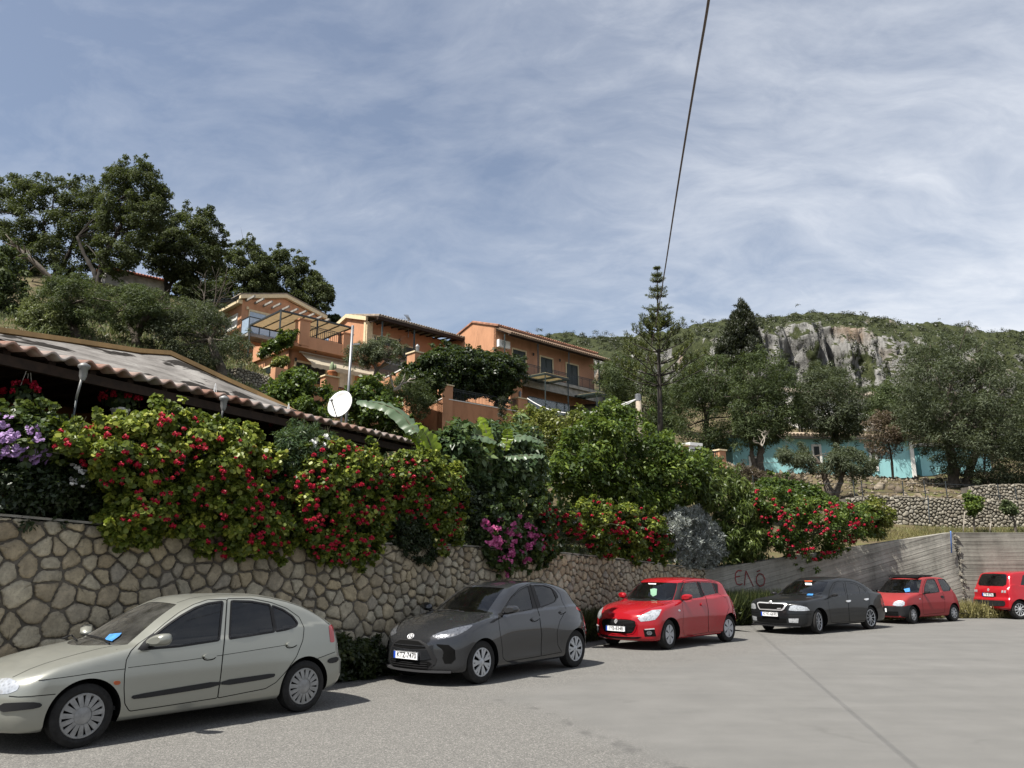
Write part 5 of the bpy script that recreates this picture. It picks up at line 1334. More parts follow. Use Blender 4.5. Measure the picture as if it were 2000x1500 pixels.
# ---------------------------------------------------------------- 6 red car seen from behind
def ignis_car():
    k = lambda p: crop(p, 6.25, 1680, 1050)
    sp = dict(L=3.70, hw=.83, fo=.78, wb=2.435,
      top=[(-.1, .6), (.03, .78), (.12, .88), (.4, .96), (.85, 1.02), (.92, 1.05), (1.15, 1.25), (1.4, 1.48), (1.55, 1.545), (1.9, 1.585), (2.3, 1.595), (2.9, 1.575), (3.2, 1.54), (3.30, 1.50), (3.42, 1.30), (3.52, 1.08), (3.62, .98), (3.8, .7)],
      xf=[(.1, .1), (.3, .0), (.6, 0), (.8, .06), (1.0, .4)],
      xr=[(.15, 3.5), (.25, 3.62), (.42, 3.70), (.62, 3.70), (.72, 3.64), (.95, 3.62), (1.1, 3.60), (1.6, 3.5)],
      w=[(0, .78), (.4, .82), (1, .82), (2.4, .815), (3.2, .83), (3.7, .775)], tuck=[(.15, .08), (.25, .03), (.4, .0), (.6, .0), (.8, .015), (1.0, .05), (1.3, .1)],
      belt=[(0, 1.0), (1.2, 1.03), (2.5, 1.08), (3.7, 1.12)], tum=.24, tum2=.08, crown=.06, bwf=.4, bwr=.16, br=.12, zb=.22,
      flare=[(.78, .5, .4, .28, .03), (3.215, .56, .42, .28, .035)])
    c = Car('red_mini_suv', 'bright red tall hatchback seen from behind with its black bumper panel, furthest along the wall', tuple((lambda q: (CAM+q*(-CAMH/q[2]))[:2])(rays([(1996, 1210)])[0])), 77.0, sp, -1)
    body = paint('bright_red_paint', (.30, .004, .010), .1, .2, .03, (.3, .2, .17), .8)
    ar, P12 = arches(c, .31, .36, .78, 3.215)
    fd = c.side(densify(rounded([(1.0, .45), (1.05, 1.02), (1.5, 1.5), (2.15, 1.52), (2.15, .30), (1.15, .28)], 1), .04))
    w1 = c.side(densify(rc([(1.15, 1.06), (1.52, 1.44), (2.1, 1.47), (2.1, 1.07)], .08), .03))
    w2 = c.side(densify(rc([(2.2, 1.08), (2.2, 1.47), (2.75, 1.45), (3.0, 1.12)], .08), .03))
    sc = c.front(densify([(0, 1.08), (.62, 1.06), (.55, 1.45), (0, 1.50)], .03))
    # rear window as the photo shows it, mirrored about the centre line
    rs = rear_half(c, [(0, 1.075), (.50, 1.075), (.60, 1.13), (.585, 1.30), (.53, 1.46), (.44, 1.485), (0, 1.495)])
    tl = c.front(densify([(.50, .93), (.69, .97), (.70, .81), (.52, .84)], .03), True)
    regs = ar+[('door', fd), ('win', w1), ('win2', w2), ('windscreen', sc), ('rearscreen', rs), ('tail', tl)]
    sp_ = dict(n=10, w1=.12, w2=.16, hub=.3, rim=.66, mat=M_ALLOY, cap=M_ALLOY)
    build_common(c, 'ignis', regs, body, (M_CLEAR, M_SHADEGL), .315, sp_, 0, P12, .034)
    sym = lambda h: h+[(-y, z) for y, z in h[::-1]]
    c.patch_yz(sym([(0, .60), (.60, .605), (.655, .58), (.655, .49), (.60, .43), (0, .41)]), 'bumper_panel', M_TRIM, c.root, .012, rear=True)
    for y in (.545, .635): c.patch_yz([(y-.03, .935), (y+.03, .945), (y+.035, .865), (y-.03, .865)], 'reversing_lamp', M_LAMP, c.root, .012, rear=True, mirror=True)
    c.patch_yz(sym([(0, .86), (.30, .85), (.30, .72), (0, .72)]), 'plate_recess', M_HOUSING, c.root, .004, rear=True)
    c.plate(3.665, .785, 'IYB-8756', c.root, True, 0, .46, .11)
    S = [(-.5, .1), (.05, .62), (.5, .25), (.5, .0), (.1, .3), (-.05, .15), (.5, -.1), (-.05, -.62), (-.5, -.25), (-.5, 0), (-.1, -.3), (.05, -.15)]
    eb = MB(); eb.prism([(0, -y*.085, z*.085) for y, z in S], (-.012, 0, 0)); e = eb.build('badge', M_CHROME, c.root); P = c.loc(c.front([(0, .95)], True))[0]; e.location = (P[0]-.006, 0, .95)
    m = MB(); a = c.loc(c.front([(.0, 1.09)], True))[0]; b = c.loc(c.front([(-.34, 1.11)], True))[0]; m.bar(a+np.array([-.02, 0, 0]), b+np.array([-.02, 0, 0]), .02); m.build('wiper', M_RUB, c.root)
    c.cabin(c.root, 1.3, 1.05); c.seats([(2.0, (-.34, .34), True), (2.75, (-.36, .36), True)], c.root)
    return c

CARS = dict(silver=silver_car(), grey=grey_car(), swift=swift_car(), black=black_car(), seic=seic_car(), ignis=ignis_car())
# ================================================================ houses
def plaster(name, col, stain=.35):
    t = NT(name); co = t.coord(); n1 = t.noise(co, .45, 6, .65); n2 = t.noise(t.mapping(co, (1.2, 1.2, .3)), 1.6, 6, .6); n3 = t.noise(co, 14, 4)
    c = t.ramp(t.math('ADD', t.math('MULTIPLY', n1, .5), t.math('MULTIPLY', n2, .5)), [(.32, tuple(q*.72 for q in col)), (.5, col), (.7, tuple(min(1, q*1.16) for q in col))])
    c = t.mix(t.ramp(n2, [(.56, 0.0), (.75, stain)]), c, tuple(q*.5 for q in col))
    return t.done(t.bsdf(c, .9, 0, .2, t.bump(n3, .25, .01)))
M_ORANGE = plaster('orange_plaster', (.45, .235, .135)); M_ORANGE2 = plaster('shaded_orange_plaster', (.39, .195, .11))  # second plaster is darker, shade of the less-lit faces put into its colour
M_PINK = plaster('salmon_plaster', (.43, .23, .145))
M_CREAM = simple('cream_trim', (.58, .48, .31), .8, var=.12); M_WHITEP = simple('white_paintwork', (.66, .65, .61), .6, var=.08)
M_GREEN = simple('dark_green_paint', (.012, .022, .020), .5); M_IRON = simple('dark_grey_iron', (.035, .042, .045), .5, .4)
M_DARKIN = simple('dark_room_interior', (.010, .010, .010), .9); M_WOOD = simple('dark_brown_timber', (.026, .016, .011), .75, spec=.2, var=.4, scale=8)
M_TILE = simple('terracotta_roof_tile', (.27, .13, .08), .85, var=.45, scale=3, bump=.4); M_TILEG = simple('lichened_grey_roof_tile', (.20, .165, .13), .9, var=.45, scale=3)
M_WHITEC = simple('white_casing', (.72, .72, .70), .45, var=.05)
M_CONC = simple('grey_render', (.22, .21, .19), .9, var=.4, scale=2)
M_WIN = glass_mat('house_window_glass', (.10, .12, .13), dust=.04); M_SKYGL = simple('sky_reflection_glass', (.30, .38, .48), .06, .0, .9, var=.1); M_CLEARGL = glass_mat('balcony_panel_glass', (.5, .56, .58), dust=.03)  # balcony glass is opaque blue, the sky's reflection put into its colour
M_VER = simple('brown_reed_roofing', (.13, .085, .055), .9, var=.4, scale=6)
M_TERRA = simple('terracotta_pot', (.34, .13, .06), .85); M_STEEL = simple('galvanised_steel', (.20, .205, .21), .45, .6)

def translucent(name, col, k=.5):
    t = NT(name); co = t.coord(); c = t.ramp(t.noise(co, 3, 4), [(.3, tuple(q*.85 for q in col)), (.7, col)])
    d = t.bsdf(c, .85, 0, .2); tr = t.n('BsdfTranslucent'); t.set(tr.inputs[0], c); return t.done(t.mixsh(k, d, tr.outputs[0]))
M_CANVAS = translucent('cream_canvas', (.66, .58, .44)); M_BAMBOO = translucent('pale_slat_wood', (.62, .55, .38))
class Fac:
    """a vertical face: p0 at its reference edge, e along it, n out of it; pixels turn into (along, height)"""
    def __init__(s, root, p0, az, flipn=False):
        s.root = root; s.p0 = np.array([p0[0], p0[1], 0.0]); a = R(az)
        s.e = np.array([math.sin(a), math.cos(a), 0]); s.n = np.array([math.cos(a), -math.sin(a), 0])
        if flipn: s.n = -s.n
    def uz(s, px, py, off=0.0):
        P = on_plane(px, py, s.p0+s.n*off, s.n); return float((P-s.p0)@s.e), float(P[2])
    def P(s, u, z, off=0.0): return s.p0+s.e*u+s.n*off+np.array([0, 0, z])
    def box(s, mb, u0, u1, z0, z1, d0, d1): return mb.frame_box(s.P(u0, z0, d0), s.e*(u1-u0), s.n*(d1-d0), (0, 0, z1-z0))
    def poly(s, mb, uz, d0, d1): return mb.prism([s.P(u, z, d0) for u, z in uz], s.n*(d1-d0))
    def rect_px(s, a, b, off=0.0):
        u0, z0 = s.uz(*a, off); u1, z1 = s.uz(*b, off); return min(u0, u1), max(u0, u1), min(z0, z1), max(z0, z1)

def built(mb, name, mat, root, par=None, smooth=False):
    """link a mesh given in world coordinates under an unrotated root"""
    o = mb.build(name, mat, None, smooth)
    o.data.transform(Matrix.Translation(-Vector(root.location))); o.parent = par or root
    import bmesh
    bm = bmesh.new(); bm.from_mesh(o.data); bmesh.ops.recalc_face_normals(bm, faces=bm.faces); bm.to_mesh(o.data); bm.free(); return o

def door(f, root, u0, u1, z0, z1, kind='shutter', frame=M_CREAM, fw=.13, off=0.0):
    m = MB(); f.box(m, u0, u1, z0, z1, off-.02, off+.03); o = built(m, 'door' if kind != 'window' else 'window', M_GREEN if kind == 'shutter' else (M_WIN if kind == 'glass' else (M_WHITEP if kind == 'white' else M_DARKIN)), root)
    m = MB(); f.box(m, u0-fw, u0, z0, z1+fw, off, off+.07); f.box(m, u1, u1+fw, z0, z1+fw, off, off+.07); f.box(m, u0, u1, z1, z1+fw, off, off+.07); built(m, 'door_frame', frame, root, o)
    m = MB(); uc = (u0+u1)/2
    for a, b in ((u0+.05, uc-.02), (uc+.02, u1-.05)):
        f.box(m, a, a+.07, z0+.05, z1-.05, off+.031, off+.055); f.box(m, b-.07, b, z0+.05, z1-.05, off+.031, off+.055)
        for k in range(4): zz = z0+.06+(z1-z0-.2)*k/3; f.box(m, a+.07, b-.07, zz, zz+.08, off+.031, off+.05)
    built(m, 'door_leaf', M_GREEN if kind in ('shutter', 'glass', 'window') else M_WHITEP, root, o); return o

def railing(f, root, u0, u1, z0, z1, off, gap=.13, mat=M_IRON, deco=True, r=.016):
    m = MB(); n = max(2, int((u1-u0)/gap))
    m.bar(f.P(u0, z1, off), f.P(u1, z1, off), .05, .035); m.bar(f.P(u0, z0+.08, off), f.P(u1, z0+.08, off), .035, .03)
    if deco: m.bar(f.P(u0, z1-.14, off), f.P(u1, z1-.14, off), .03, .025)
    for k in range(n+1):
        u = u0+(u1-u0)*k/n; m.bar(f.P(u, z0, off), f.P(u, z1, off), r*1.6 if k % 8 else .045)
    return built(m, 'railing', mat, root)

def lantern(f, root, u, z, off=.0):
    m = MB(); p = f.P(u, z, off+.16); m.lathe([(.001, .16), (.05, .14), (.09, .08), (.06, .07), (.075, -.06), (.03, -.12), (.001, -.13)], 8, p); m.bar(f.P(u, z+.16, off), p+np.array([0, 0, .16]), .025)
    return built(m, 'wall_lantern', M_IRON, root)

def tile_roof(f, root, u0, u1, ze, zr, run, over=.3, mat=M_TILE, name='roof'):
    """slope rising away from the face, corrugated by rows of barrel tiles"""
    m = MB(); d = np.array([0, 0, 1.0]); th = .06
    a, b = f.P(u0, ze, over), f.P(u1, ze, over); c, e_ = f.P(u1, zr, -run), f.P(u0, zr, -run)
    m.add([a, b, c, e_, a-d*th*2, b-d*th*2, c-d*th*2, e_-d*th*2], [(0, 1, 2, 3), (7, 6, 5, 4), (0, 4, 5, 1), (1, 5, 6, 2), (2, 6, 7, 3), (3, 7, 4, 0)])
    n = int((u1-u0)/.26); s_ = (e_-a); s_ /= np.linalg.norm(s_); up = np.cross(f.e, s_); up = up if up[2] > 0 else -up
    for i in range(n):
        u = u0+(i+.5)*(u1-u0)/n; q0 = f.P(u, ze, over+.04); q1 = f.P(u, zr, -run); V = []
        for q in (q0, q1):
            for k in range(6): an = math.pi*k/5; V.append(q+f.e*.105*math.cos(an)+up*(.085*math.sin(an)+.0))
        m.add(V, [(k, k+1, 7+k, 6+k) for k in range(5)]+[tuple(range(6))])
    return built(m, name, mat, root)

def ac_unit(f, root, u0, u1, z0, z1, off=.0):
    m = MB(); f.box(m, u0, u1, z0, z1, off+.05, off+.35); o = built(m, 'air_conditioner', M_WHITEC, root)
    m = MB(); c = f.P((u0*.58+u1*.42), (z0+z1)/2, off+.352); r = (z1-z0)*.38
    for q in (1, .75, .5, .25): m.tube([c+r*q*(f.e*math.cos(a)+np.array([0, 0, math.sin(a)])) for a in np.linspace(0, 2*math.pi, 17)], .012, 4)
    built(m, 'fan_grille', M_IRON, root, o); return o

def house(name, label, cat, p): r = empty(name, tuple(p)); tag(r, label, cat); return r
c6 = lambda x, y: (x/4+400, y/4+540)
c7 = lambda x, y: (x/3.571+720, y/3.571+600)

# ---------------------------------------------------------------- house with the long balcony (centre)
def house_balcony():
    P0 = at_y(*c7(885, 350), 64.0); r = house('balcony_house', 'orange house with a long railed balcony and three dark double doors under its veranda', 'house', P0)
    F_ = Fac(r, P0, 46.5); G = Fac(r, P0, -43.5, True)
    zt = F_.uz(*c7(885, 132))[1]; uR = F_.uz(*c7(1572, 440))[0]; zfl = F_.uz(*c7(1092, 468), 1.6)[1]
    ua, za = G.uz(*c7(727, 108)); zb = zfl-6.5
    m = MB()   # gable wall with its full symmetrical outline
    W2 = 2*ua; zl = zt-.2
    G.poly(m, [(0, zb), (0, zt), (ua, za), (W2, zl), (W2, zb)], -.25, 0); built(m, 'gable_wall', M_ORANGE, r)
    m = MB(); F_.box(m, .0, uR, zb, zt, -.25, -.001); F_.box(m, uR-.25, uR, zb, zt, -W2, -.25); F_.box(m, 0.26, uR-.26, zb, zt, -W2, -W2+.25); built(m, 'facade_wall', M_PINK, r)
    m = MB(); e2 = -F_.n
    for z_, k in ((zt, 0), ): m.prism([F_.P(uR, zt, -.02), F_.P(uR, za, -ua), F_.P(uR, zt, -W2)], -F_.e*.2)
    built(m, 'gable_wall', M_ORANGE, r)
    tile_roof(F_, r, -.12, uR+.3, zt+.02, za+.10, ua, .38); 
    B = Fac(r, P0-F_.n*W2, 46.5, True); tile_roof(B, r, -.12, uR+.3, zt+.02, za+.10, ua, .3)
    m = MB(); G.poly(m, [(-.1, zt+.0), (-.1, zt+.1), (ua, za+.13), (ua, za+.03)], .0, .06); G.poly(m, [(W2, zt), (W2, zt+.1), (ua, za+.13), (ua, za+.03)], .0, .06); built(m, 'verge', M_TILEG, r)
    # veranda roof on posts
    zv = F_.uz(*c7(950, 205), 1.65)[1]+.42
    tile_roof(F_, r, .0, uR+.35, zv-.02, zt-.10, -.05, 1.9, M_VER, 'veranda_roof')
    m = MB(); m.bar(F_.P(-.0, zv-.14, 1.65), F_.P(uR+.3, zv-.14, 1.65), .12, .16); n = 14
    for i in range(n): u = .1+i*(uR)/(n-1); m.bar(F_.P(u, zt-.32, .0), F_.P(u, zv-.12, 1.85), .08, .10)
    built(m, 'veranda_beams', M_WOOD, r)
    for x, y in ((948, 300), (1182, 400), (1398, 450), (1607, 480)):
        u = F_.uz(*c7(x, y), 1.6)[0]; m = MB(); m.bar(F_.P(u, zfl, 1.6), F_.P(u, zv-.2, 1.6), .10); built(m, 'veranda_post', M_GREEN, r)
    m = MB(); F_.box(m, -.0, uR+.3, zfl-.28, zfl, .0, 1.75); built(m, 'balcony', M_CONC, r)
    zr = F_.uz(*c7(1092, 392), 1.6)[1]; railing(F_, r, -.1, uR+.25, zfl, zr, 1.65)
    for (a, b) in ((c7(1003, 292), c7(1092, 395)), (c7(1197, 345), c7(1280, 470)), (c7(1378, 392), c7(1458, 520))):
        u0, u1, z0, z1 = F_.rect_px(a, b); door(F_, r, u0, u1, zfl, z1, 'shutter', M_CREAM)
    for p in (c7(1150, 330), c7(1335, 372)): u, z = F_.uz(*p, .16); lantern(F_, r, u, z)
    u0, u1, z0, z1 = F_.rect_px(c7(908, 222), c7(985, 292), .3); ac_unit(F_, r, u0, u1, z0, z1)
    # lower storey: shaded porch with glazed doors, slatted pergolas in front
    m = MB(); zl = zfl-3.0; F_.box(m, .05, uR, zb, zfl-.29, .0, .05); built(m, 'lower_wall', M_ORANGE2, r)
    m = MB(); u0, u1, z0, z1 = F_.rect_px(c7(985, 490), c7(1068, 600), 1.7); F_.box(m, u0, u1, zl-1.2, zfl-.29, .06, 1.75); built(m, 'pier', M_ORANGE, r)
    m = MB(); F_.box(m, u1+.05, uR+.2, zfl-1.0, zfl-.30, 1.3, 1.5); built(m, 'lintel', M_CONC, r)
    for (a, b) in ((c7(1315, 690), c7(1370, 790)), (c7(1380, 700), c7(1435, 800))):
        q0, q1, z0, z1 = F_.rect_px(a, b, .1); door(F_, r, q0, q1, z1-2.2, z1, 'glass', M_WHITEP, .1, .06)
    zg = F_.uz(*c7(1110, 620), 1.9)[1]
    m = MB(); q0 = F_.uz(*c7(1110, 650), 1.9)[0]; q1 = F_.uz(*c7(1400, 720), 1.9)[0]; F_.box(m, q0, q1, zg-1.3, zg, 1.9, 1.93); built(m, 'glass_screen', M_CLEARGL, r)
    m = MB(); m.bar(F_.P(q0, zg, 1.92), F_.P(q1, zg, 1.92), .06, .05); built(m, 'screen_rail', M_IRON, r)
    for (al, ar, zo) in ((c7(1090, 470), c7(1385, 535), 0), (c7(1450, 610), c7(1640, 640), 0)):
        u0, z0 = F_.uz(*al, 2.0); u1 = F_.uz(*ar, 4.2)[0]; z0 = zfl-.42 if zo == 0 and al[0] < 1100 else zfl-1.05
        d0, d1 = 1.8, 4.4; mm = MB()
        for (p, q) in ((F_.P(u0, z0, d0), F_.P(u1, z0, d0)), (F_.P(u0, z0-.12, d1), F_.P(u1, z0-.12, d1)), (F_.P(u0, z0, d0), F_.P(u0, z0-.12, d1)), (F_.P(u1, z0, d0), F_.P(u1, z0-.12, d1)), (F_.P((u0+u1)/2, z0, d0), F_.P((u0+u1)/2, z0-.12, d1))): mm.bar(p, q, .12, .16)
        pg = built(mm, 'pergola', M_GREEN, r)
        ms = MB(); k = int((d1-d0)/.16)
        for i in range(k): dd = d0+.1+i*.16; zz = z0+.11-.12*(dd-d0)/(d1-d0); F_.box(ms, u0+.05, u1-.05, zz, zz+.025, dd, dd+.10)
        built(ms, 'slats', M_BAMBOO, r, pg)
        for u in (u0+.05, u1-.05):
            mp = MB(); mp.bar(F_.P(u, z0-4.6, d1-.06), F_.P(u, z0-.1, d1-.06), .10); built(mp, 'pergola_post', M_GREEN, r, pg)
    return r, F_, zfl
H3, F3, Z3 = house_balcony()

# ---------------------------------------------------------------- terrace in front of it: retaining wall, pillars, iron fence
def terrace():
    P0 = at_y(*c7(512, 760), 54.0); r = house('terrace_wall', 'orange terrace retaining wall with square pillars and black iron railing under the vine pergola', 'terrace', P0)
    F_ = Fac(r, P0, 48.5); G = Fac(r, P0, -41.5, True)
    zt = F_.uz(*c7(585, 650))[1]; uR = F_.uz(*c7(1040, 720))[0]; zb = zt-6
    m = MB(); F_.box(m, .0, uR, zb, zt, -.35, 0); built(m, 'wall', M_ORANGE2, r)
    m = MB(); z1 = zt; pts = [(0.0, zb), (0.0, zt)]
    for q in (c7(415, 690), c7(260, 755)): pts.append(G.uz(*q))
    pts.append((pts[-1][0], zb)); G.poly(m, pts, -.35, 0); built(m, 'side_wall', M_ORANGE, r)
    m = MB(); F_.box(m, .55, uR, zt, zt+.06, -.40, .05); cap = built(m, 'coping', M_WHITEP, r)
    m = MB(); G.poly(m, [pts[1], pts[2], pts[3], (pts[3][0], pts[3][1]+.07), (pts[2][0], pts[2][1]+.07), (pts[1][0], pts[1][1]+.07)], -.38, .04); built(m, 'coping', M_WHITEP, r)
    zp = F_.uz(*c7(540, 545))[1]
    def pillar(u0, u1, zt_):
        m = MB(); F_.box(m, u0, u1, zb, zt_, -.62, .03); o = built(m, 'pillar', M_ORANGE, r); m = MB(); F_.box(m, u0-.07, u1+.07, zt_, zt_+.09, -.69, .10); built(m, 'pillar_cap', M_CREAM, r, o)
        m = MB(); c = F_.P((u0+u1)/2, zt_+.09, -.3); m.lathe([(.12, 0), (.12, .05), (.10, .06), (.13, .42), (.16, .44), (.05, .6), (.001, .62)], 8, c); built(m, 'pillar_lantern', M_STEEL, r, o)
    u1 = F_.uz(*c7(586, 600))[0]; pillar(.0, u1, zp)
    a, b = F_.uz(*c7(1042, 660))[0], F_.uz(*c7(1105, 690))[0]; pillar(a, b, F_.uz(*c7(1070, 640))[1])
    railing(F_, r, u1+.02, a-.02, zt+.06, F_.uz(*c7(640, 578), -.2)[1], -.2, .14)
    m = MB(); p, z = F_.uz(*c7(535, 300), -.2); m.bar(F_.P(p, zp, -.25), F_.P(p, z, -.25), .09); built(m, 'pergola_post', M_GREEN, r)
    return r, F_
TERR, FT = terrace()

# ---------------------------------------------------------------- middle house (white cornice, brown eave)
def house_middle():
    P0 = at_y(*c6(1262, 440), 62.0); r = house('middle_house', 'orange house with cream gable cornice and dark eave, between two other orange houses', 'house', P0)
    F_ = Fac(r, P0, 46); G = Fac(r, P0, -44, True)
    zt = F_.uz(*c6(1268, 345))[1]; uR = F_.uz(*c6(1900, 560))[0]; zb = zt-9; ua, za = G.uz(*c6(1118, 322)); W2 = 2*ua
    m = MB(); G.poly(m, [(0, zb), (0, zt), (ua, za), (W2, zt), (W2, zb)], -.25, 0); built(m, 'gable_wall', M_ORANGE, r)
    m = MB(); F_.box(m, 0, uR, zb, zt, -.25, -.001); F_.box(m, uR-.25, uR, zb, zt, -W2, -.26); built(m, 'facade_wall', M_ORANGE2, r)
    m = MB(); G.poly(m, [(-.15, zt-.05), (-.15, zt+.30), (ua, za+.30), (ua, za-.05)], .0, .22); G.poly(m, [(W2+.2, zt-.05), (W2+.2, zt+.30), (ua, za+.30), (ua, za-.05)], .0, .22); built(m, 'cornice', M_CREAM, r)
    m = MB(); F_.box(m, -.02, .55, zb, zt-.06, .0, .12); G.box(m, .0, .28, zb, zt-.06, 0.0, .10); built(m, 'corner_pilaster', M_CREAM, r)
    tile_roof(F_, r, -.1, uR+.4, zt+.05, za+.28, ua, 1.9, M_TILEG); B = Fac(r, P0-F_.n*W2, 46, True); tile_roof(B, r, -.1, uR+.4, zt+.05, za+.28, ua, .3, M_TILEG)
    m = MB(); F_.box(m, -.1, uR+.3, zt-.32, zt-.06, 1.62, 1.86); n = 12
    for i in range(n): u = .2+i*(uR-.4)/(n-1); m.bar(F_.P(u, zt-.1, .02), F_.P(u, zt-.22, 1.7), .09, .12)
    built(m, 'eave_beams', M_WOOD, r)
    for x, y in ((1385, 440), (1635, 530)):
        u = F_.uz(*c6(x, y), 1.6)[0]; m = MB(); m.bar(F_.P(u, zt-4, 1.6), F_.P(u, zt-.3, 1.6), .13); built(m, 'veranda_post', M_GREEN, r)
    for a, b in ((c6(1305, 462), c6(1370, 545)), (c6(1375, 470), c6(1500, 560)), (c6(1550, 545), c6(1640, 640)), (c6(1320, 465), c6(1330, 540))):
        u0, u1, z0, z1 = F_.rect_px(a, b); door(F_, r, u0, u1, z0, z1, 'shutter', M_CREAM, .12)
    u, z = F_.uz(*c6(1523, 500), .16); lantern(F_, r, u, z)
    m = MB(); F_.box(m, -.5, uR+.2, zt-3.9, zt-3.6, .0, 1.8); built(m, 'veranda_floor', M_CONC, r); railing(F_, r, .0, uR, zt-3.6, zt-2.7, 1.7, .16)
    return r, F_
H2, F2 = house_middle()
def antenna():
    p = at_y(*c6(1592, 408), 64.0); top = at_y(*c6(1592, 338), 64.0); r = empty('roof_antenna', tuple(p)); tag(r, 'thin metal television aerial standing on the roof of the middle orange house', 'antenna')
    m = MB(); m.tube([p-np.array([0, 0, .8]), top], .035, 6); built(m, 'mast', M_STEEL, r)
    a, b = at_y(*c6(1470, 342), 64.3), at_y(*c6(1600, 340), 64.0); m = MB(); m.tube([a, b], .03, 5)
    for k in range(9): q = a+(b-a)*(k+.3)/9.5; m.tube([q-np.array([.1, -.25, .15]), q+np.array([.1, -.25, .15])], .015, 4)
    built(m, 'boom', M_STEEL, r); m = MB()
    q0, q1 = at_y(*c6(1556, 298), 64.0), at_y(*c6(1600, 345), 64.0)
    for k in range(4): d = np.array([.18, 0, .0])*k; m.tube([q0+d*.6, q1+d*.2], .025, 4)
    m.tube([at_y(*c6(1548, 372), 64), at_y(*c6(1580, 340), 64)], .025, 4); m.tube([at_y(*c6(1580, 380), 64), at_y(*c6(1592, 340), 64)], .025, 4)
    built(m, 'reflector', M_STEEL, r)
antenna()

# ---------------------------------------------------------------- left house (glass balcony, canopy terrace, awning)
def house_left():
    P0 = at_y(*c6(284, 330), 57.0); r = house('terraced_house', 'tall orange house with glass balcony and canvas-roofed terrace above a cream awning', 'house', P0)
    F_ = Fac(r, P0, 46); G = Fac(r, P0, -44, True)
    zt = F_.uz(*c6(288, 178))[1]; ua, za = F_.uz(*c6(625, 176)); W2 = 2*ua; zb = zt-12
    m = MB(); F_.poly(m, [(0, zb), (0, zt), (ua, za), (W2, zt), (W2, zb)], -.25, 0); built(m, 'gable_wall', M_ORANGE, r)
    m = MB(); D = 9; G.box(m, .001, D, zb, zt, -.25, -.01); built(m, 'side_wall', M_ORANGE, r)
    m = MB(); F_.box(m, W2-.25, W2, zb, zt, -D, -.26); F_.box(m, .3, W2-.3, zb, zt, -D, -D+.2); built(m, 'rear_wall', M_ORANGE2, r)
    m = MB(); F_.poly(m, [(-.3, zt-.02), (-.3, zt+.28), (ua, za+.34), (ua, za+.04)], .0, .3); F_.poly(m, [(W2+.3, zt-.02), (W2+.3, zt+.28), (ua, za+.34), (ua, za+.04)], .0, .3); built(m, 'cornice', M_CREAM, r)
    # two roof slopes running back from the gable
    m = MB()
    for u0, u1 in ((-.35, ua), (W2+.35, ua)): a, b = F_.P(u0, zt+.3, .3), F_.P(u1, za+.36, .3); m.prism([a, b, b+np.array([0, 0, .08]), a+np.array([0, 0, .08])], -F_.n*(D+.3))
    built(m, 'roof', M_TILEG, r)
    # stub beams
    for (x, y) in ((322, 190), (392, 210), (457, 232), (522, 248), (590, 268), (655, 288), (722, 303), (782, 325), (842, 345), (900, 365)):
        u, z = F_.uz(*c6(x, y)); m = MB(); m.bar(F_.P(u, z, 0), F_.P(u, z, 1.5), .12, .16); built(m, 'beam_end', M_WOOD if False else M_CONC, r)
    # glazed opening and balcony with glass panels
    u0, z1 = F_.uz(*c6(350, 272)); u1 = F_.uz(*c6(600, 350))[0]; zf = F_.uz(*c6(345, 440), 1.3)[1]
    m = MB(); F_.box(m, u0, u1, zf, z1, -.02, .03); w_ = built(m, 'window', M_SKYGL, r); m = MB()
    for a in (u0-.08, (u0+u1)/2, u1): F_.box(m, a, a+.08, zf, z1, .0, .07)
    F_.box(m, u0-.08, u1+.08, z1, z1+.16, .0, .08); built(m, 'window_frame', M_CREAM, r, w_)
    b0 = F_.uz(*c6(340, 420), 1.3)[0]; b1 = u1+1.0
    m = MB(); F_.box(m, b0-.05, b1, zf-.25, zf, .0, 1.4); built(m, 'balcony', M_CONC, r)
    zr = F_.uz(*c6(345, 312), 1.3)[1]; m = MB(); n = 5
    for i in range(n): a = b0+(b1-b0)*i/n; F_.box(m, a+.05, a+(b1-b0)/n-.05, zf+.08, zr-.05, 1.31, 1.33)
    m.frame_box(F_.P(b0, zf+.08, .1), F_.n*1.2, F_.e*.02, (0, 0, zr-zf-.13)); built(m, 'glass_panel', M_SKYGL, r)
    m = MB(); m.bar(F_.P(b0, zr, 1.32), F_.P(b1, zr, 1.32), .06); m.bar(F_.P(b0, zr, 1.32), F_.P(b0, zr, 0), .06)
    for i in range(n+1): a = b0+(b1-b0)*i/n; m.bar(F_.P(a, zf, 1.32), F_.P(a, zr, 1.32), .05)
    built(m, 'balcony_rail', M_IRON, r)
    u, z = F_.uz(*c6(338, 245), .2); m = MB(); m.lathe([(.001, .12), (.1, .1), (.1, -.12), (.001, -.14)], 10, F_.P(u, z, .15)); built(m, 'wall_lamp', M_CREAM, r)
    # side: small balcony with white door and dark louvred sunshade
    g0, g1, z0, z1 = G.rect_px(c6(255, 300), c6(165, 440)); door(G, r, g0, g1, z0, z1, 'white', M_WHITEP, .1)
    zz = G.uz(*c6(200, 440), .9)[1]; zz2 = G.uz(*c6(200, 318), .9)[1]; m = MB(); G.box(m, g0-.4, g1+.8, zz-.2, zz, .0, 1.0); built(m, 'side_balcony', M_CONC, r); railing(G, r, g0-.4, g1+.8, zz, zz2, .95, .5, M_IRON, False)
    m = MB(); G.box(m, .0, D, zt-.35, zt-.02, .0, .35); built(m, 'eave_board', M_CREAM, r)
    m = MB()
    for i in range(7): q = .3+i*.35; m.bar(G.P(-.0, zt+.05-.22*i*.5, q), G.P(4.5, zt+.05-.22*i*.5, q), .26, .05)
    for u in (.3, 2.4, 4.4): m.bar(G.P(u, zt+.0, 0), G.P(u, zt-.8, 2.7), .08, .1)
    built(m, 'louvred_sunshade', M_IRON, r)
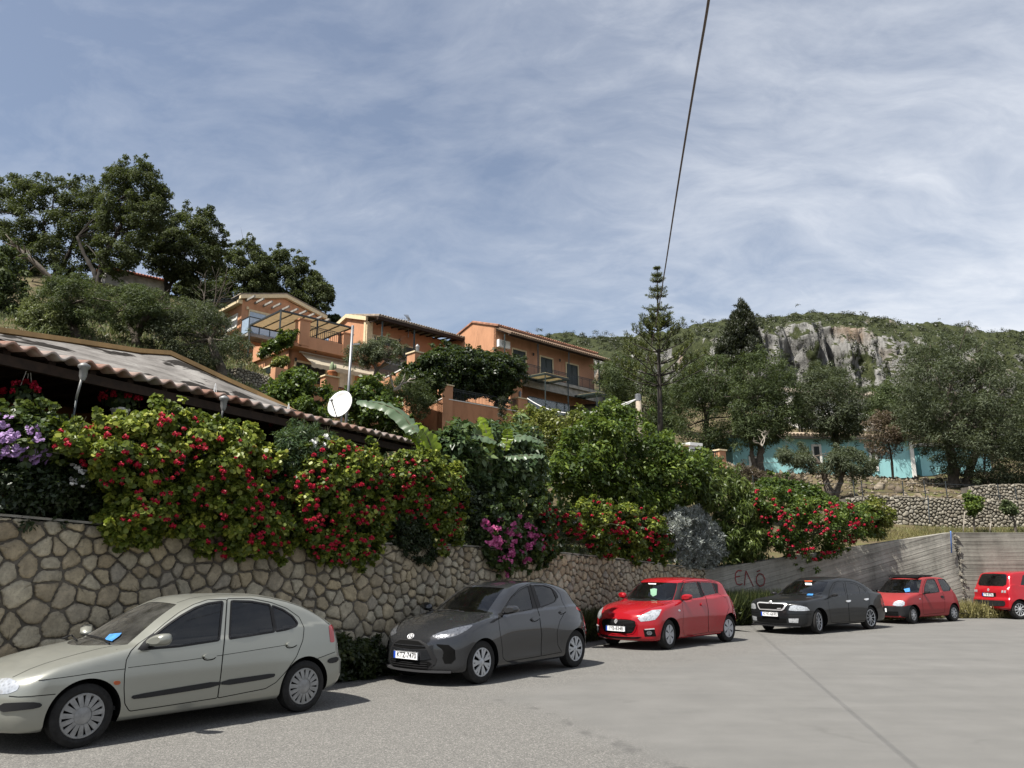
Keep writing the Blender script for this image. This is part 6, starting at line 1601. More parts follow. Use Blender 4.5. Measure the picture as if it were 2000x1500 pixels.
    # lower block: terrace carried on it
    Pb = at_y(*c6(655, 600), 51.5); L = Fac(r, Pb, 46); K = Fac(r, Pb, -44, True)
    zp1 = L.uz(*c6(745, 462), .9)[1]; zp0 = L.uz(*c6(745, 528), .9)[1]; zg = zp0-4.5
    uR = L.uz(*c6(1310, 700))[0]; kL = K.uz(*c6(372, 650))[0]; zk = K.uz(*c6(420, 530))[1]
    m = MB(); L.box(m, 0, uR, zg-2, zp0, -.25, 0); L.box(m, uR-.25, uR, zg-2, zp0, -5, -.26); built(m, 'lower_wall', M_ORANGE2, r)
    m = MB(); K.poly(m, [(0, zg-3), (0, zp0), (kL, zk), (kL, zg-3)], -.25, -.001); built(m, 'lower_side_wall', M_ORANGE, r)
    m = MB(); L.box(m, -.2, uR+.3, zp0-.25, zp0, -5.5, 1.1); built(m, 'terrace_floor', M_ORANGE, r)
    ux = L.uz(*c6(1066, 560), .9)[0]; u8 = L.uz(*c6(806, 480), .9)[0]; u7 = L.uz(*c6(728, 460), .9)[0]
    m = MB(); L.box(m, u7, uR+.3, zp0, zp1, .85, 1.1); built(m, 'parapet', M_ORANGE, r)
    m = MB(); m.frame_box(L.P(u7-.02, zp0-.2, 1.1), -L.n*5.2, L.e*.25, (0, 0, zp1-zp0+.2)); built(m, 'side_parapet', M_ORANGE, r)
    zc = L.uz(*c6(765, 345), 1.0)[1]
    for a, b, zz in ((u7-.02, u8, zc), (ux, ux+.75, L.uz(*c6(1095, 455), .9)[1])):
        m = MB(); L.box(m, a, b, zp0-.1, zz, .45, 1.14); o = built(m, 'pillar', M_ORANGE, r); m = MB(); L.box(m, a-.07, b+.07, zz, zz+.1, .38, 1.21); built(m, 'pillar_cap', M_ORANGE2, r, o)
    railing(L, r, u8, ux, zp1, L.uz(*c6(815, 385), .95)[1], .95, .15)
    # canvas pergola over the terrace
    A, B_, C_ = c6(438, 355), c6(596, 266), c6(1148, 440)
    uB, zB = L.uz(*B_, .8); uC, zC = L.uz(*C_, .8); zc2 = zB
    def pz(p, z): d = rays([p])[0]; return CAM+d*((z-CAMH)/d[2])
    b = L.P(uB, zB, .8); cpt = L.P(max(uC, ux+.8), zB, .8); a = b-L.n*4.6; dd = cpt-L.n*4.6
    m = MB(); m.frame_box(b+np.array([0, 0, .02]), cpt-b, a-b, (0, 0, .03)); pg = built(m, 'canvas_roof', M_CANVAS, r); m = MB()
    for p, q in ((a, b), (b, cpt), (cpt, dd), (dd, a)): m.bar(p, q, .10, .12)
    for k in range(1, 6): f_ = k/6; m.bar(a+(dd-a)*f_, b+(cpt-b)*f_, .06, .08)
    built(m, 'pergola_frame', M_IRON, r, pg)
    for p in (a, b, cpt, b+(cpt-b)*.5):
        m = MB(); m.bar(np.array([p[0], p[1], zp0-.3]), p, .10); built(m, 'pergola_post', M_IRON, r, pg)
    # awning
    u0 = L.uz(*c6(742, 535), .1)[0]; u1 = uR-.1; zw = zp0-.30
    m = MB(); o1, z1_ = 1.9, zw-1.15; V = []; n = 26
    for i in range(n+1):
        u = u0+(u1-u0)*i/n; V += [L.P(u, zw, .12), L.P(u, z1_, o1), L.P(u, z1_-.28-.06*(i % 2), o1+.02)]
    F = []
    for i in range(n): k = i*3; F += [(k, k+3, k+4, k+1), (k+1, k+4, k+5, k+2)]
    m.add(V, F); aw = built(m, 'awning', M_CANVAS, r); m = MB(); m.tube([L.P(u0, zw, .12), L.P(u1, zw, .12)], .07, 8); built(m, 'awning_roller', M_WHITEC, r, aw)
    # openings below
    for a, b, kd in ((c6(712, 668), c6(935, 850), 'window'), (c6(1050, 740), c6(1150, 880), 'white')):
        q0, q1, z0, z1 = L.rect_px(a, b); door(L, r, q0, q1, z0, z1, kd, M_CREAM, .14)
    u, z = L.uz(*c6(712, 650), .16); lantern(L, r, u, z)
    k0, k1, z0, z1 = K.rect_px(c6(505, 560), c6(435, 640), .35); ac_unit(K, r, min(k0, k1), max(k0, k1), z0, z1)
    k0, k1, z0, z1 = K.rect_px(c6(525, 700), c6(445, 780)); door(K, r, k0, k1, z0, z1, 'window', M_CREAM, .1)
    # front garden pillars
    Q = Fac(r, at_y(*c6(985, 830), 47.0), 46)
    z1 = Q.uz(*c6(985, 785))[1]; m = MB(); Q.box(m, -.4, .55, z1-3.5, z1, -.6, 0); o = built(m, 'gate_pillar', M_ORANGE, r); m = MB(); Q.box(m, -.48, .63, z1, z1+.09, -.68, .08); built(m, 'pillar_cap', M_CREAM, r, o)
    railing(Q, r, .6, 4.6, z1-1.6, z1-.5, -.3, .15); m = MB(); Q.box(m, .6, 4.6, z1-4, z1-1.6, -.45, -.15); Q.box(m, -3.2, -.4, z1-4, z1-1.3, -.45, -.15); built(m, 'garden_wall', M_ORANGE2, r)
    z1 = Q.uz(*c6(615, 712))[1]; u = Q.uz(*c6(600, 740))[0]; m = MB(); Q.box(m, u-.3, u+.8, z1-3.5, z1, -.8, -.2); built(m, 'garden_pillar', M_ORANGE, r)
    return r, L, Q
H1, F1, Q1 = house_left()
# pot with a cactus on the garden pillar
p = at_y(*c6(990, 783), 47.2); r = empty('flower_pot', tuple(p)); tag(r, 'round terracotta pot holding a small cactus on the orange gate pillar', 'flower pot')
m = MB(); m.lathe([(.001, .0), (.16, 0), (.24, .22), (.25, .25), (.28, .26), (.28, .36), (.24, .36), (.22, .3), (.001, .3)], 14, p); built(m, 'pot', M_TERRA, r, None, True)
m = MB(); m.lathe([(.10, .3), (.16, .5), (.14, .75), (.06, .95), (.001, .98)], 9, p); m.lathe([(.05, .5), (.09, .6), (.05, .8), (.001, .82)], 7, p+np.array([.2, 0, 0])); built(m, 'cactus', simple('grey_green_cactus', (.16, .2, .11), .8), r, None, True)

# ---------------------------------------------------------------- sloping garden wall with stair railing between the houses
def stair_wall():
    P0 = at_y(*c6(1660, 660), 52.0); r = house('stair_wall', 'sloping orange stair wall with white coping and wire mesh railing below the middle house', 'wall', P0)
    F_ = Fac(r, P0, -30, True); m = MB()
    a = F_.uz(*c6(1640, 690)); pts = [F_.uz(*c6(x, y)) for x, y in ((1640, 670), (1500, 750), (1295, 850))]
    F_.poly(m, pts+[(pts[-1][0], pts[-1][1]-4), (pts[0][0], pts[-1][1]-4)], -.3, 0); built(m, 'wall', M_ORANGE, r)
    m = MB(); F_.poly(m, pts+[(u, z+.09) for u, z in pts[::-1]], -.34, .04); built(m, 'coping', M_WHITEP, r)
    m = MB()
    for (u0, z0), (u1, z1) in zip(pts[:-1], pts[1:]):
        m.bar(F_.P(u0, z0+1.0, -.15), F_.P(u1, z1+1.0, -.15), .05); m.bar(F_.P(u0, z0+.2, -.15), F_.P(u1, z1+.2, -.15), .03); n = max(2, int(abs(u1-u0)/.16))
        for k in range(n+1): f_ = k/n; u, z = u0+(u1-u0)*f_, z0+(z1-z0)*f_; m.bar(F_.P(u, z, -.15), F_.P(u, z+1.0, -.15), .022)
    built(m, 'railing', M_IRON, r)
    Q = Fac(r, at_y(*c6(1690, 640), 51.0), 46); u0, u1, z0, z1 = Q.rect_px(c6(1642, 590), c6(1738, 680)); m = MB(); Q.box(m, u0, u1, z0-.5, z1, -.9, 0); o = built(m, 'pillar', M_ORANGE, r); m = MB(); Q.box(m, u0-.08, u1+.08, z1, z1+.1, -.98, .08); built(m, 'pillar_cap', M_CREAM, r, o)
    m = MB(); m.lathe([(.13, 0), (.13, .05), (.10, .06), (.14, .45), (.17, .47), (.05, .65), (.001, .67)], 8, Q.P((u0+u1)/2, z1+.1, -.45)); built(m, 'pillar_lantern', M_STEEL, r, o)
stair_wall()

# ---------------------------------------------------------------- old house among the trees, upper left
def house_old():
    P0 = at_y(205, 560, 66.0); r = house('old_house', 'old whitewashed house with a red tiled roof half hidden among the oaks on the hilltop', 'house', P0)
    F_ = Fac(r, P0, 50); G = Fac(r, P0, -40, True); z1 = F_.uz(205, 525)[1]; uR = F_.uz(330, 590)[0]; zb = z1-5
    W = simple('stained_whitewash', (.42, .40, .36), .9, var=.4, scale=1.5)
    ga = 2.6; m = MB(); G.poly(m, [(0, zb), (0, z1), (ga, z1+1.1), (2*ga, z1), (2*ga, zb)], -.3, 0); built(m, 'gable_wall', W, r); m = MB(); F_.box(m, 0, uR, zb, z1, -.3, -.002); F_.box(m, uR-.3, uR, zb, z1, -2*ga, -.31); built(m, 'wall', W, r)
    tile_roof(F_, r, -.3, uR+.3, z1+.02, z1+1.15, ga, .5, simple('red_roof_tile', (.30, .10, .055), .85, var=.4, scale=3)); B = Fac(r, P0-F_.n*2*ga, 50, True); tile_roof(B, r, -.3, uR+.3, z1+.02, z1+1.15, ga, .4, M_TILE)
    m = MB(); F_.box(m, 1.5, 2.4, z1-2.6, z1-1.2, -.02, .03); built(m, 'window', M_DARKIN, r)
house_old()

# ---------------------------------------------------------------- turquoise house on the right behind the olives
def house_blue():
    P0 = at_y(1432, 900, 52.0); r = house('turquoise_house', 'long low turquoise house with tiled roof behind the olive trees on the right', 'house', P0)
    F_ = Fac(r, P0, 84); G = Fac(r, P0, -6, True); M_TURQ = plaster('turquoise_plaster', (.28, .53, .55), .2)
    z1 = F_.uz(1600, 852)[1]; zb = F_.uz(1500, 935)[1]-2; uR = F_.uz(1785, 900)[0]; u2 = F_.uz(1900, 900)[0]
    m = MB(); F_.box(m, 0, uR, zb, z1, -6, 0); built(m, 'wall', M_TURQ, r)
    tile_roof(F_, r, -.4, uR+.5, z1+.02, z1+.75, 3.2, .5, simple('pale_roof_tile', (.29, .23, .165), .85, var=.3, scale=3)); m = MB(); F_.box(m, -.3, uR+.4, z1-.22, z1-.02, .02, .45); built(m, 'eave', M_CONC, r)
    m = MB(); F_.box(m, -.02, uR+.02, zb, zb+2.1, -.01, .06); built(m, 'plinth', M_CONC, r)
    for x0, x1, y0, y1 in ((1588, 1602, 872, 905), (1466, 1480, 895, 930), (1700, 1712, 880, 920)):
        a, b, c, d = F_.rect_px((x0, y0), (x1, y1)); door(F_, r, a, b, c, d, 'shutter', M_WHITEP, .15)
    m = MB(); F_.box(m, uR-.25, uR+.03, zb, z1-.03, -.05, .08); built(m, 'corner_trim', M_WHITEP, r)
    m = MB(); F_.box(m, uR+1.5, u2+2.5, zb, z1-.4, -5, -1.5); built(m, 'annexe', M_TURQ, r); m = MB(); F_.box(m, uR+1.2, u2+3, z1-.4, z1-.2, -5.3, -1.0); built(m, 'annexe_roof', M_CONC, r)
house_blue()
# pale house glimpsed higher up between the olive crowns
P0 = at_y(1560, 800, 75.0); r = house('white_house', 'white house with tiled roof glimpsed between the olive crowns above the turquoise house', 'house', P0); F_ = Fac(r, P0, 80); z1 = F_.uz(1575, 770)[1]
m = MB(); F_.box(m, -.2, 12, z1-7, z1, -7, 0); built(m, 'wall', simple('white_render', (.62, .60, .56), .9, var=.15), r); tile_roof(F_, r, -.5, 12.4, z1+.02, z1+1.4, 3.6, .5, M_TILEG)
# orange pillars and iron fence right of the green shrubs
P0 = at_y(1415, 905, 36.0); r = house('garden_fence', 'orange pillars with black iron fence panel beside the bright green shrub', 'fence', P0); F_ = Fac(r, P0, 60)
c3 = lambda x, y: (x/2.857+1300, y/2.857+780)
for (a, b) in ((c3(300, 285), c3(345, 440)), (c3(90, 258), c3(132, 340))):
    u0, u1, z0, z1 = F_.rect_px(a, b); m = MB(); F_.box(m, u0, u1, z0-2, z1, -.35, 0); o = built(m, 'pillar', M_ORANGE, r); m = MB(); F_.box(m, u0-.05, u1+.05, z1, z1+.07, -.4, .05); built(m, 'pillar_cap', M_CREAM, r, o)
u0 = F_.uz(*c3(132, 300))[0]; u1 = F_.uz(*c3(300, 300))[0]; z0 = F_.uz(*c3(270, 380))[1]; z1 = F_.uz(*c3(250, 285))[1]
railing(F_, r, u0, u1, z0, z1, -.15, .11, M_GREEN, False); m = MB(); F_.box(m, u0, u1, z0-2.5, z0, -.3, -.05); built(m, 'wall', M_ORANGE2, r)
a, b, c, d = F_.rect_px(c3(137, 240), c3(196, 305), -.8); r2 = empty('chimney_stack', tuple(F_.P((a+b)/2, c, -1.2))); tag(r2, 'small white rendered chimney block behind the iron fence panel', 'chimney'); m = MB(); F_.box(m, a, b, c-1, d-.15, -1.5, -.8); built(m, 'shaft', M_WHITEC, r2); m = MB(); F_.box(m, a-.08, b+.08, d-.15, d, -1.58, -.72); built(m, 'cap', M_WHITEC, r2)

# ---------------------------------------------------------------- roadside tavern with corrugated eave, left
def tavern():
    zE = 4.62; a = gnd(-60, 664, zE); b = gnd(808, 868, zE); d = (b-a); az = math.degrees(math.atan2(d[0], d[1])); Ltot = np.linalg.norm(d)
    r = house('tavern', 'low roadside house with corrugated eave, black-stained flat roof and shaded porch behind the red geraniums', 'house', a); F_ = Fac(r, a, az)
    W = lambda x, y, o: F_.uz(x, y, o)
    # roof deck between the eave and the yellow edge board
    top = [(-60, 643), (0, 651), (150, 672), (270, 690), (330, 694), (420, 736), (500, 772), (565, 803), (620, 828), (700, 850), (800, 866)]
    offs = [-3.2, -3.2, -3.2, -3.2, -3.1, -2.8, -2.4, -2.0, -1.4, -.7, -.05]
    T3 = []
    for (x, y), o in zip(top, offs): u, z = W(x, y, o); T3.append(F_.P(u, z, o))
    E3 = [F_.P(min(Ltot, max(0, float((t-F_.p0)@F_.e))), zE+.03, 0) for t in T3]
    V = []; n = len(T3); rows = 7
    for i in range(n):
        for j in range(rows): f_ = j/(rows-1); q = E3[i]+(T3[i]-E3[i])*f_; V.append(q)
    for i in range(n): V.append(T3[i]-np.array([0, 0, .22]))
    Fs = [(i*rows+j, (i+1)*rows+j, (i+1)*rows+j+1, i*rows+j+1) for i in range(n-1) for j in range(rows-1)]+[(i*rows+rows-1, (i+1)*rows+rows-1, n*rows+i+1, n*rows+i) for i in range(n-1)]
    t = NT('stained_roofing'); co = t.coord(); n1 = t.noise(co, 1.6, 6, .65); n2 = t.noise(co, .8, 4, .6, .4); n3 = t.noise(co, 16, 5)
    c = t.ramp(n1, [(.3, (.09, .085, .08)), (.5, (.17, .16, .15)), (.7, (.25, .24, .225))]); c = t.mix(t.ramp(n2, [(.535, 0.0), (.565, .94)]), c, (.014, .013, .012)); c = t.mix(t.ramp(n3, [(.5, 0.0), (.8, .4)]), c, (.08, .07, .06))
    m = MB(); m.add(V, Fs); o = built(m, 'roof_deck', t.done(t.bsdf(c, 1.0, 0, .0, t.bump(n3, .4, .02))), r)
    m = MB()
    for p, q in zip(T3[:-2], T3[1:-1]): m.bar(p+np.array([0, 0, .05]), q+np.array([0, 0, .05]), .14, .09)
    built(m, 'edge_board', simple('yellow_brown_board', (.34, .21, .085), .7, var=.2, scale=4), r)
    # corrugated sheet along the eave
    wl = .27; k = int(Ltot/wl*8); V = []; Fs = []
    for i in range(k+1):
        u = Ltot*i/k; h = .038*math.sin(2*math.pi*u/wl)
        for (o_, dz) in ((.40, -.05), (.0, .01), (-.5, .06)): V.append(F_.P(u, zE+h+dz+.03, o_))
        for (o_, dz) in ((.40, -.05), (-.5, .06)): V.append(F_.P(u, zE+h+dz-.01, o_))
    for i in range(k): q = i*5; Fs += [(q, q+5, q+6, q+1), (q+1, q+6, q+7, q+2), (q+3, q+8, q+5, q), (q+4, q+9, q+8, q+3)]
    m = MB(); m.add(V, Fs)
    mm_ = MB(); mm_.prism([F_.P(-.55, 1.6, .1), F_.P(-.55, zE-.05, .1), F_.P(-.55, zE+.3, -3.4), F_.P(-.55, 1.6, -3.4)], -F_.e*.15); built(mm_, 'added_end_wall', M_CONC, r)  # end wall added out of view to keep sun out of the porch
    t = NT('corrugated_terracotta_sheet'); co = t.coord(); n1 = t.noise(co, 3, 6, .65); geo = t.n('NewGeometry'); sp = t.n('SeparateXYZ'); t.set(sp.inputs[0], co)
    c = t.ramp(n1, [(.3, (.15, .075, .05)), (.5, (.24, .135, .10)), (.72, (.33, .26, .22))]); c = t.mix(t.ramp(t.noise(co, 1.1, 4), [(.40, 0.0), (.6, .85)]), c, (.30, .285, .265))
    cs = built(m, 'corrugated_eave', t.done(t.bsdf(c, .85, 0, .3)), r)
    me = cs.data; me.polygons.foreach_set('use_smooth', np.ones(len(me.polygons), bool))
    m = MB(); m.bar(F_.P(0, zE-.22, .22), F_.P(Ltot, zE-.22, .22), .08, .14); n = 16
    for i in range(n): u = .4+i*(Ltot-.8)/(n-1); m.bar(F_.P(u, zE-.14, .16), F_.P(u, zE-.02, -3.0), .10, .14)
    built(m, 'eave_timbers', M_WOOD, r)
    # porch: floor, back wall, door and window openings
    zf = 2.0; m = MB(); F_.box(m, -.5, Ltot, zf-.4, zf, -3.4, .1); built(m, 'porch_floor', M_CONC, r)
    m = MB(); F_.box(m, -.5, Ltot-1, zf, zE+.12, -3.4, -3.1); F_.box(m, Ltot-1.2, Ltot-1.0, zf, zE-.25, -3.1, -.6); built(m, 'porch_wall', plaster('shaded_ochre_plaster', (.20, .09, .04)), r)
    m = MB(); m.prism([F_.P(-.5, zE-.06, .1), F_.P(Ltot, zE-.06, .1), F_.P(Ltot, zE+.02, -3.6), F_.P(-.5, zE+.02, -3.6)], (0, 0, .04)); built(m, 'porch_ceiling', M_WOOD, r)
    for u in (1.2, 3.4, 6.2, 8.4):
        m = MB(); F_.box(m, u, u+1.0, zf+.05, zf+2.05, -3.11, -3.06); o = built(m, 'door', M_DARKIN, r); m = MB(); F_.box(m, u-.1, u, zf, zf+2.15, -3.1, -3.03); F_.box(m, u+1, u+1.1, zf, zf+2.15, -3.1, -3.03); built(m, 'door_frame', M_WOOD, r, o)
    for u in (Ltot-.3,): m = MB(); m.bar(F_.P(u, zf, .12), F_.P(u, zE-.2, .12), .12); built(m, 'porch_post', M_WOOD, r)
    return r, F_, zE, Ltot
TAV, FV, ZE, LV = tavern()
# porch lamps on leaning poles
M_LAMPGREY = simple('weathered_grey_metal', (.20, .20, .195), .5, .3)
for (tx, ty, bx, by, lab) in ((163, 727, 138, 818, 'grey porch lamp on a leaning pole above the lilac flowers'), (437, 788, 428, 846, 'grey porch lamp on a short pole rising from the red geraniums')):
    up, zp = FV.uz(tx, ty, .55); p = FV.P(up, zp, .55); ub, zb = FV.uz(bx, by, .55); q = FV.P(ub, zb, .55); r = empty('porch_lamp', tuple(q)); tag(r, lab, 'lamp')
    m = MB(); m.tube([q-np.array([0, 0, .7]), q+(p-q)*.5], .016, 8); built(m, 'pole', M_IRON, r, None, True); m = MB(); m.tube([q+(p-q)*.4, p], .017, 8); built(m, 'sleeve', M_LAMPGREY, r, None, True)
    m = MB(); m.lathe([(.03, -.12), (.05, -.06), (.055, .04), (.08, .07), (.08, .10), (.03, .13), (.001, .14)], 12, p); built(m, 'lamp_head', M_LAMPGREY, r, None, True)

# ---------------------------------------------------------------- satellite dish and antenna pole behind the tavern roof
def dish():
    c = at_y(665, 790, 19.0); dv = np.array([-.30, -.90, .28]); dv /= np.linalg.norm(dv)
    u, v = np.cross(dv, (0, 0, 1)), None; u /= np.linalg.norm(u); v = np.cross(u, dv); r = empty('satellite_dish', tuple(c-np.array([0, 0, .9]))); tag(r, 'white oval satellite dish on a thin pole above the corrugated eave', 'satellite dish')
    V, F = [], []; n, k = 28, 7; Rr = .345
    for i in range(k+1):
        rr = Rr*i/k
        for j in range(n): a = 2*math.pi*j/n; V.append(c+u*rr*math.cos(a)*.98+v*rr*1.08*math.sin(a)+dv*(.09*(i/k)**2-.05))
    V2 = [p-dv*.012 for p in V]; m = MB(); m.add(V+V2, [(i*n+j, i*n+(j+1) % n, (i+1)*n+(j+1) % n, (i+1)*n+j) for i in range(k) for j in range(n)]+[((k+1)*n+i*n+j, (k+1)*n+(i+1)*n+j, (k+1)*n+(i+1)*n+(j+1) % n, (k+1)*n+i*n+(j+1) % n) for i in range(k) for j in range(n)]+[(k*n+j, k*n+(j+1) % n, (2*k+1)*n+(j+1) % n, (2*k+1)*n+j) for j in range(n)])
    built(m, 'reflector', simple('white_dish_enamel', (.58, .58, .56), .6, var=.06), r, None, True)
    foot = c-v*.37+dv*.04; lnb = c+dv*.42-v*.10-u*.10*0; m = MB(); m.tube([foot, lnb], .014, 6); m.tube([lnb-dv*.02, lnb+dv*.05], .035, 8); built(m, 'feed_arm', M_STEEL, r)
    m = MB(); m.tube([c-np.array([-.02, -.1, 1.4]), c-dv*.10-v*.1], .03, 8); built(m, 'pole', M_STEEL, r)
dish()
p, q = at_y(677, 770, 24.0), at_y(689, 636, 24.0); r = empty('antenna_pole', tuple(p)); tag(r, 'tall thin grey metal pole rising behind the satellite dish', 'pole')
m = MB(); m.tube([p-np.array([0, 0, 2.5]), q], .045, 8); built(m, 'pole', M_STEEL, r, None, True); m = MB(); e = p+(q-p)*.72; m.bar(e, e+np.array([-.0, 0, 0])+np.array([.28, 0, .02]), .04); built(m, 'bracket', M_STEEL, r)

# ---------------------------------------------------------------- utility pole, cables
# the cable is hung so that its shadow falls where the photograph shows it on the road
SH0, SH1 = gnd(1470, 1225), gnd(1790, 1500); SHN = np.cross(SH1-SH0, np.array(sv))
PT = on_plane(1246, 772, SH0, SHN); PB = at_y(1250, 850, PT[1])
r = empty('utility_pole', tuple(PB)); tag(r, 'short weathered wooden utility pole among the green shrubs, carrying the cables', 'utility pole')
m = MB(); m.tube([PB-np.array([0, 0, 2.5]), PB, PT], [.15, .14, .12], 10); built(m, 'pole', simple('weathered_grey_timber', (.26, .22, .17), .9, var=.4, scale=4, bump=.5), r, None, True)
m = MB(); m.lathe([(.135, -.25), (.14, .02), (.08, .06), (.001, .07)], 10, PT); built(m, 'metal_cap', M_STEEL, r)
m = MB(); lp = at_y(1224, 790, PT[1]-.2); m.bar(PT-np.array([0, 0, .12]), lp, .05, .04); m.frame_box(lp-np.array([.14, .1, .12]), (.16, 0, .14), (0, .2, 0), (-.05, 0, .09)); built(m, 'street_light', M_WHITEC, r)
def cable(name, label, pts, rad, mat):
    m = MB(); m.tube(rounded(np.array(pts), 2, False), rad, 6); o = m.build(name, mat, None, True); tag(o, label, 'cable'); return o
pts = [on_plane(x, y, SH0, SHN) for x, y in ((1404, -150), (1385, 0), (1362, 130), (1340, 262), (1318, 400), (1300, 520), (1280, 640), (1258, 740), (1246, 772))]
cable('overhead_cable', 'thick twisted overhead cable crossing the sky down to the wooden pole', pts, .0072, simple('faded_cable_sheath', (.10, .075, .06), .8))
w1, w2 = at_y(1030, 778, 57.0), PT-np.array([0, 0, .15]); pts = [w1+(w2-w1)*f_-np.array([0, 0, 1.0])*.9*4*f_*(1-f_) for f_ in np.linspace(0, 1, 12)]
cable('service_cable', 'white service cable sagging from the balcony house to the wooden pole', pts, .035, simple('white_cable', (.6, .6, .58), .6))
w1, w2 = at_y(700, 780, 24.0), at_y(600, 700, 48.0)
# ================================================================ vegetation
def leaf_mat(name, dark, mid, light, trans=.35, rough=.45, spec=.35):
    t = NT(name); at = t.n('Attribute'); at.attribute_name = 'rnd'
    c = t.ramp(at.outputs['Fac'], [(0.0, dark), (.55, mid), (1.0, light)])
    d = t.bsdf(c, rough, 0, spec); tr = t.n('BsdfTranslucent'); t.set(tr.inputs[0], t.mix(.25, c, (.20, .26, .02)))
    return t.done(t.mixsh(trans, d, tr.outputs[0]))
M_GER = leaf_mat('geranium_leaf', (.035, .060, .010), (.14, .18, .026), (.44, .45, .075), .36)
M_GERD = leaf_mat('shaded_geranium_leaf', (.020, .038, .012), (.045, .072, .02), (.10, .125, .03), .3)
M_DKSH = leaf_mat('dark_shrub_leaf', (.010, .018, .008), (.022, .036, .014), (.055, .075, .03), .25)
M_OAK = leaf_mat('holm_oak_leaf', (.018, .026, .011), (.052, .066, .028), (.12, .136, .066), .27, .65, .15)
M_OLIVE = leaf_mat('olive_leaf', (.027, .036, .019), (.076, .092, .052), (.19, .21, .145), .27, .6, .2)
M_OLIVEG = leaf_mat('green_olive_leaf', (.023, .035, .014), (.068, .09, .037), (.165, .20, .10), .28, .6, .2)
M_BRIGHT = leaf_mat('bright_green_leaf', (.022, .044, .008), (.070, .112, .018), (.21, .27, .05), .36)
M_LEMON = leaf_mat('lemon_leaf', (.045, .062, .012), (.115, .135, .026), (.27, .27, .06), .35)
M_AVO = leaf_mat('glossy_broad_leaf', (.022, .044, .018), (.060, .100, .036), (.16, .21, .085), .28, .4, .4)
M_WILL = leaf_mat('drooping_leaf', (.024, .042, .010), (.075, .108, .022), (.20, .24, .06), .36)
M_GREYL = leaf_mat('silver_grey_leaf', (.17, .185, .175), (.30, .32, .30), (.52, .55, .52), .3)
M_IVY = leaf_mat('vine_leaf', (.010, .020, .007), (.030, .050, .014), (.085, .12, .03), .3)
M_REED = leaf_mat('pale_reed_leaf', (.06, .075, .03), (.13, .15, .06), (.22, .24, .11), .3)
M_BROWN = leaf_mat('withered_leaf', (.05, .036, .024), (.11, .08, .055), (.20, .15, .11), .2)
M_WEED = leaf_mat('verge_weed', (.015, .022, .008), (.04, .055, .018), (.11, .115, .045), .3)
M_DRY = leaf_mat('dry_grass_blade', (.10, .085, .03), (.21, .19, .075), (.34, .31, .14), .3)
M_PINE = leaf_mat('araucaria_needles', (.022, .030, .008), (.075, .092, .022), (.17, .19, .05), .2)
M_CYP = leaf_mat('cypress_spray', (.009, .013, .006), (.022, .028, .013), (.050, .058, .026), .12)
M_BARK = simple('grey_brown_bark', (.085, .070, .055), .95, var=.5, scale=5, bump=.9); M_BARKD = simple('dark_bark', (.030, .025, .020), .95, var=.4, scale=5, bump=.8)
M_DEAD = simple('bleached_branch', (.26, .23, .19), .9, var=.3)
M_STEM = simple('green_brown_stem', (.06, .06, .03), .9)
def petal(name, a, b): return leaf_mat(name, tuple(q*.5 for q in a), a, b, .25, .5, .3)
M_RED = petal('crimson_petal', (.42, .005, .030), (.70, .018, .085)); M_PINKF = petal('pink_petal', (.48, .06, .22), (.72, .20, .42)); M_LILAC = petal('lilac_petal', (.44, .26, .56), (.66, .50, .74)); M_WHITE = petal('white_petal', (.6, .6, .58), (.8, .8, .8)); M_SCAR = petal('scarlet_petal', (.52, .03, .015), (.72, .07, .04))

SHAPES = {
 'oval': (np.array([[0, 0, 0], [.48, .27, .07], [1, 0, -.10], [.48, -.27, .07]]), np.array([[0, 1, 2, 3]])),
 'lance': (np.array([[0, 0, 0], [.45, .11, .03], [1, 0, -.08], [.45, -.11, .03]]), np.array([[0, 1, 2, 3]])),
 'blade': (np.array([[0, .02, 0], [.55, .018, .02], [1, 0, -.12], [.55, -.018, .02], [0, -.02, 0]]), np.array([[0, 1, 2, 3, 4]])),
 'round': (np.array([[.5+.5*math.cos(a), .5*math.sin(a), .07*(-1)**k] for k, a in enumerate(np.linspace(0, 2*math.pi, 7)[:-1])]), np.array([[0, 1, 2, 3, 4, 5]])),
 'long': (np.array([[0, 0, 0], [.4, .12, .05], [.42, 0, .02], [.4, -.12, .05], [1, 0, -.42]]), np.array([[0, 1, 2, 3], [1, 4, 3, 2]])),
}
def unit(v): return v/(np.linalg.norm(v, axis=-1, keepdims=True)+1e-9)

def leaf_mesh(name, P, Nr, size, shape, mat, parent, rng, tang=None, jit=.35, rn=None):
    """one mesh of many leaves: base points P, face normals Nr, optional growth direction"""
    T, Fc = SHAPES[shape]; n = len(P); k = len(T)
    Nr = unit(Nr); t = rng.normal(size=(n, 3)) if tang is None else tang+rng.normal(size=(n, 3))*jit
    t = unit(t-Nr*(t*Nr).sum(1, keepdims=True)); b = np.cross(Nr, t)
    s = size*rng.uniform(.65, 1.3, n)
    V = P[:, None, :]+s[:, None, None]*(T[None, :, 0:1]*t[:, None, :]+T[None, :, 1:2]*b[:, None, :]+T[None, :, 2:3]*Nr[:, None, :])
    F = (Fc[None]+(np.arange(n)*k)[:, None, None]).reshape(-1, Fc.shape[1])
    r = rng.random(n)**1.5 if rn is None else rn
    V = V.reshape(-1, 3)
    if parent is not None: V = V-np.array(parent.location)
    return mesh_np(name, V, F.astype(np.int32), mat, parent, attr={'rnd': np.repeat(np.clip(r, 0, 1), k)})

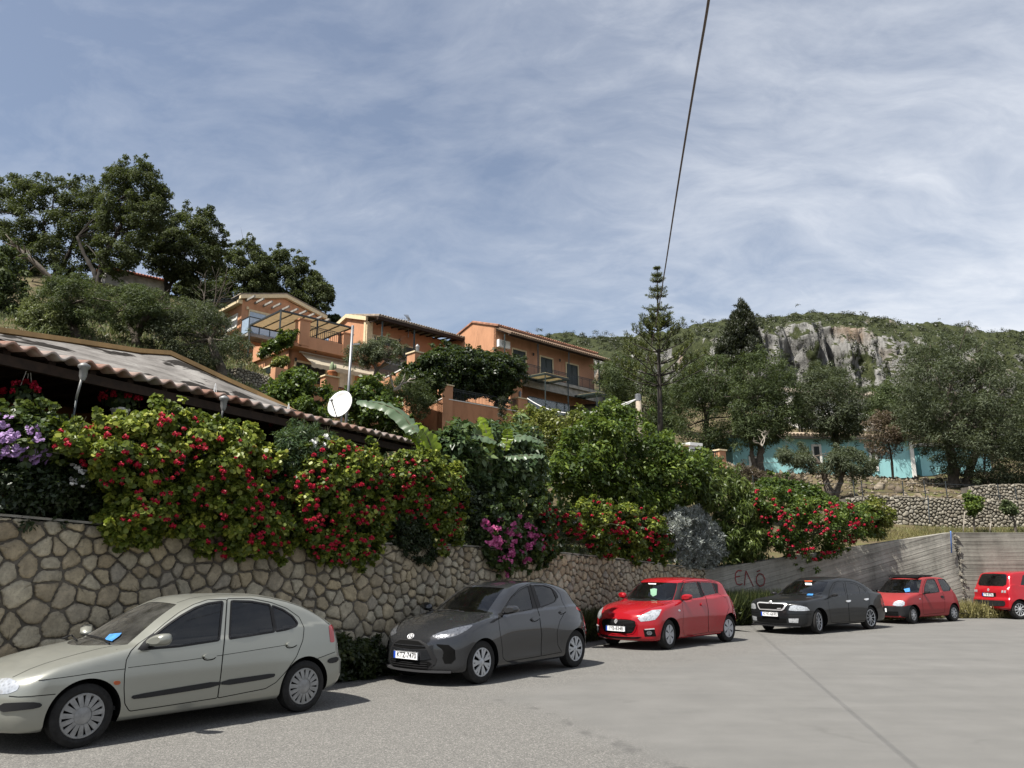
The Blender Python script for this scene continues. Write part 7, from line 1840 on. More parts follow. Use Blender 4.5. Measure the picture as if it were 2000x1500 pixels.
def yfun(Y):
    if callable(Y): return Y
    if isinstance(Y, (int, float)): return lambda x: np.full(np.shape(x), float(Y))
    return lambda x: np.interp(x, [q[0] for q in Y], [q[1] for q in Y])
_wx = np.arange(-160, 2100, 10.0); _wy = np.array([wall_hit(x, 1060)[0][1] for x in _wx])
def YW(off): return lambda x: np.interp(x, _wx, _wy)+off

def world(pp, Y): d = rays(pp); return CAM+d*(Y/d[:, 1])[:, None]

def sample(poly, n, rng):
    poly = np.asarray(poly, float); lo, hi = poly.min(0), poly.max(0); out = np.zeros((0, 2))
    while len(out) < n:
        q = rng.uniform(lo, hi, (n*3, 2)); out = np.vstack([out, q[in_poly(q, poly)]])
    return out[:n]

def clumps(poly, Yf, thick, n, cr, rng, front=.3, sprig=.3):
    p = sample(poly, n, rng); Y = Yf(p[:, 0]); e = edge_dist(p, poly)*Y/FPX; T = thick/2
    h = T*np.sqrt(np.clip(1-(1-np.minimum(e/T, 1))**2, 0, 1)); u = rng.uniform(-1, 1, n); u = np.sign(u-front*.5)*np.abs(u)**.6
    c = world(p, Y+h*u*np.where(u > 0, .8, 1.0)); r = np.minimum(cr*rng.uniform(.65, 1.25, n), e*.9+cr*.30)
    m = int(n*sprig)
    if m:
        q = densify(poly, 2.0); q = q[rng.integers(0, len(q), m)]; q = q+rng.normal(size=q.shape)*(cr*.42*FPX/Yf(q[:, 0]))[:, None]; c2 = world(q, Yf(q[:, 0])+rng.normal(size=m)*T*.35); c = np.vstack([c, c2]); r = np.concatenate([r, cr*rng.uniform(.22, .5, m)])
    return c, r, p

def clump_leaves(c, r, per, rng, flat=.8):
    n = len(c); k = np.maximum(5, (per*(r/np.median(r))**1.6).astype(int)); idx = np.repeat(np.arange(n), k); m = len(idx)
    d = unit(rng.normal(size=(m, 3))); d[:, 2] = d[:, 2]*.9+.15; rad = rng.random(m)**.4
    P = c[idx]+d*(r[idx]*rad)[:, None]*np.array([1, 1, flat]); return P, d, idx

def limbs(root, start, ends, r0, mat, rng, name='limbs'):
    m = MB()
    for e in ends:
        v = e-start; L = np.linalg.norm(v); mid1 = start+v*.35+rng.normal(size=3)*L*.07+np.array([0, 0, L*.05]); mid2 = start+v*.7+rng.normal(size=3)*L*.06
        pts = rounded(np.array([start, mid1, mid2, e]), 2, False); m.tube(pts, np.linspace(r0*.55, r0*.10, len(pts)), 5)
        for q in range(3):
            s_ = pts[int(len(pts)*(.45+.15*q))]; w_ = s_+rng.normal(size=3)*L*.16+v*.16; m.tube([s_, (s_+w_)/2+rng.normal(size=3)*L*.02, w_], [r0*.16, r0*.11, r0*.05], 4)
    o = m.build(name, mat, None, True); o.data.transform(Matrix.Translation(-Vector(root.location))); o.parent = root; return o

def plant(name, label, cat, poly, Y, thick, n, cr, per, size, shape, mat, seed, group=None, trunk=(), tmat=None, part='foliage', up=.5, base=None, droop=None, nlimb=9, rnd=1, jit=.35, front=.3, fl=(), bias=0.0, sprig=.3):
    rng = np.random.default_rng(seed); Yf = yfun(Y); pl = rounded(np.array(poly, float), rnd)
    c, r, p = clumps(pl, Yf, thick, n, cr, rng, front, sprig)
    bp = base or ((trunk[0][0][0]) if trunk else (pl[:, 0].mean(), pl[:, 1].max()-.38*np.ptp(pl[:, 1])))
    b = world(np.array([bp], float), Yf(np.array([bp[0]])))[0]; root = empty(name, tuple(b)); tag(root, label, cat, group)
    P, d, idx = clump_leaves(c, r, per, rng)
    N = d*.75+np.array([0, 0, up])+rng.normal(size=d.shape)*.45
    cl_r = rng.random(len(c)); rn = np.clip(.55*rng.random(len(P))**1.3+.45*cl_r[idx]+bias, 0, 1)
    tang = None
    if droop is not None: tang = d*.6+np.array([0, 0, droop])
    leaf_mesh(part, P, N, size, shape, mat, root, rng, tang, jit, rn)
    for k, (pts, w0, w1) in enumerate(trunk):
        q = densify(rounded(np.array(pts, float), 2, False), 8, False); yy = Yf(np.array([bp[0]]))[0]; Q = world(q, np.full(len(q), yy)); Q = Q+rng.normal(size=Q.shape)*w0*.12; Q[0, 2] -= .25
        m = MB(); m.tube(Q, np.linspace(w0, w1, len(Q))*(1+rng.normal(0, .08, len(Q))), 9); o = m.build('trunk', tmat or M_BARK, None, True); o.data.transform(Matrix.Translation(-Vector(root.location))); o.parent = root
        if nlimb:
            far = c[rng.permutation(len(c))[:nlimb]]; limbs(root, Q[-1], far, w1*1.1, tmat or M_BARK, rng)
    if not trunk and nlimb > 0:
        s_ = b.copy(); far = c[rng.permutation(len(c))[:nlimb]]; limbs(root, s_, far, min(.05, cr*.2), M_STEM, rng, 'stems')
    for spec in fl: flowers(root, pl, Yf, thick, spec, rng)
    return root

FLOWER = {}
def flower_mesh(kind, mat, rad, rng):
    key = (kind, mat.name, rad)
    if key in FLOWER: return FLOWER[key]
    if kind == 'pompom':
        n = 62; d = unit(rng.normal(size=(n, 3))); d[:, 2] = np.abs(d[:, 2])*.9-.25; d = unit(d); P = d*rad*.68; N = d+rng.normal(size=d.shape)*.25; o = leaf_mesh('flower_head', P, N, rad*.62, 'round', mat, None, rng)
    else:
        n = 20; c = rng.normal(size=(4, 3))*rad*.5; P = np.repeat(c, 5, 0); a = np.tile(np.linspace(0, 2*math.pi, 6)[:-1], 4); tg = np.stack([np.cos(a), np.zeros(n), np.sin(a)], 1); N = np.tile([0, -1.0, .25], (n, 1))+rng.normal(size=(n, 3))*.2; o = leaf_mesh('flower_head', P, N, rad*.75, 'round', mat, None, rng, tg, .1)
    me = o.data; bpy.data.objects.remove(o); FLOWER[key] = me; return me

def flowers(root, pl, Yf, thick, spec, rng):
    """up to 100 single flower heads as parts, any more as one mesh"""
    n, kind, mat, rad, sub = spec
    poly = rounded(np.array(sub, float), 1) if sub is not None else pl
    p = sample(poly, int(n*.78), rng); extra = p[rng.integers(0, len(p), n-len(p))]+rng.normal(size=(n-len(p), 2))*12; p = np.vstack([p, extra]); p = p[in_poly(p, pl)]; n = len(p)
    Y = Yf(p[:, 0]); e = edge_dist(p, pl)*Y/FPX; ins = in_poly(p, pl); T = thick/2; h = T*np.sqrt(np.clip(1-(1-np.minimum(e/T, 1))**2, 0, 1))*ins
    P = world(p, Y-h*rng.uniform(.95, 1.18, n)-.06); L = np.array(root.location)
    vs = [flower_mesh(kind, mat, rad*s_, rng) for s_ in (1.0, .8)]
    order = np.argsort(-rng.random(n)); VV, FF, k0 = [], [], 0
    for i in order[100:]:
        me = vs[0]; v = np.empty(len(me.vertices)*3, np.float32); me.vertices.foreach_get('co', v); f_ = np.empty(len(me.loops), np.int32); me.loops.foreach_get('vertex_index', f_)
        VV.append(v.reshape(-1, 3)*rng.uniform(.55, 1.25)+P[i]-L); FF.append(f_.reshape(len(me.polygons), -1)+k0); k0 += len(me.vertices)
    if VV: tag(mesh_np('blossoms', np.vstack(VV), np.vstack(FF), mat, root, attr={'rnd': rng.random(k0)}), kind='stuff')
    for i in order[:100]:
        o = link('flower_head', vs[int(rng.integers(0, 2))], root); o.location = tuple(P[i]-L); o.rotation_euler = tuple(rng.uniform(-.5, .5, 2))+(rng.uniform(0, 6.28),) if kind == 'pompom' else (rng.uniform(-.4, .4), rng.uniform(-.6, .6), rng.uniform(-.5, .5)); s_ = rng.uniform(.6, 1.3); o.scale = (s_, s_, s_*.85)

# ---------------------------------------------------------------- plants on and over the wall
FG = 'flowering plants hanging over the stone wall'
G1 = [(150, 895), (100, 885), (92, 850), (130, 826), (165, 838), (190, 830), (230, 812), (270, 815), (300, 790), (340, 785), (380, 808), (430, 828), (470, 838), (520, 866), (548, 905), (545, 955), (575, 1000), (582, 1050), (555, 1092), (515, 1092), (460, 1078), (430, 1092), (390, 1062), (335, 1042), (300, 1062), (240, 1062), (205, 1045), (203, 1000), (228, 962), (190, 950), (165, 915)]
plant('geranium_bush', 'largest red geranium with yellow-green leaves, spilling over the wall above the silver car', 'flowering bush', G1, YW(-.12), 1.15, 400, .155, 112, .066, 'round', M_GER, 11, FG, up=.35, nlimb=14, fl=[(190, 'pompom', M_RED, .039, None)])
G2 = [(560, 925), (590, 882), (640, 862), (690, 870), (730, 880), (762, 920), (772, 970), (776, 1020), (742, 1060), (736, 1092), (690, 1112), (640, 1102), (600, 1082), (580, 1040), (575, 980)]
plant('geranium_bush', 'dense red geranium over the wall between the silver and grey cars, full of flower heads', 'flowering bush', G2, YW(-.12), 1.0, 220, .15, 105, .062, 'round', M_GER, 12, FG, up=.35, nlimb=10, fl=[(170, 'pompom', M_RED, .038, None)], bias=-.06)
G3 = [(745, 905), (790, 878), (840, 888), (890, 908), (915, 950), (912, 1000), (902, 1050), (882, 1092), (850, 1062), (830, 1030), (800, 1010), (768, 990)]
plant('geranium_bush', 'red geranium above the bonnet of the grey car, left of the pink flowers', 'flowering bush', G3, YW(-.1), 1.0, 150, .16, 105, .064, 'round', M_GER, 13, FG, up=.35, nlimb=8, fl=[(98, 'pompom', M_RED, .038, None)], bias=-.06)
G4 = [(935, 1030), (950, 985), (985, 960), (1030, 950), (1070, 965), (1092, 1000), (1102, 1050), (1085, 1090), (1045, 1105), (1005, 1122), (965, 1112), (945, 1075)]
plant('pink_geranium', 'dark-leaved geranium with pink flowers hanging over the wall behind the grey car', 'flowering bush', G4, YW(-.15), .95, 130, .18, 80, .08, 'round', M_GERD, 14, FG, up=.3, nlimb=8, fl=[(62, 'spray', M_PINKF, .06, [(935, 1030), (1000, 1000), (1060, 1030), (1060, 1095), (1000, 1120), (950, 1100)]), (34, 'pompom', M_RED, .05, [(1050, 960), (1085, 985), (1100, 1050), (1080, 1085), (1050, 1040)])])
G5 = [(1095, 1002), (1120, 985), (1170, 974), (1230, 984), (1280, 1000), (1316, 1030), (1326, 1070), (1310, 1096), (1260, 1096), (1220, 1092), (1180, 1092), (1130, 1062), (1102, 1040)]
plant('geranium_bush', 'red geranium on the wall above the bright red hatchback, left of the grey shrub', 'flowering bush', G5, YW(-.05), 1.2, 170, .19, 105, .074, 'round', M_GER, 15, FG, up=.35, nlimb=8, fl=[(120, 'pompom', M_RED, .052, None)], bias=-.12)
LI = [(-40, 805), (0, 806), (30, 796), (82, 802), (130, 832), (166, 850), (160, 882), (120, 905), (60, 912), (0, 905), (-40, 905)]
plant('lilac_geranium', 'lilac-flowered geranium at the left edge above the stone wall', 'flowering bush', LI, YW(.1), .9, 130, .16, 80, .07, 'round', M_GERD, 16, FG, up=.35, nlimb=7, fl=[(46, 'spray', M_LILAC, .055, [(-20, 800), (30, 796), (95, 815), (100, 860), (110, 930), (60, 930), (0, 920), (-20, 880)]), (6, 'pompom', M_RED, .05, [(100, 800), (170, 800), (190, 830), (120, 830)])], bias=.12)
plant('dark_shrub', 'dark leafy shrub with a few white flowers beneath the lilac geranium', 'shrub', [(-40, 890), (60, 900), (120, 895), (170, 890), (200, 950), (206, 1008), (120, 1012), (40, 1008), (-40, 1004)], YW(.15), .9, 150, .17, 90, .07, 'oval', M_DKSH, 17, nlimb=7, fl=[(12, 'spray', M_WHITE, .035, [(130, 910), (170, 905), (175, 950), (140, 960)])])
plant('dark_shrub', 'dark glossy shrub with white blossom between the two largest red geraniums', 'shrub', [(530, 855), (560, 832), (620, 828), (645, 862), (642, 905), (612, 965), (570, 1000), (545, 960)], YW(.1), .9, 95, .17, 85, .085, 'lance', M_AVO, 18, nlimb=7, fl=[(14, 'spray', M_WHITE, .05, [(605, 855), (650, 855), (650, 875), (610, 880)])], bias=-.2)
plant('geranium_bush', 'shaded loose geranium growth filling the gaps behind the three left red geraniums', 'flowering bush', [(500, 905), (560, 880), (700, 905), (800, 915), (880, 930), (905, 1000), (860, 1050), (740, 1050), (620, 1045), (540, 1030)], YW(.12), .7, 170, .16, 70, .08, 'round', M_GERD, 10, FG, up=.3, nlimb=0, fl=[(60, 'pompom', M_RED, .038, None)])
plant('trailing_creeper', 'dark small-leaved creeper trailing down the wall over the nose of the grey car', 'creeper', [(768, 1000), (820, 1010), (845, 1050), (852, 1098), (832, 1106), (800, 1088), (772, 1050)], YW(-.14), .5, 80, .13, 90, .045, 'oval', M_DKSH, 19, nlimb=5)
plant('dark_shrub', 'dark hanging shrub behind the pink flowers and under the broad-leaved shrub', 'shrub', [(900, 960), (940, 950), (985, 960), (970, 1020), (945, 1065), (912, 1065), (905, 1010)], YW(.05), .8, 70, .2, 80, .08, 'oval', M_DKSH, 20, nlimb=5)
plant('white_flower_shrub', 'low pale-leaved shrub with white blossom left of the geranium above the bright red hatchback', 'shrub', [(1085, 1060), (1100, 1000), (1130, 990), (1160, 1040), (1165, 1085), (1120, 1085)], YW(.1), .7, 60, .18, 70, .07, 'lance', M_OLIVE, 21, nlimb=5, fl=[(12, 'spray', M_WHITE, .035, None)])
plant('silver_shrub', 'silver grey feathery shrub overhanging the end of the stone wall', 'shrub', [(1298, 1015), (1330, 988), (1372, 994), (1402, 1030), (1418, 1075), (1402, 1102), (1360, 1108), (1322, 1098), (1302, 1062)], YW(-.1), 1.4, 210, .16, 95, .12, 'lance', M_GREYL, 22, up=.3, nlimb=8, droop=.35)
plant('drooping_shrub', 'green shrub with long drooping leaves between the silver shrub and the right-hand red flowers', 'shrub', [(1330, 965), (1355, 925), (1392, 905), (1430, 922), (1475, 948), (1492, 1000), (1505, 1050), (1492, 1090), (1445, 1098), (1412, 1085), (1402, 1032), (1378, 992)], YW(.35), 1.7, 170, .27, 80, .17, 'long', M_WILL, 23, up=.2, nlimb=9, droop=-.5)
RB = [(1462, 962), (1500, 945), (1540, 950), (1582, 978), (1640, 978), (1690, 985), (1712, 1002), (1716, 1040), (1682, 1052), (1640, 1072), (1602, 1096), (1562, 1108), (1530, 1088), (1502, 1062), (1480, 1012)]
plant('red_flowering_shrub', 'red flowering shrub on the concrete wall above the black and small red cars', 'flowering bush', RB, YW(-.05), 1.6, 200, .24, 80, .10, 'oval', M_BRIGHT, 24, FG, up=.35, nlimb=10, fl=[(150, 'pompom', M_RED, .06, None)], bias=-.05)
plant('yellow_green_shrub', 'yellow-green leafy shrub at the right end of the red flowers', 'shrub', [(1672, 985), (1700, 975), (1735, 985), (1742, 1030), (1720, 1052), (1690, 1045)], YW(.5), 1.2, 50, .24, 70, .12, 'oval', M_LEMON, 25, nlimb=5)
plant('broad_leaf_shrub', 'broad-leaved glossy green shrub beneath the banana leaves', 'shrub', [(850, 855), (880, 832), (940, 820), (1000, 838), (1048, 860), (1062, 905), (1050, 950), (1012, 962), (985, 1002), (930, 992), (898, 950), (862, 912)], YW(.9), 1.7, 190, .25, 62, .17, 'oval', M_AVO, 26, up=.45, nlimb=10, droop=-.25)
plant('leafy_shrub', 'big bright green leafy shrub in front of the wooden utility pole', 'shrub', [(1078, 905), (1100, 860), (1140, 820), (1180, 790), (1222, 792), (1270, 828), (1302, 858), (1342, 878), (1392, 902), (1402, 932), (1372, 962), (1332, 992), (1290, 1012), (1230, 1002), (1170, 1002), (1110, 982), (1072, 942)], [(1080, 21.5), (1400, 25.5)], 2.8, 330, .34, 72, .135, 'oval', M_BRIGHT, 27, up=.5, nlimb=14)
plant('lemon_tree', 'yellow-green lemon tree left of the bright green shrub, below the glass screen', 'tree', [(985, 850), (1000, 815), (1022, 795), (1060, 798), (1100, 812), (1132, 800), (1152, 830), (1142, 880), (1092, 912), (1052, 935), (1012, 905)], 25.5, 2.2, 170, .28, 66, .11, 'oval', M_LEMON, 28, trunk=[([(1060, 990), (1062, 940), (1066, 890)], .07, .05)], part='crown', up=.5)
plant('garden_shrub', 'dull green garden shrub behind the bright green shrub, right of the pole', 'shrub', [(1330, 930), (1340, 885), (1380, 880), (1420, 915), (1440, 950), (1400, 960)], 29, 2, 60, .32, 70, .13, 'oval', M_OLIVEG, 29)
plant('leafy_bush', 'leafy green bush climbing in front of the terraced house left of the dish', 'bush', [(515, 772), (545, 735), (580, 718), (622, 732), (645, 765), (640, 800), (650, 835), (600, 832), (560, 812), (525, 795)], 27, 2.2, 110, .30, 70, .15, 'oval', M_BRIGHT, 30, up=.45, bias=-.12)
plant('leafy_bush', 'leafy green bush behind the satellite dish and above the corrugated eave', 'bush', [(628, 805), (660, 770), (690, 752), (722, 728), (750, 758), (778, 800), (802, 832), (812, 868), (740, 848), (680, 822)], 25, 2.2, 120, .28, 70, .14, 'oval', M_BRIGHT, 31, up=.45, bias=-.18)
plant('grey_bush', 'grey-green bush below the vine pergola, left of the orange terrace pillar', 'bush', [(735, 765), (760, 738), (800, 733), (846, 758), (852, 790), (832, 818), (790, 804), (745, 790)], 49, 2.6, 70, .5, 80, .2, 'lance', M_OLIVEG, 32, bias=-.1)
plant('vine_pergola', 'dark leafy vine covering the pergola beside the balcony house', 'vine', [(848, 686), (868, 678), (900, 679), (960, 690), (1020, 706), (1027, 732), (1008, 748), (992, 772), (985, 790), (968, 778), (930, 772), (890, 776), (852, 782)], [(850, 56), (1020, 60)], 4.4, 520, .50, 95, .22, 'oval', M_IVY, 33, part='foliage', bias=-.2, base=(870, 770), nlimb=6)
plant('trailing_vine', 'lighter green vine trailing down the slope left of the dark pergola', 'vine', [(768, 742), (800, 712), (830, 692), (852, 682), (868, 680), (866, 770), (842, 792), (800, 776)], 51, 2.6, 150, .42, 85, .22, 'oval', M_IVY, 34, nlimb=5)
plant('column_conifer', 'thin columnar conifer in front of the orange terrace wall', 'conifer', [(973, 860), (972, 810), (979, 768), (987, 778), (991, 860)], 38, .4, 36, .16, 60, .10, 'lance', M_CYP, 35, nlimb=0, rnd=0, droop=.9)
plant('terrace_ivy', 'ivy spilling over the terrace wall of the terraced house', 'ivy', [(503, 690), (530, 668), (575, 640), (580, 655), (560, 680), (530, 690), (508, 700)], 50.0, 1.0, 60, .35, 60, .2, 'oval', M_BRIGHT, 36, nlimb=4, bias=-.1)
plant('potted_shrub', 'yellow-green shrub on the wall beside the air conditioner of the terraced house', 'shrub', [(527, 712), (540, 698), (562, 696), (567, 708), (552, 716), (535, 722)], 49.0, .9, 24, .3, 50, .18, 'oval', M_LEMON, 37, nlimb=3)

# banana plants: long ribbed blades on arching midribs
def banana(label, base, blades, Y, seed):
    rng = np.random.default_rng(seed); b = at_y(*base, Y); root = empty('banana_plant', tuple(b)); tag(root, label, 'banana plant')
    m = MB(); b2 = b+np.array([0, .45, 0]); m.tube([b2-np.array([0, 0, .5]), b2+np.array([0, 0, .05]), b+np.array([.0, .1, .32])], [.08, .07, .04], 8); built(m, 'stem', simple('pale_banana_stem', (.07, .085, .03), .7), root, None, True)
    for (pts, w, dy, col, tip) in blades:
        q = rounded(np.array(pts, float), 3, False); n = len(q); yy = Y+np.linspace(0, dy, n); C = world(q, yy); T = np.gradient(C, axis=0); T = unit(T)
        side = np.cross(T, np.array([0, -.55, .83])); side = unit(side); up = np.cross(side, T); f = np.linspace(0, 1, n); ww = w*np.clip(np.sin(np.pi*np.clip(f*.93+.05, 0, 1))**.55, .05, 1)
        V = []
        for i in range(n):
            for s_ in (-1, -.5, 0, .5, 1):
                tear = 1-.28*(rng.random() < .3)*(abs(s_) == 1); V.append(C[i]+side[i]*ww[i]*s_*tear+up[i]*(-.30*abs(s_)**1.6*ww[i]*tip+rng.normal(0, .012)+.018*math.sin(i*2.1)*abs(s_)))
        F = [(i*5+j, i*5+j+1, (i+1)*5+j+1, (i+1)*5+j) for i in range(n-1) for j in range(4)]
        o = mesh_np('leaf', np.array(V)-b, F, col, root, True, attr={'rnd': np.repeat(rng.uniform(.35, .75, n), 5)})
        mm = MB(); mm.tube(C-up*.01, np.linspace(.022, .006, n), 5); k = mm.build('midrib', M_STEM, None, True); k.data.transform(Matrix.Translation(-Vector(b))); k.parent = o
M_BANG = leaf_mat('grey_green_banana_leaf', (.05, .085, .045), (.095, .14, .08), (.16, .20, .12), .3, .35); M_BANY = leaf_mat('yellow_green_banana_leaf', (.10, .16, .01), (.22, .31, .025), (.33, .42, .06), .55, .35)  # one grey-green and one yellow-green leaf colour
banana('banana plant with a split grey-green leaf arching over the eave and an upright yellow-green leaf', (838, 905), [([(812, 845), (790, 812), (755, 788), (700, 782)], .21, .5, M_BANG, 1.2), ([(845, 892), (840, 862), (828, 842), (818, 828)], .26, -.3, M_BANY, .3), ([(832, 895), (822, 870), (806, 852), (790, 850)], .10, .3, M_BANY, .6)], float(YW(.15)(838)), 41)
banana('banana plant with long pale leaves drooping over the broad-leaved shrub', (955, 905), [([(968, 862), (930, 846), (895, 852), (868, 870)], .17, -.2, M_BANG, 1.0), ([(975, 870), (1000, 852), (1030, 850), (1058, 862)], .16, .2, M_BANG, 1.0), ([(960, 885), (952, 850), (945, 828), (938, 815)], .14, .2, M_BANY, .4), ([(985, 880), (990, 860), (992, 845), (990, 838)], .14, .0, M_BANY, .4), ([(985, 892), (1015, 890), (1040, 888), (1062, 890)], .13, .1, M_BANG, .9)], float(YW(-.25)(955)), 42)

# ---------------------------------------------------------------- weeds at the foot of the wall
WG = 'weeds along the foot of the wall'
def weeds(label, x0, x1, Yoff, n, size, mat, seed, shape='blade', deep=.5):
    rng = np.random.default_rng(seed); px_ = rng.uniform(x0, x1, n); Y = YW(Yoff)(px_)-rng.uniform(0, 1, n)**1.6*deep; d = rays(np.stack([px_, np.full(n, 1250.0)], 1)); X = d[:, 0]/d[:, 1]*Y
    P = np.stack([X, Y, rng.uniform(0, .05, n)], 1); b = np.array([P[:, 0].mean(), P[:, 1].mean(), 0]); root = empty('weed_clump', tuple(b)); tag(root, label, 'weeds', WG); nz = .45+.55*np.sin((px_-x0)/(x1-x0)*math.pi)*rng.uniform(.6, 1.2, n)
    T = np.stack([rng.normal(0, .28, n), rng.normal(0, .28, n), np.ones(n)], 1)
    N = np.stack([rng.normal(size=n), rng.normal(size=n), rng.normal(size=n)*.2], 1); q = leaf_mesh('foliage', P, N, size, shape, mat, root, rng, T, .05)
    P2 = P+T*(size*rng.uniform(.2, .8, n)*nz)[:, None]; leaf_mesh('leaves', P2, rng.normal(size=(n, 3))+[0, 0, .6], size*.16, 'oval', mat, root, rng)
plant('weed_clump', 'dark bushy weeds at the foot of the wall between the silver and grey cars', 'weeds', [(630, 1275), (655, 1235), (690, 1262), (715, 1250), (745, 1268), (775, 1295), (780, 1338), (730, 1340), (640, 1336)], YW(-.30), .7, 110, .13, 80, .085, 'oval', M_WEED, 51, WG, nlimb=6, bias=-.2)
weeds('tall dark grass at the foot of the wall between the grey and bright red cars', 1100, 1215, -.08, 4200, .62, M_WEED, 52, 'blade', .7)
weeds('tall dark grass against the concrete wall between the bright red and black cars', 1405, 1530, -.08, 5200, .85, M_WEED, 53, 'blade', .8)
weeds('dry yellow grass at the foot of the concrete wall behind the small red car', 1690, 1850, -.08, 1500, .34, M_DRY, 54, 'blade', .7)
weeds('yellow-green grass at the joint of the concrete walls beside the rear-facing red car', 1855, 2010, -.08, 2200, .52, M_DRY, 55, 'blade', .7)

# ---------------------------------------------------------------- trees on the left slope
OG, VG = 'dark oaks on the hilltop', 'olive trees on the left slope'
plant('oak_tree', 'leftmost dark oak on the hilltop, cut by the edge of the picture', 'tree', [(-70, 360), (0, 346), (40, 338), (95, 338), (122, 362), (150, 340), (182, 350), (202, 382), (215, 432), (210, 492), (180, 532), (120, 552), (60, 548), (0, 530), (-70, 525)], 62, 7, 297, 0.68, 130, 0.21, 'oval', M_OAK, 61, OG, [([(118, 570), (106, 505), (82, 440)], .28, .14), ([(115, 540), (145, 470), (170, 410)], .20, .08)], M_BARKD, 'crown', nlimb=8)
plant('oak_tree', 'tallest dark oak on the hilltop, with a forked leaning trunk', 'tree', [(188, 390), (205, 335), (235, 312), (272, 309), (302, 324), (312, 350), (330, 370), (326, 402), (338, 408), (330, 440), (292, 472), (270, 522), (230, 540), (190, 525), (180, 455)], 58, 6, 236, 0.61, 130, 0.20, 'oval', M_OAK, 62, OG, [([(188, 580), (195, 530), (215, 482), (247, 420), (262, 372)], .26, .10), ([(190, 545), (168, 505), (150, 462)], .2, .1)], M_BARKD, 'crown', nlimb=9)
plant('oak_tree', 'dark oak on the hilltop right of the tallest one, above the red roof', 'tree', [(322, 442), (345, 412), (386, 407), (421, 419), (436, 455), (441, 492), (432, 532), (402, 562), (342, 556), (290, 526), (272, 484), (300, 462)], 64, 6, 210, 0.61, 130, 0.21, 'oval', M_OAK, 63, OG, [([(327, 600), (326, 545), (302, 492)], .24, .1), ([(327, 570), (345, 530), (362, 490)], .18, .08)], M_BARKD, 'crown')
plant('oak_tree', 'dark rounded oak directly behind the louvred sunshade of the terraced house', 'tree', [(440, 482), (470, 474), (490, 464), (506, 488), (532, 508), (535, 562), (505, 600), (460, 610), (425, 590), (418, 530)], 74, 6, 166, 0.68, 130, 0.24, 'oval', M_OAK, 64, OG, [([(470, 650), (472, 600), (478, 540)], .25, .12)], M_BARKD, 'crown')
plant('oak_tree', 'rightmost dark oak on the hilltop, behind the roof of the terraced house', 'tree', [(528, 496), (550, 484), (582, 494), (602, 520), (636, 545), (655, 572), (642, 602), (642, 628), (612, 642), (578, 622), (548, 600), (515, 590), (512, 530)], 76, 6, 183, 0.65, 130, 0.24, 'oval', M_OAK, 65, OG, [([(596, 670), (588, 615), (570, 560)], .24, .1)], M_BARKD, 'crown')
plant('oak_tree', 'small dark tree peeping out between the terraced house and the middle house', 'tree', [(632, 625), (645, 615), (664, 618), (668, 640), (650, 650), (634, 645)], 78, 2, 30, .6, 90, .3, 'oval', M_OAK, 66, None, part='crown')
plant('oak_tree', 'low dark oak filling the gap beneath the hilltop oaks, right of the red roof', 'tree', [(330, 560), (370, 545), (420, 550), (450, 580), (450, 620), (400, 615), (345, 600)], 70, 5, 105, 0.65, 130, 0.24, 'oval', M_OAK, 67, OG, part='crown', bias=-.15)
plant('olive_tree', 'dark olive tree with a thick trunk nearest the left edge of the slope', 'tree', [(58, 602), (72, 560), (110, 540), (162, 534), (202, 560), (218, 602), (202, 642), (165, 656), (140, 622), (100, 660), (62, 652)], 38, 4.4, 130, .52, 105, .17, 'lance', M_OLIVEG, 71, VG, [([(150, 672), (140, 625), (124, 592)], .30, .18)], part='crown', bias=-.12)
plant('olive_tree', 'olive tree with a forked trunk in the middle of the left slope', 'tree', [(205, 577), (235, 554), (292, 558), (332, 580), (328, 622), (292, 642), (250, 652), (212, 642)], 41, 4.2, 115, .52, 105, .18, 'lance', M_OLIVEG, 72, VG, [([(262, 690), (268, 645), (292, 612)], .28, .14), ([(264, 665), (250, 630), (245, 605)], .16, .08)], part='crown', bias=-.1)
plant('olive_tree', 'grey-green olive tree leaning over the drystone wall beside the terraced house', 'tree', [(288, 622), (330, 588), (380, 584), (432, 600), (456, 640), (492, 670), (482, 702), (442, 702), (402, 722), (342, 724), (300, 694), (278, 652)], 42, 5, 170, .56, 105, .19, 'lance', M_OLIVE, 73, VG, [([(434, 745), (426, 702), (408, 662)], .34, .18)], part='crown', bias=-.12)
plant('slope_shrub', 'dark green shrub at the left edge above the tavern roof', 'shrub', [(-60, 470), (0, 478), (42, 490), (62, 522), (46, 562), (62, 602), (42, 652), (0, 662), (-60, 662)], 41, 3.4, 110, .5, 100, .2, 'oval', M_OLIVEG, 74, nlimb=8, bias=-.1)
plant('pale_reeds', 'pale green feathery reeds behind the yellow roof edge at the left', 'reeds', [(32, 612), (60, 588), (102, 598), (132, 640), (128, 672), (60, 668), (28, 652)], 37, 2, 80, .35, 100, .24, 'lance', M_REED, 75, nlimb=4, droop=.7)
plant('slope_shrub', 'dense olive scrub filling the slope behind the olive trees', 'shrub', [(60, 560), (150, 545), (330, 575), (440, 600), (440, 640), (300, 650), (120, 640)], 56, 3, 60, .6, 90, .24, 'lance', M_REED, 77, nlimb=6, bias=-.2)
plant('olive_tree', 'small olive tree in front of the middle house, with a bent bare trunk', 'tree', [(664, 702), (680, 674), (720, 664), (762, 660), (792, 684), (788, 706), (742, 710), (702, 714)], 46, 2.4, 70, .42, 95, .19, 'lance', M_OLIVE, 78, None, [([(726, 752), (737, 722), (726, 704)], .12, .07), ([(737, 722), (755, 704)], .07, .05)], part='crown')
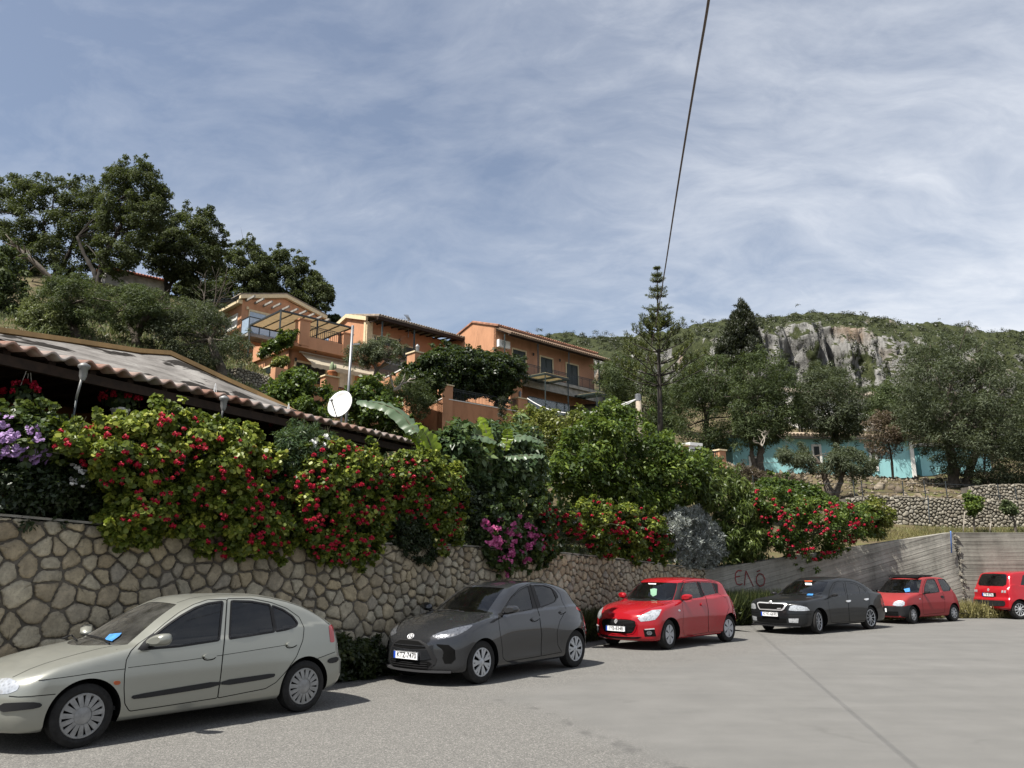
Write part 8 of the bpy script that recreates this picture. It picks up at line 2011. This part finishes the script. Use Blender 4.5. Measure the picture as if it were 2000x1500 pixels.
def bare(label, base, tips, Y, r, seed, mat, name='bare_tree'):
    rng = np.random.default_rng(seed); b = at_y(*base, Y); root = empty(name, tuple(b)); tag(root, label, 'tree'); m = MB()
    for t_ in tips:
        e = at_y(*t_, Y+rng.normal(0, .5)); v = e-b; pts = rounded(np.array([b, b+v*.4+rng.normal(size=3)*.15, b+v*.75+rng.normal(size=3)*.2, e]), 2, False); m.tube(pts, np.linspace(r, r*.2, len(pts)), 5)
        for q in range(6): s_ = pts[int(len(pts)*(.35+.1*q))]; w_ = s_+v*.18+rng.normal(size=3)*np.linalg.norm(v)*.12; m.tube([s_, (s_+w_)/2+rng.normal(size=3)*.05, w_], [r*.35, r*.25, r*.12], 4)
    built(m, 'branches', mat, root, None, True)
bare('leafless pale tree left of the louvred sunshade', (405, 625), [(385, 560), (400, 535), (420, 540), (440, 548), (448, 570), (375, 585)], 50, .055, 81, M_BARK)
bare('bleached dead branch rising from the grey-green bush below the pergola', (770, 762), [(790, 738), (802, 738), (764, 735)], 47, .09, 82, M_DEAD, 'dead_branch')
bare('white dead branch above the iron fence panel', (1488, 872), [(1478, 860), (1495, 845), (1492, 840)], 36, .03, 83, M_DEAD, 'dead_branch')
bare('thick fallen grey limb leaning between the oaks at the upper left', (100, 545), [(28, 478), (20, 472)], 57, .22, 84, M_BARK, 'dead_branch')

# ---------------------------------------------------------------- trees on the right
RG = 'olive trees on the right'
plant('olive_tree', 'dull olive tree directly behind the lower limbs of the tall araucaria', 'tree', [(1168, 722), (1200, 690), (1242, 700), (1292, 740), (1322, 790), (1332, 852), (1280, 870), (1220, 815), (1178, 775)], 58, 6, 130, .8, 105, .26, 'lance', M_OLIVEG, 91, RG, [([(1262, 880), (1258, 840), (1250, 790)], .25, .15)], part='crown', bias=-.12)
plant('olive_tree', 'dark dense olive tree between the araucaria and the cypress', 'tree', [(1308, 762), (1340, 702), (1382, 690), (1432, 700), (1452, 742), (1452, 822), (1432, 884), (1372, 892), (1325, 862)], 52, 6, 160, .72, 110, .24, 'lance', M_OLIVEG, 92, RG, [([(1385, 930), (1383, 880), (1380, 820)], .28, .16)], part='crown', bias=-.16)
plant('olive_tree', 'dark olive tree with twin trunks in front of the turquoise wall', 'tree', [(1428, 762), (1440, 702), (1482, 683), (1532, 698), (1556, 742), (1562, 802), (1546, 845), (1512, 872), (1462, 880), (1432, 845)], 45, 5, 190, .62, 110, .21, 'lance', M_OLIVEG, 93, RG, [([(1488, 934), (1484, 890), (1490, 835)], .24, .14), ([(1476, 934), (1470, 890), (1462, 845)], .16, .10)], part='crown', bias=-.14)
plant('olive_tree', 'olive tree above the gnarled trunk, left of the withered tree', 'tree', [(1556, 772), (1580, 715), (1620, 708), (1662, 724), (1698, 772), (1692, 842), (1660, 862), (1610, 858), (1566, 835)], 47, 5, 160, .62, 105, .22, 'lance', M_OLIVE, 94, RG, [([(1640, 930), (1636, 880), (1628, 830)], .22, .14)], part='crown', bias=-.12)
plant('olive_tree', 'largest olive tree at the right edge, with a broad spreading crown', 'tree', [(1742, 772), (1768, 690), (1810, 660), (1862, 653), (1902, 660), (1942, 700), (1992, 738), (2070, 752), (2110, 850), (2060, 930), (1990, 945), (1932, 948), (1882, 932), (1835, 925), (1800, 884), (1752, 826)], 41, 6.5, 520, .58, 110, .19, 'lance', M_OLIVE, 95, RG, [([(1866, 975), (1860, 915), (1848, 840)], .34, .2), ([(1882, 975), (1895, 910), (1920, 850)], .26, .14)], part='crown', nlimb=12, bias=-.08)
plant('olive_tree', 'olive tree behind the withered tree, left of the largest olive', 'tree', [(1682, 802), (1715, 750), (1760, 738), (1785, 800), (1770, 845), (1720, 850)], 54, 4, 90, .7, 105, .25, 'lance', M_OLIVEG, 96, RG, [([(1735, 910), (1735, 870), (1735, 820)], .2, .12)], part='crown', bias=-.1)
plant('withered_tree', 'brownish withered tree between the olive trees', 'tree', [(1686, 832), (1715, 800), (1752, 808), (1778, 848), (1750, 872), (1728, 900), (1695, 886)], 43, 2.6, 75, .45, 85, .17, 'lance', M_BROWN, 97, None, [([(1745, 945), (1742, 900), (1735, 860)], .08, .05)], part='crown')
plant('olive_tree', 'small gnarled olive tree with a thick twisted trunk on the earth bank', 'tree', [(1512, 895), (1535, 868), (1568, 862), (1580, 885), (1600, 915), (1612, 895), (1640, 868), (1682, 882), (1718, 903), (1702, 934), (1650, 934), (1612, 925), (1580, 922), (1550, 915)], 35.5, 3, 140, .36, 95, .15, 'lance', M_OLIVE, 98, None, [([(1628, 985), (1616, 950), (1606, 915), (1590, 890)], .24, .04), ([(1626, 980), (1640, 945), (1650, 915)], .20, .07)], part='crown', nlimb=8)
plant('sapling', 'young leafy sapling tied up before the drystone terrace wall', 'tree', [(1884, 975), (1895, 962), (1912, 968), (1918, 990), (1905, 1008), (1890, 1002)], 30.5, .8, 34, .2, 60, .11, 'oval', M_BRIGHT, 99, None, [([(1902, 1046), (1903, 1020), (1900, 1000)], .04, .025)], part='crown', nlimb=4)
plant('sapling', 'dark leaning sapling at the right edge before the drystone terrace wall', 'tree', [(1952, 985), (1965, 976), (1982, 990), (1986, 1006), (1970, 1004), (1956, 1000)], 30.5, .7, 28, .2, 60, .1, 'oval', M_OLIVEG, 100, None, [([(1984, 1044), (1982, 1015), (1970, 995)], .05, .03)], part='crown', nlimb=4)
plant('bank_shrub', 'dark thorny scrub on the earth bank below the turquoise house', 'shrub', [(1425, 915), (1450, 905), (1500, 925), (1560, 930), (1590, 950), (1540, 960), (1460, 940)], 38, 1.5, 60, .3, 80, .14, 'lance', M_BROWN, 101, nlimb=4, bias=-.25)
plant('bank_shrub', 'green shrub spilling over the top of the concrete wall beside the yellow-green shrub', 'shrub', [(1470, 945), (1500, 932), (1560, 945), (1620, 965), (1640, 985), (1560, 985), (1500, 970)], 31, 1.6, 80, .32, 80, .14, 'oval', M_BRIGHT, 102, nlimb=5, bias=-.2)
# more of the grove behind, copied with their own turn and size
def grove():
    rng = np.random.default_rng(5); src = [o for o in bpy.data.objects if o.name.startswith('olive_tree') and o.parent is None and o.get('group') == RG][:4]
    spots = [(1215, 800, 72), (1345, 800, 80), (1560, 770, 70), (1640, 800, 78), (1720, 780, 82), (1800, 760, 66), (1930, 790, 74), (2010, 800, 64), (1300, 790, 66), (1420, 790, 90), (1850, 770, 90)]
    for i, (x, y, Y) in enumerate(spots):
        s_ = src[i % len(src)]; c = copy_tree(s_); p = at_y(x, y, Y); z = float(hz(p[0], p[1])[0]); c.location = (p[0], p[1], z-.2); c.rotation_euler = (0, 0, rng.uniform(0, 6.28)); k = rng.uniform(.52, .68); c.scale = (k, k, k*.95)
        tag(c, 'one of the far olive trees whose crowns fill the gaps behind the front row', None, 'far olive trees behind the front row')
grove()

# araucaria: straight trunk, tiers of boughs
def araucaria():
    rng = np.random.default_rng(3); Y = 45.0; base = at_y(1290, 845, Y); top = at_y(1283, 520, Y); H = top[2]-base[2]; root = empty('araucaria', tuple(base)); tag(root, 'tall tiered araucaria standing free above the olive crowns', 'conifer tree')
    pt = lambda f: base+(top-base)*f
    fs = [.27, .33, .40, .47, .54, .60, .628, .652, .68, .73, .81, .85, .905, .94, .985]
    B = MB(); B.tube([pt(f)+np.array([0, 0, -.4*(f == 0)]) for f in np.linspace(0, 1, 14)], np.linspace(.17, .02, 14), 8); P, N, T = [], [], []
    for k, f in enumerate(fs):
        low_ = f < .62; L = np.interp(f, [.27, .36, .46, .54, .60, .628, .68, .73, .81, .85, .905, .94, .985], [3.1, 2.75, 2.15, 1.55, 1.0, .9, .88, .80, .66, .50, .42, .27, .12]); nb = 6 if low_ else 8; rise = np.interp(f, [.26, .5, .60, .628, .8, 1], [.40, .45, .5, .16, .16, .4])
        for j in range(nb):
            a = 2*math.pi*(j+rng.random()*.4)/nb+k*.6; d = np.array([math.cos(a), math.sin(a), 0]); l = L*rng.uniform(.8, 1.1); s0 = pt(f); n = 9; sd = np.array([-d[1], d[0], 0])
            q_ = lambda t: s0+d*l*t+np.array([0, 0, l*(rise*t*(.55+.45*t))])
            B.tube([q_(t) for t in np.linspace(0, 1, n)], np.linspace(.045, .02, n)*(1.0 if low_ else .5), 5)
            if low_:
                for t in np.linspace(.55, 1.0, 4):          # upright brushes towards the bough ends
                    c = q_(t)+sd*rng.normal(0, .10); hgt = rng.uniform(.38, .55)*(.6+.4*t); m_ = 110
                    u = rng.random(m_); ang = rng.uniform(0, 6.28, m_); rad = .03+.11*u
                    for q in range(m_): w_ = np.array([math.cos(ang[q]), math.sin(ang[q]), 0]); P.append(c+np.array([0, 0, hgt*u[q]])+w_*rad[q]*rng.random()); T.append(np.array([0, 0, 1.0])+w_*.45); N.append(rng.normal(size=3))
            else:
                for t in np.linspace(.15, 1, int(5+l*7)):
                    c0 = q_(t); wd = .15*(1.1-.7*t)+.03
                    for s_ in np.linspace(-1, 1, 5):
                        for _ in range(2): P.append(c0+sd*s_*wd*.6+rng.normal(size=3)*.02); T.append(d*.8+sd*s_*.6+np.array([0, 0, .22])+rng.normal(size=3)*.1); N.append(rng.normal(size=3))
    built(B, 'trunk', M_BARKD, root, None, True); leaf_mesh('needles', np.array(P), np.array(N), .14, 'lance', M_PINE, root, rng, np.array(T), .2)
araucaria()
plant('cypress', 'dark pointed cypress rising above the olive trees before the crags', 'conifer tree', [(1398, 720), (1400, 680), (1415, 650), (1428, 618), (1440, 598), (1450, 585), (1460, 600), (1472, 620), (1482, 650), (1494, 690), (1495, 720), (1450, 735)], 78, 4.6, 420, .55, 120, .30, 'lance', M_CYP, 103, None, [([(1450, 800), (1450, 740), (1450, 640)], .2, .06)], M_BARKD, 'crown', droop=1.1, jit=.4, nlimb=3, up=.0, rnd=0, sprig=.05)

# ---------------------------------------------------------------- hanging pots and pot plants in the tavern porch
def pot_plant(label, px, py, off, potmat, r, nfl, mat, seed, hang=True, fr=.22):
    u, z = FV.uz(px, py, off); p = FV.P(u, z, off); root = empty('hanging_pot' if hang else 'flower_pot', tuple(p)); tag(root, label, 'flower pot'); rng = np.random.default_rng(seed)
    m = MB(); m.lathe([(.001, -r*1.3), (r*.65, -r*1.3), (r*.95, -.02), (r*1.02, -.02), (r*1.02, .02), (r*.9, .02), (.001, .0)], 16, p); built(m, 'pot', potmat, root, None, True)
    if hang:
        m = MB(); t_ = p+np.array([0, 0, .62])
        for a in (0, 2.1, 4.2): m.tube([p+np.array([r*math.cos(a), r*math.sin(a), 0]), t_], .006, 4)
        m.tube([t_, np.array([t_[0], t_[1], ZE-.1])], .006, 4); built(m, 'hanger', M_WHITEC, root)
    n = 420; d = unit(rng.normal(size=(n, 3))); P = p+np.array([0, 0, fr*.6])+d*fr*rng.random((n, 1))**.4*np.array([1.1, 1.1, .7]); leaf_mesh('foliage', P, d+np.array([0, 0, .3]), .07, 'round', M_GERD, root, rng)
    me = flower_mesh('pompom', mat, .05, rng)
    for i in range(nfl): dd = unit(rng.normal(size=3)); dd[2] = abs(dd[2]); dd[1] = -abs(dd[1])*.8; o = link('flower_head', me, root); o.location = tuple(np.array([0, 0, fr*.6])+dd*fr*np.array([1.25, 1.2, .85])); o.rotation_euler = (rng.uniform(-.5, .5), rng.uniform(-.5, .5), 0)
M_CRIMP = simple('crimson_plastic_pot', (.30, .02, .05), .5)
pot_plant('crimson hanging pot of red flowers at the far left of the porch', 46, 790, -.3, M_CRIMP, .13, 12, M_RED, 111)
pot_plant('white hanging pot of red geraniums behind the tallest stems of the largest geranium', 235, 800, -.2, M_WHITEC, .14, 16, M_RED, 112, True, .25)
pot_plant('dark hanging pot of red geraniums left of the short porch lamp', 415, 815, -.3, M_CRIMP, .12, 12, M_RED, 113)
pot_plant('dark hanging pot of red geraniums under the middle of the corrugated eave', 560, 848, -.2, M_CRIMP, .12, 14, M_RED, 114, True, .26)
pot_plant('pot of orange-red geraniums near the far end of the corrugated eave', 732, 890, -.3, M_TERRA, .12, 16, M_SCAR, 115, True, .25)
# ---------------------------------------------------------------- things left on the cars
def leaflet(c, poly, label, col, off=.012):
    P = c.px(densify(np.array(poly, float), 3)); N = c.grad(P); m = MB(); W = c.o+P[:, :1]*c.d+P[:, 1:2]*c.no+P[:, 2:3]*np.array([0, 0, 1]); NW = N[:, :1]*c.d+N[:, 1:2]*c.no+N[:, 2:3]*np.array([0, 0, 1])
    A = W+NW*off; B = W+NW*(off+.004); n = len(A); m.add(np.vstack([A, B]), [tuple(range(n)), tuple(range(n, 2*n))[::-1]]+[(i, (i+1) % n, n+(i+1) % n, n+i) for i in range(n)])
    root = m.build('leaflet', col); tag(root, label, 'leaflet', 'blue leaflets under the wipers')
M_LEAF = simple('blue_leaflet', (.03, .17, .42), .6, var=.3, scale=20)
if 'silver' in CARS: leaflet(CARS['silver'], crop([(585, 432), (615, 402), (682, 395), (668, 412), (625, 442)], 2.857, 0, 1100), "blue leaflet tucked under the silver car's wiper", M_LEAF)
if 'black' in CARS: leaflet(CARS['black'], crop([(848, 522), (862, 502), (930, 505), (918, 525)], 6.25, 1440, 1080), "blue leaflet tucked under the black car's wiper", M_LEAF)
if 'seic' in CARS: leaflet(CARS['seic'], crop([(535, 632), (570, 625), (605, 618), (612, 662), (555, 672)], 6.25, 1680, 1050), 'blue leaflet behind the windscreen of the faded red car', M_LEAF)

# ---------------------------------------------------------------- drystone walls, terrace fence, rubble
def dry_wall(name, label, top, bot, Y, spacing, seed, mat=None):
    """loose stone wall standing across the view at one depth profile"""
    rng = np.random.default_rng(seed); Yf = yfun(Y); T = np.array([world(np.array([p], float), Yf(np.array([p[0]])))[0] for p in densify(np.array(top, float), 12, False)]); Bz = np.interp(densify(np.array(top, float), 12, False)[:, 0], [b[0] for b in bot], [world(np.array([b], float), Yf(np.array([b[0]])))[0][2] for b in bot])
    acc = np.concatenate([[0], np.cumsum(np.hypot(*np.diff(T[:, :2], axis=0).T))]); root = empty(name, (T[0][0], T[0][1], Bz[0])); tag(root, label, 'stone wall')
    zb = float(Bz.min())-.4; ztf = lambda a: float(np.interp(a, acc, T[:, 2]))
    def pl(a, z, o):
        x, y = np.interp(a, acc, T[:, 0]), np.interp(a, acc, T[:, 1]); return (x, y-o, z)
    V, F, C = stone_facing(rng, .02, acc[-1]-.02, zb, ztf, lambda a: spacing, .012, .09, pl); V = np.array(V)-np.array(root.location); mesh_np('stones', V, F, mat or M_STONE2, root, True, attr={'rnd': C})
    m = MB()
    for i in range(len(T)-1): a, b = T[i], T[i+1]; m.add([(a[0], a[1], zb), (b[0], b[1], zb), (b[0], b[1]+.6, zb), (a[0], a[1]+.6, zb), (a[0], a[1], a[2]-.05), (b[0], b[1], b[2]-.05), (b[0], b[1]+.6, b[2]-.02), (a[0], a[1]+.6, a[2]-.02)], [(0, 1, 5, 4), (1, 2, 6, 5), (2, 3, 7, 6), (3, 0, 4, 7), (4, 5, 6, 7)])
    built(m, 'core', M_MORTAR, root)
M_STONE2 = stone_mat('pale_drystone', [(.17, .15, .12), (.26, .24, .20), (.20, .185, .15), (.30, .28, .24), (.22, .205, .17)], 6)
dry_wall('drystone_wall', 'long pale drystone terrace wall on the bank above the concrete wall, right', [(1650, 972), (1700, 966), (1760, 968), (1830, 972), (1900, 976), (2080, 978)], [(1650, 985), (1720, 1012), (1800, 1030), (2080, 1040)], 32.0, .19, 121)
dry_wall('drystone_wall', 'short upper drystone wall at the right edge behind the fence', [(1890, 950), (1940, 945), (2080, 944)], [(1890, 972), (2080, 972)], 37.0, .2, 122)
dry_wall('drystone_wall', 'tumbled drystone wall on the slope left of the terraced house', [(395, 745), (432, 722), (470, 718), (530, 736)], [(395, 770), (540, 785)], 43.0, .24, 123)
def fence():
    Y = 33.5; P = [(1470, 928), (1580, 940), (1666, 938), (1682, 940), (1762, 940), (1804, 938), (1846, 940), (1948, 945), (1982, 950), (2040, 950)]; b = at_y(1666, 972, Y); r = empty('wire_fence', tuple(b)); tag(r, 'thin metal posts and wires along the earth bank below the turquoise house', 'fence'); tops = []
    for (x, y) in P:
        p = at_y(x, y, Y); q = p-np.array([0, 0, 1.0]); m = MB(); m.tube([q, p], .022, 6); built(m, 'post', M_IRON, r); tops.append(p)
    m = MB()
    for f_ in (.12, .5): 
        for a, b_ in zip(tops[:-1], tops[1:]): m.tube([a-np.array([0, 0, f_]), b_-np.array([0, 0, f_])], .009, 4)
    built(m, 'wire', M_IRON, r)
fence()
for i, (x, y0, y1, lab) in enumerate(((1880, 1044, 1000, 'thin wooden stake beside the young sapling'), (1932, 1038, 1018, 'short wooden stake between the two saplings'), (1815, 970, 1018, 'dark slanting iron bar leaning on the drystone terrace wall'))):
    a = at_y(x, max(y0, y1), 30.3); b = at_y(x+(4 if i < 2 else 14), min(y0, y1), 30.3) if i < 2 else at_y(x-3, 968, 31.0); m = MB(); m.tube([a-np.array([0, 0, .1]), b], .02, 6); tag(m.build('stake', M_DEAD if i < 2 else M_IRON, None, True), lab, 'stake')
# ---------------------------------------------------------------- ground cover nobody could count
def behind(xy, m=.7): return xy[:, 1] > np.interp(xy[:, 0], WALL[:, 0], WALL[:, 1])+m
def cover(name, n, size, shape, mat, region, seed, upv=1.0):
    rng = np.random.default_rng(seed); xy = region(rng, n); xy = xy[behind(xy)]; z = hz(xy[:, 0], xy[:, 1]); P = np.stack([xy[:, 0], xy[:, 1], z-.03], 1); d = rng.normal(size=(len(P), 3))
    o = leaf_mesh(name, P, d*np.array([1, 1, .4]), size, shape, mat, None, rng, np.tile([0, 0, upv], (len(P), 1)), .6); tag(o, kind='stuff')
def reg_bank(rng, n):
    p = np.stack([rng.uniform(1690, 2080, n), rng.uniform(1030, 1052, n)], 1); q = world(p, rng.uniform(29.2, 31.5, n)); return q[:, :2]
cover('bank_grass', 7000, .22, 'blade', M_DRY, reg_bank, 131); cover('green_grass', 2600, .25, 'blade', M_REED, lambda r, n: np.stack([r.uniform(16, 24, n), r.uniform(30, 31.5, n)], 1), 132)
cover('hillside_undergrowth', 26000, .34, 'lance', M_REED, lambda r, n: np.stack([r.uniform(-32, -6, n), r.uniform(30, 64, n)], 1), 133); cover('garden_undergrowth', 16000, .28, 'oval', M_DKSH, lambda r, n: np.stack([r.uniform(-6, 9, n), r.uniform(19, 50, n)], 1), 134)
def rubble():
    rng = np.random.default_rng(77); n = 1500; p = np.stack([rng.uniform(1420, 2060, n), rng.uniform(932, 975, n)], 1); q = world(p, rng.uniform(33, 45, n)); z = hz(q[:, 0], q[:, 1]); V, F = [], []; k = 0
    for i in range(n):
        r = rng.uniform(.05, .14)*(1+1.2*(rng.random() < .06)); c = np.array([q[i, 0], q[i, 1], z[i]+r*.25]); W = c+unit(np.array([[1, 0, 0], [-1, 0, 0], [0, 1, 0], [0, -1, 0], [0, 0, .8], [0, 0, -.8]])+rng.normal(0, .3, (6, 3)))*r*rng.uniform(.7, 1.3, (6, 1)); V.append(W)
        F += [(k+a, k+b_, k+c_) for a, b_, c_ in ((0, 2, 4), (2, 1, 4), (1, 3, 4), (3, 0, 4), (2, 0, 5), (1, 2, 5), (3, 1, 5), (0, 3, 5))]; k += 6
    V = np.vstack(V); tag(mesh_np('rubble', V, np.array(F, np.int32), stone_mat('brown_rubble', [(.10, .08, .06), (.17, .14, .10), (.23, .20, .16)], 6), None, attr={'rnd': np.repeat(rng.random(n), 6)}), kind='stuff')
rubble()
# scrub on the mountain
def scrub():
    rng = np.random.default_rng(8); V = MOUNT_V.reshape(-1, 3); T_ = MOUNT_T.ravel(); W = np.clip(np.where(T_ > .74, 1.0, np.where(T_ < .44, .8, .62)), 0, 1)
    v = MOUNT_V; nx = np.cross(np.gradient(v, axis=0), np.gradient(v, axis=1)).reshape(-1, 3); nz = np.abs(unit(nx)[:, 2]); W = W*np.clip(nz*2.2, .2, 1); W[T_ > .97] = 0
    idx = rng.choice(len(V), 8800, p=W/W.sum()); c = V[idx]+rng.normal(size=(8800, 3))*1.2; r = rng.uniform(.9, 2.5, 8800); c[:, 2] += r*.12-.5*(T_[idx] > .8)
    P, d, i2 = clump_leaves(c, r, 34, rng, .7); rn = np.clip(.5*rng.random(len(P))+.5*rng.random(8800)[i2], 0, 1)
    tag(leaf_mesh('mountain_scrub', P, d+np.array([0, 0, .5]), .8, 'oval', leaf_mat('mountain_scrub_leaf', (.012, .016, .007), (.027, .033, .014), (.052, .058, .026), .15), None, rng, None, .35, rn), kind='stuff')
scrub()
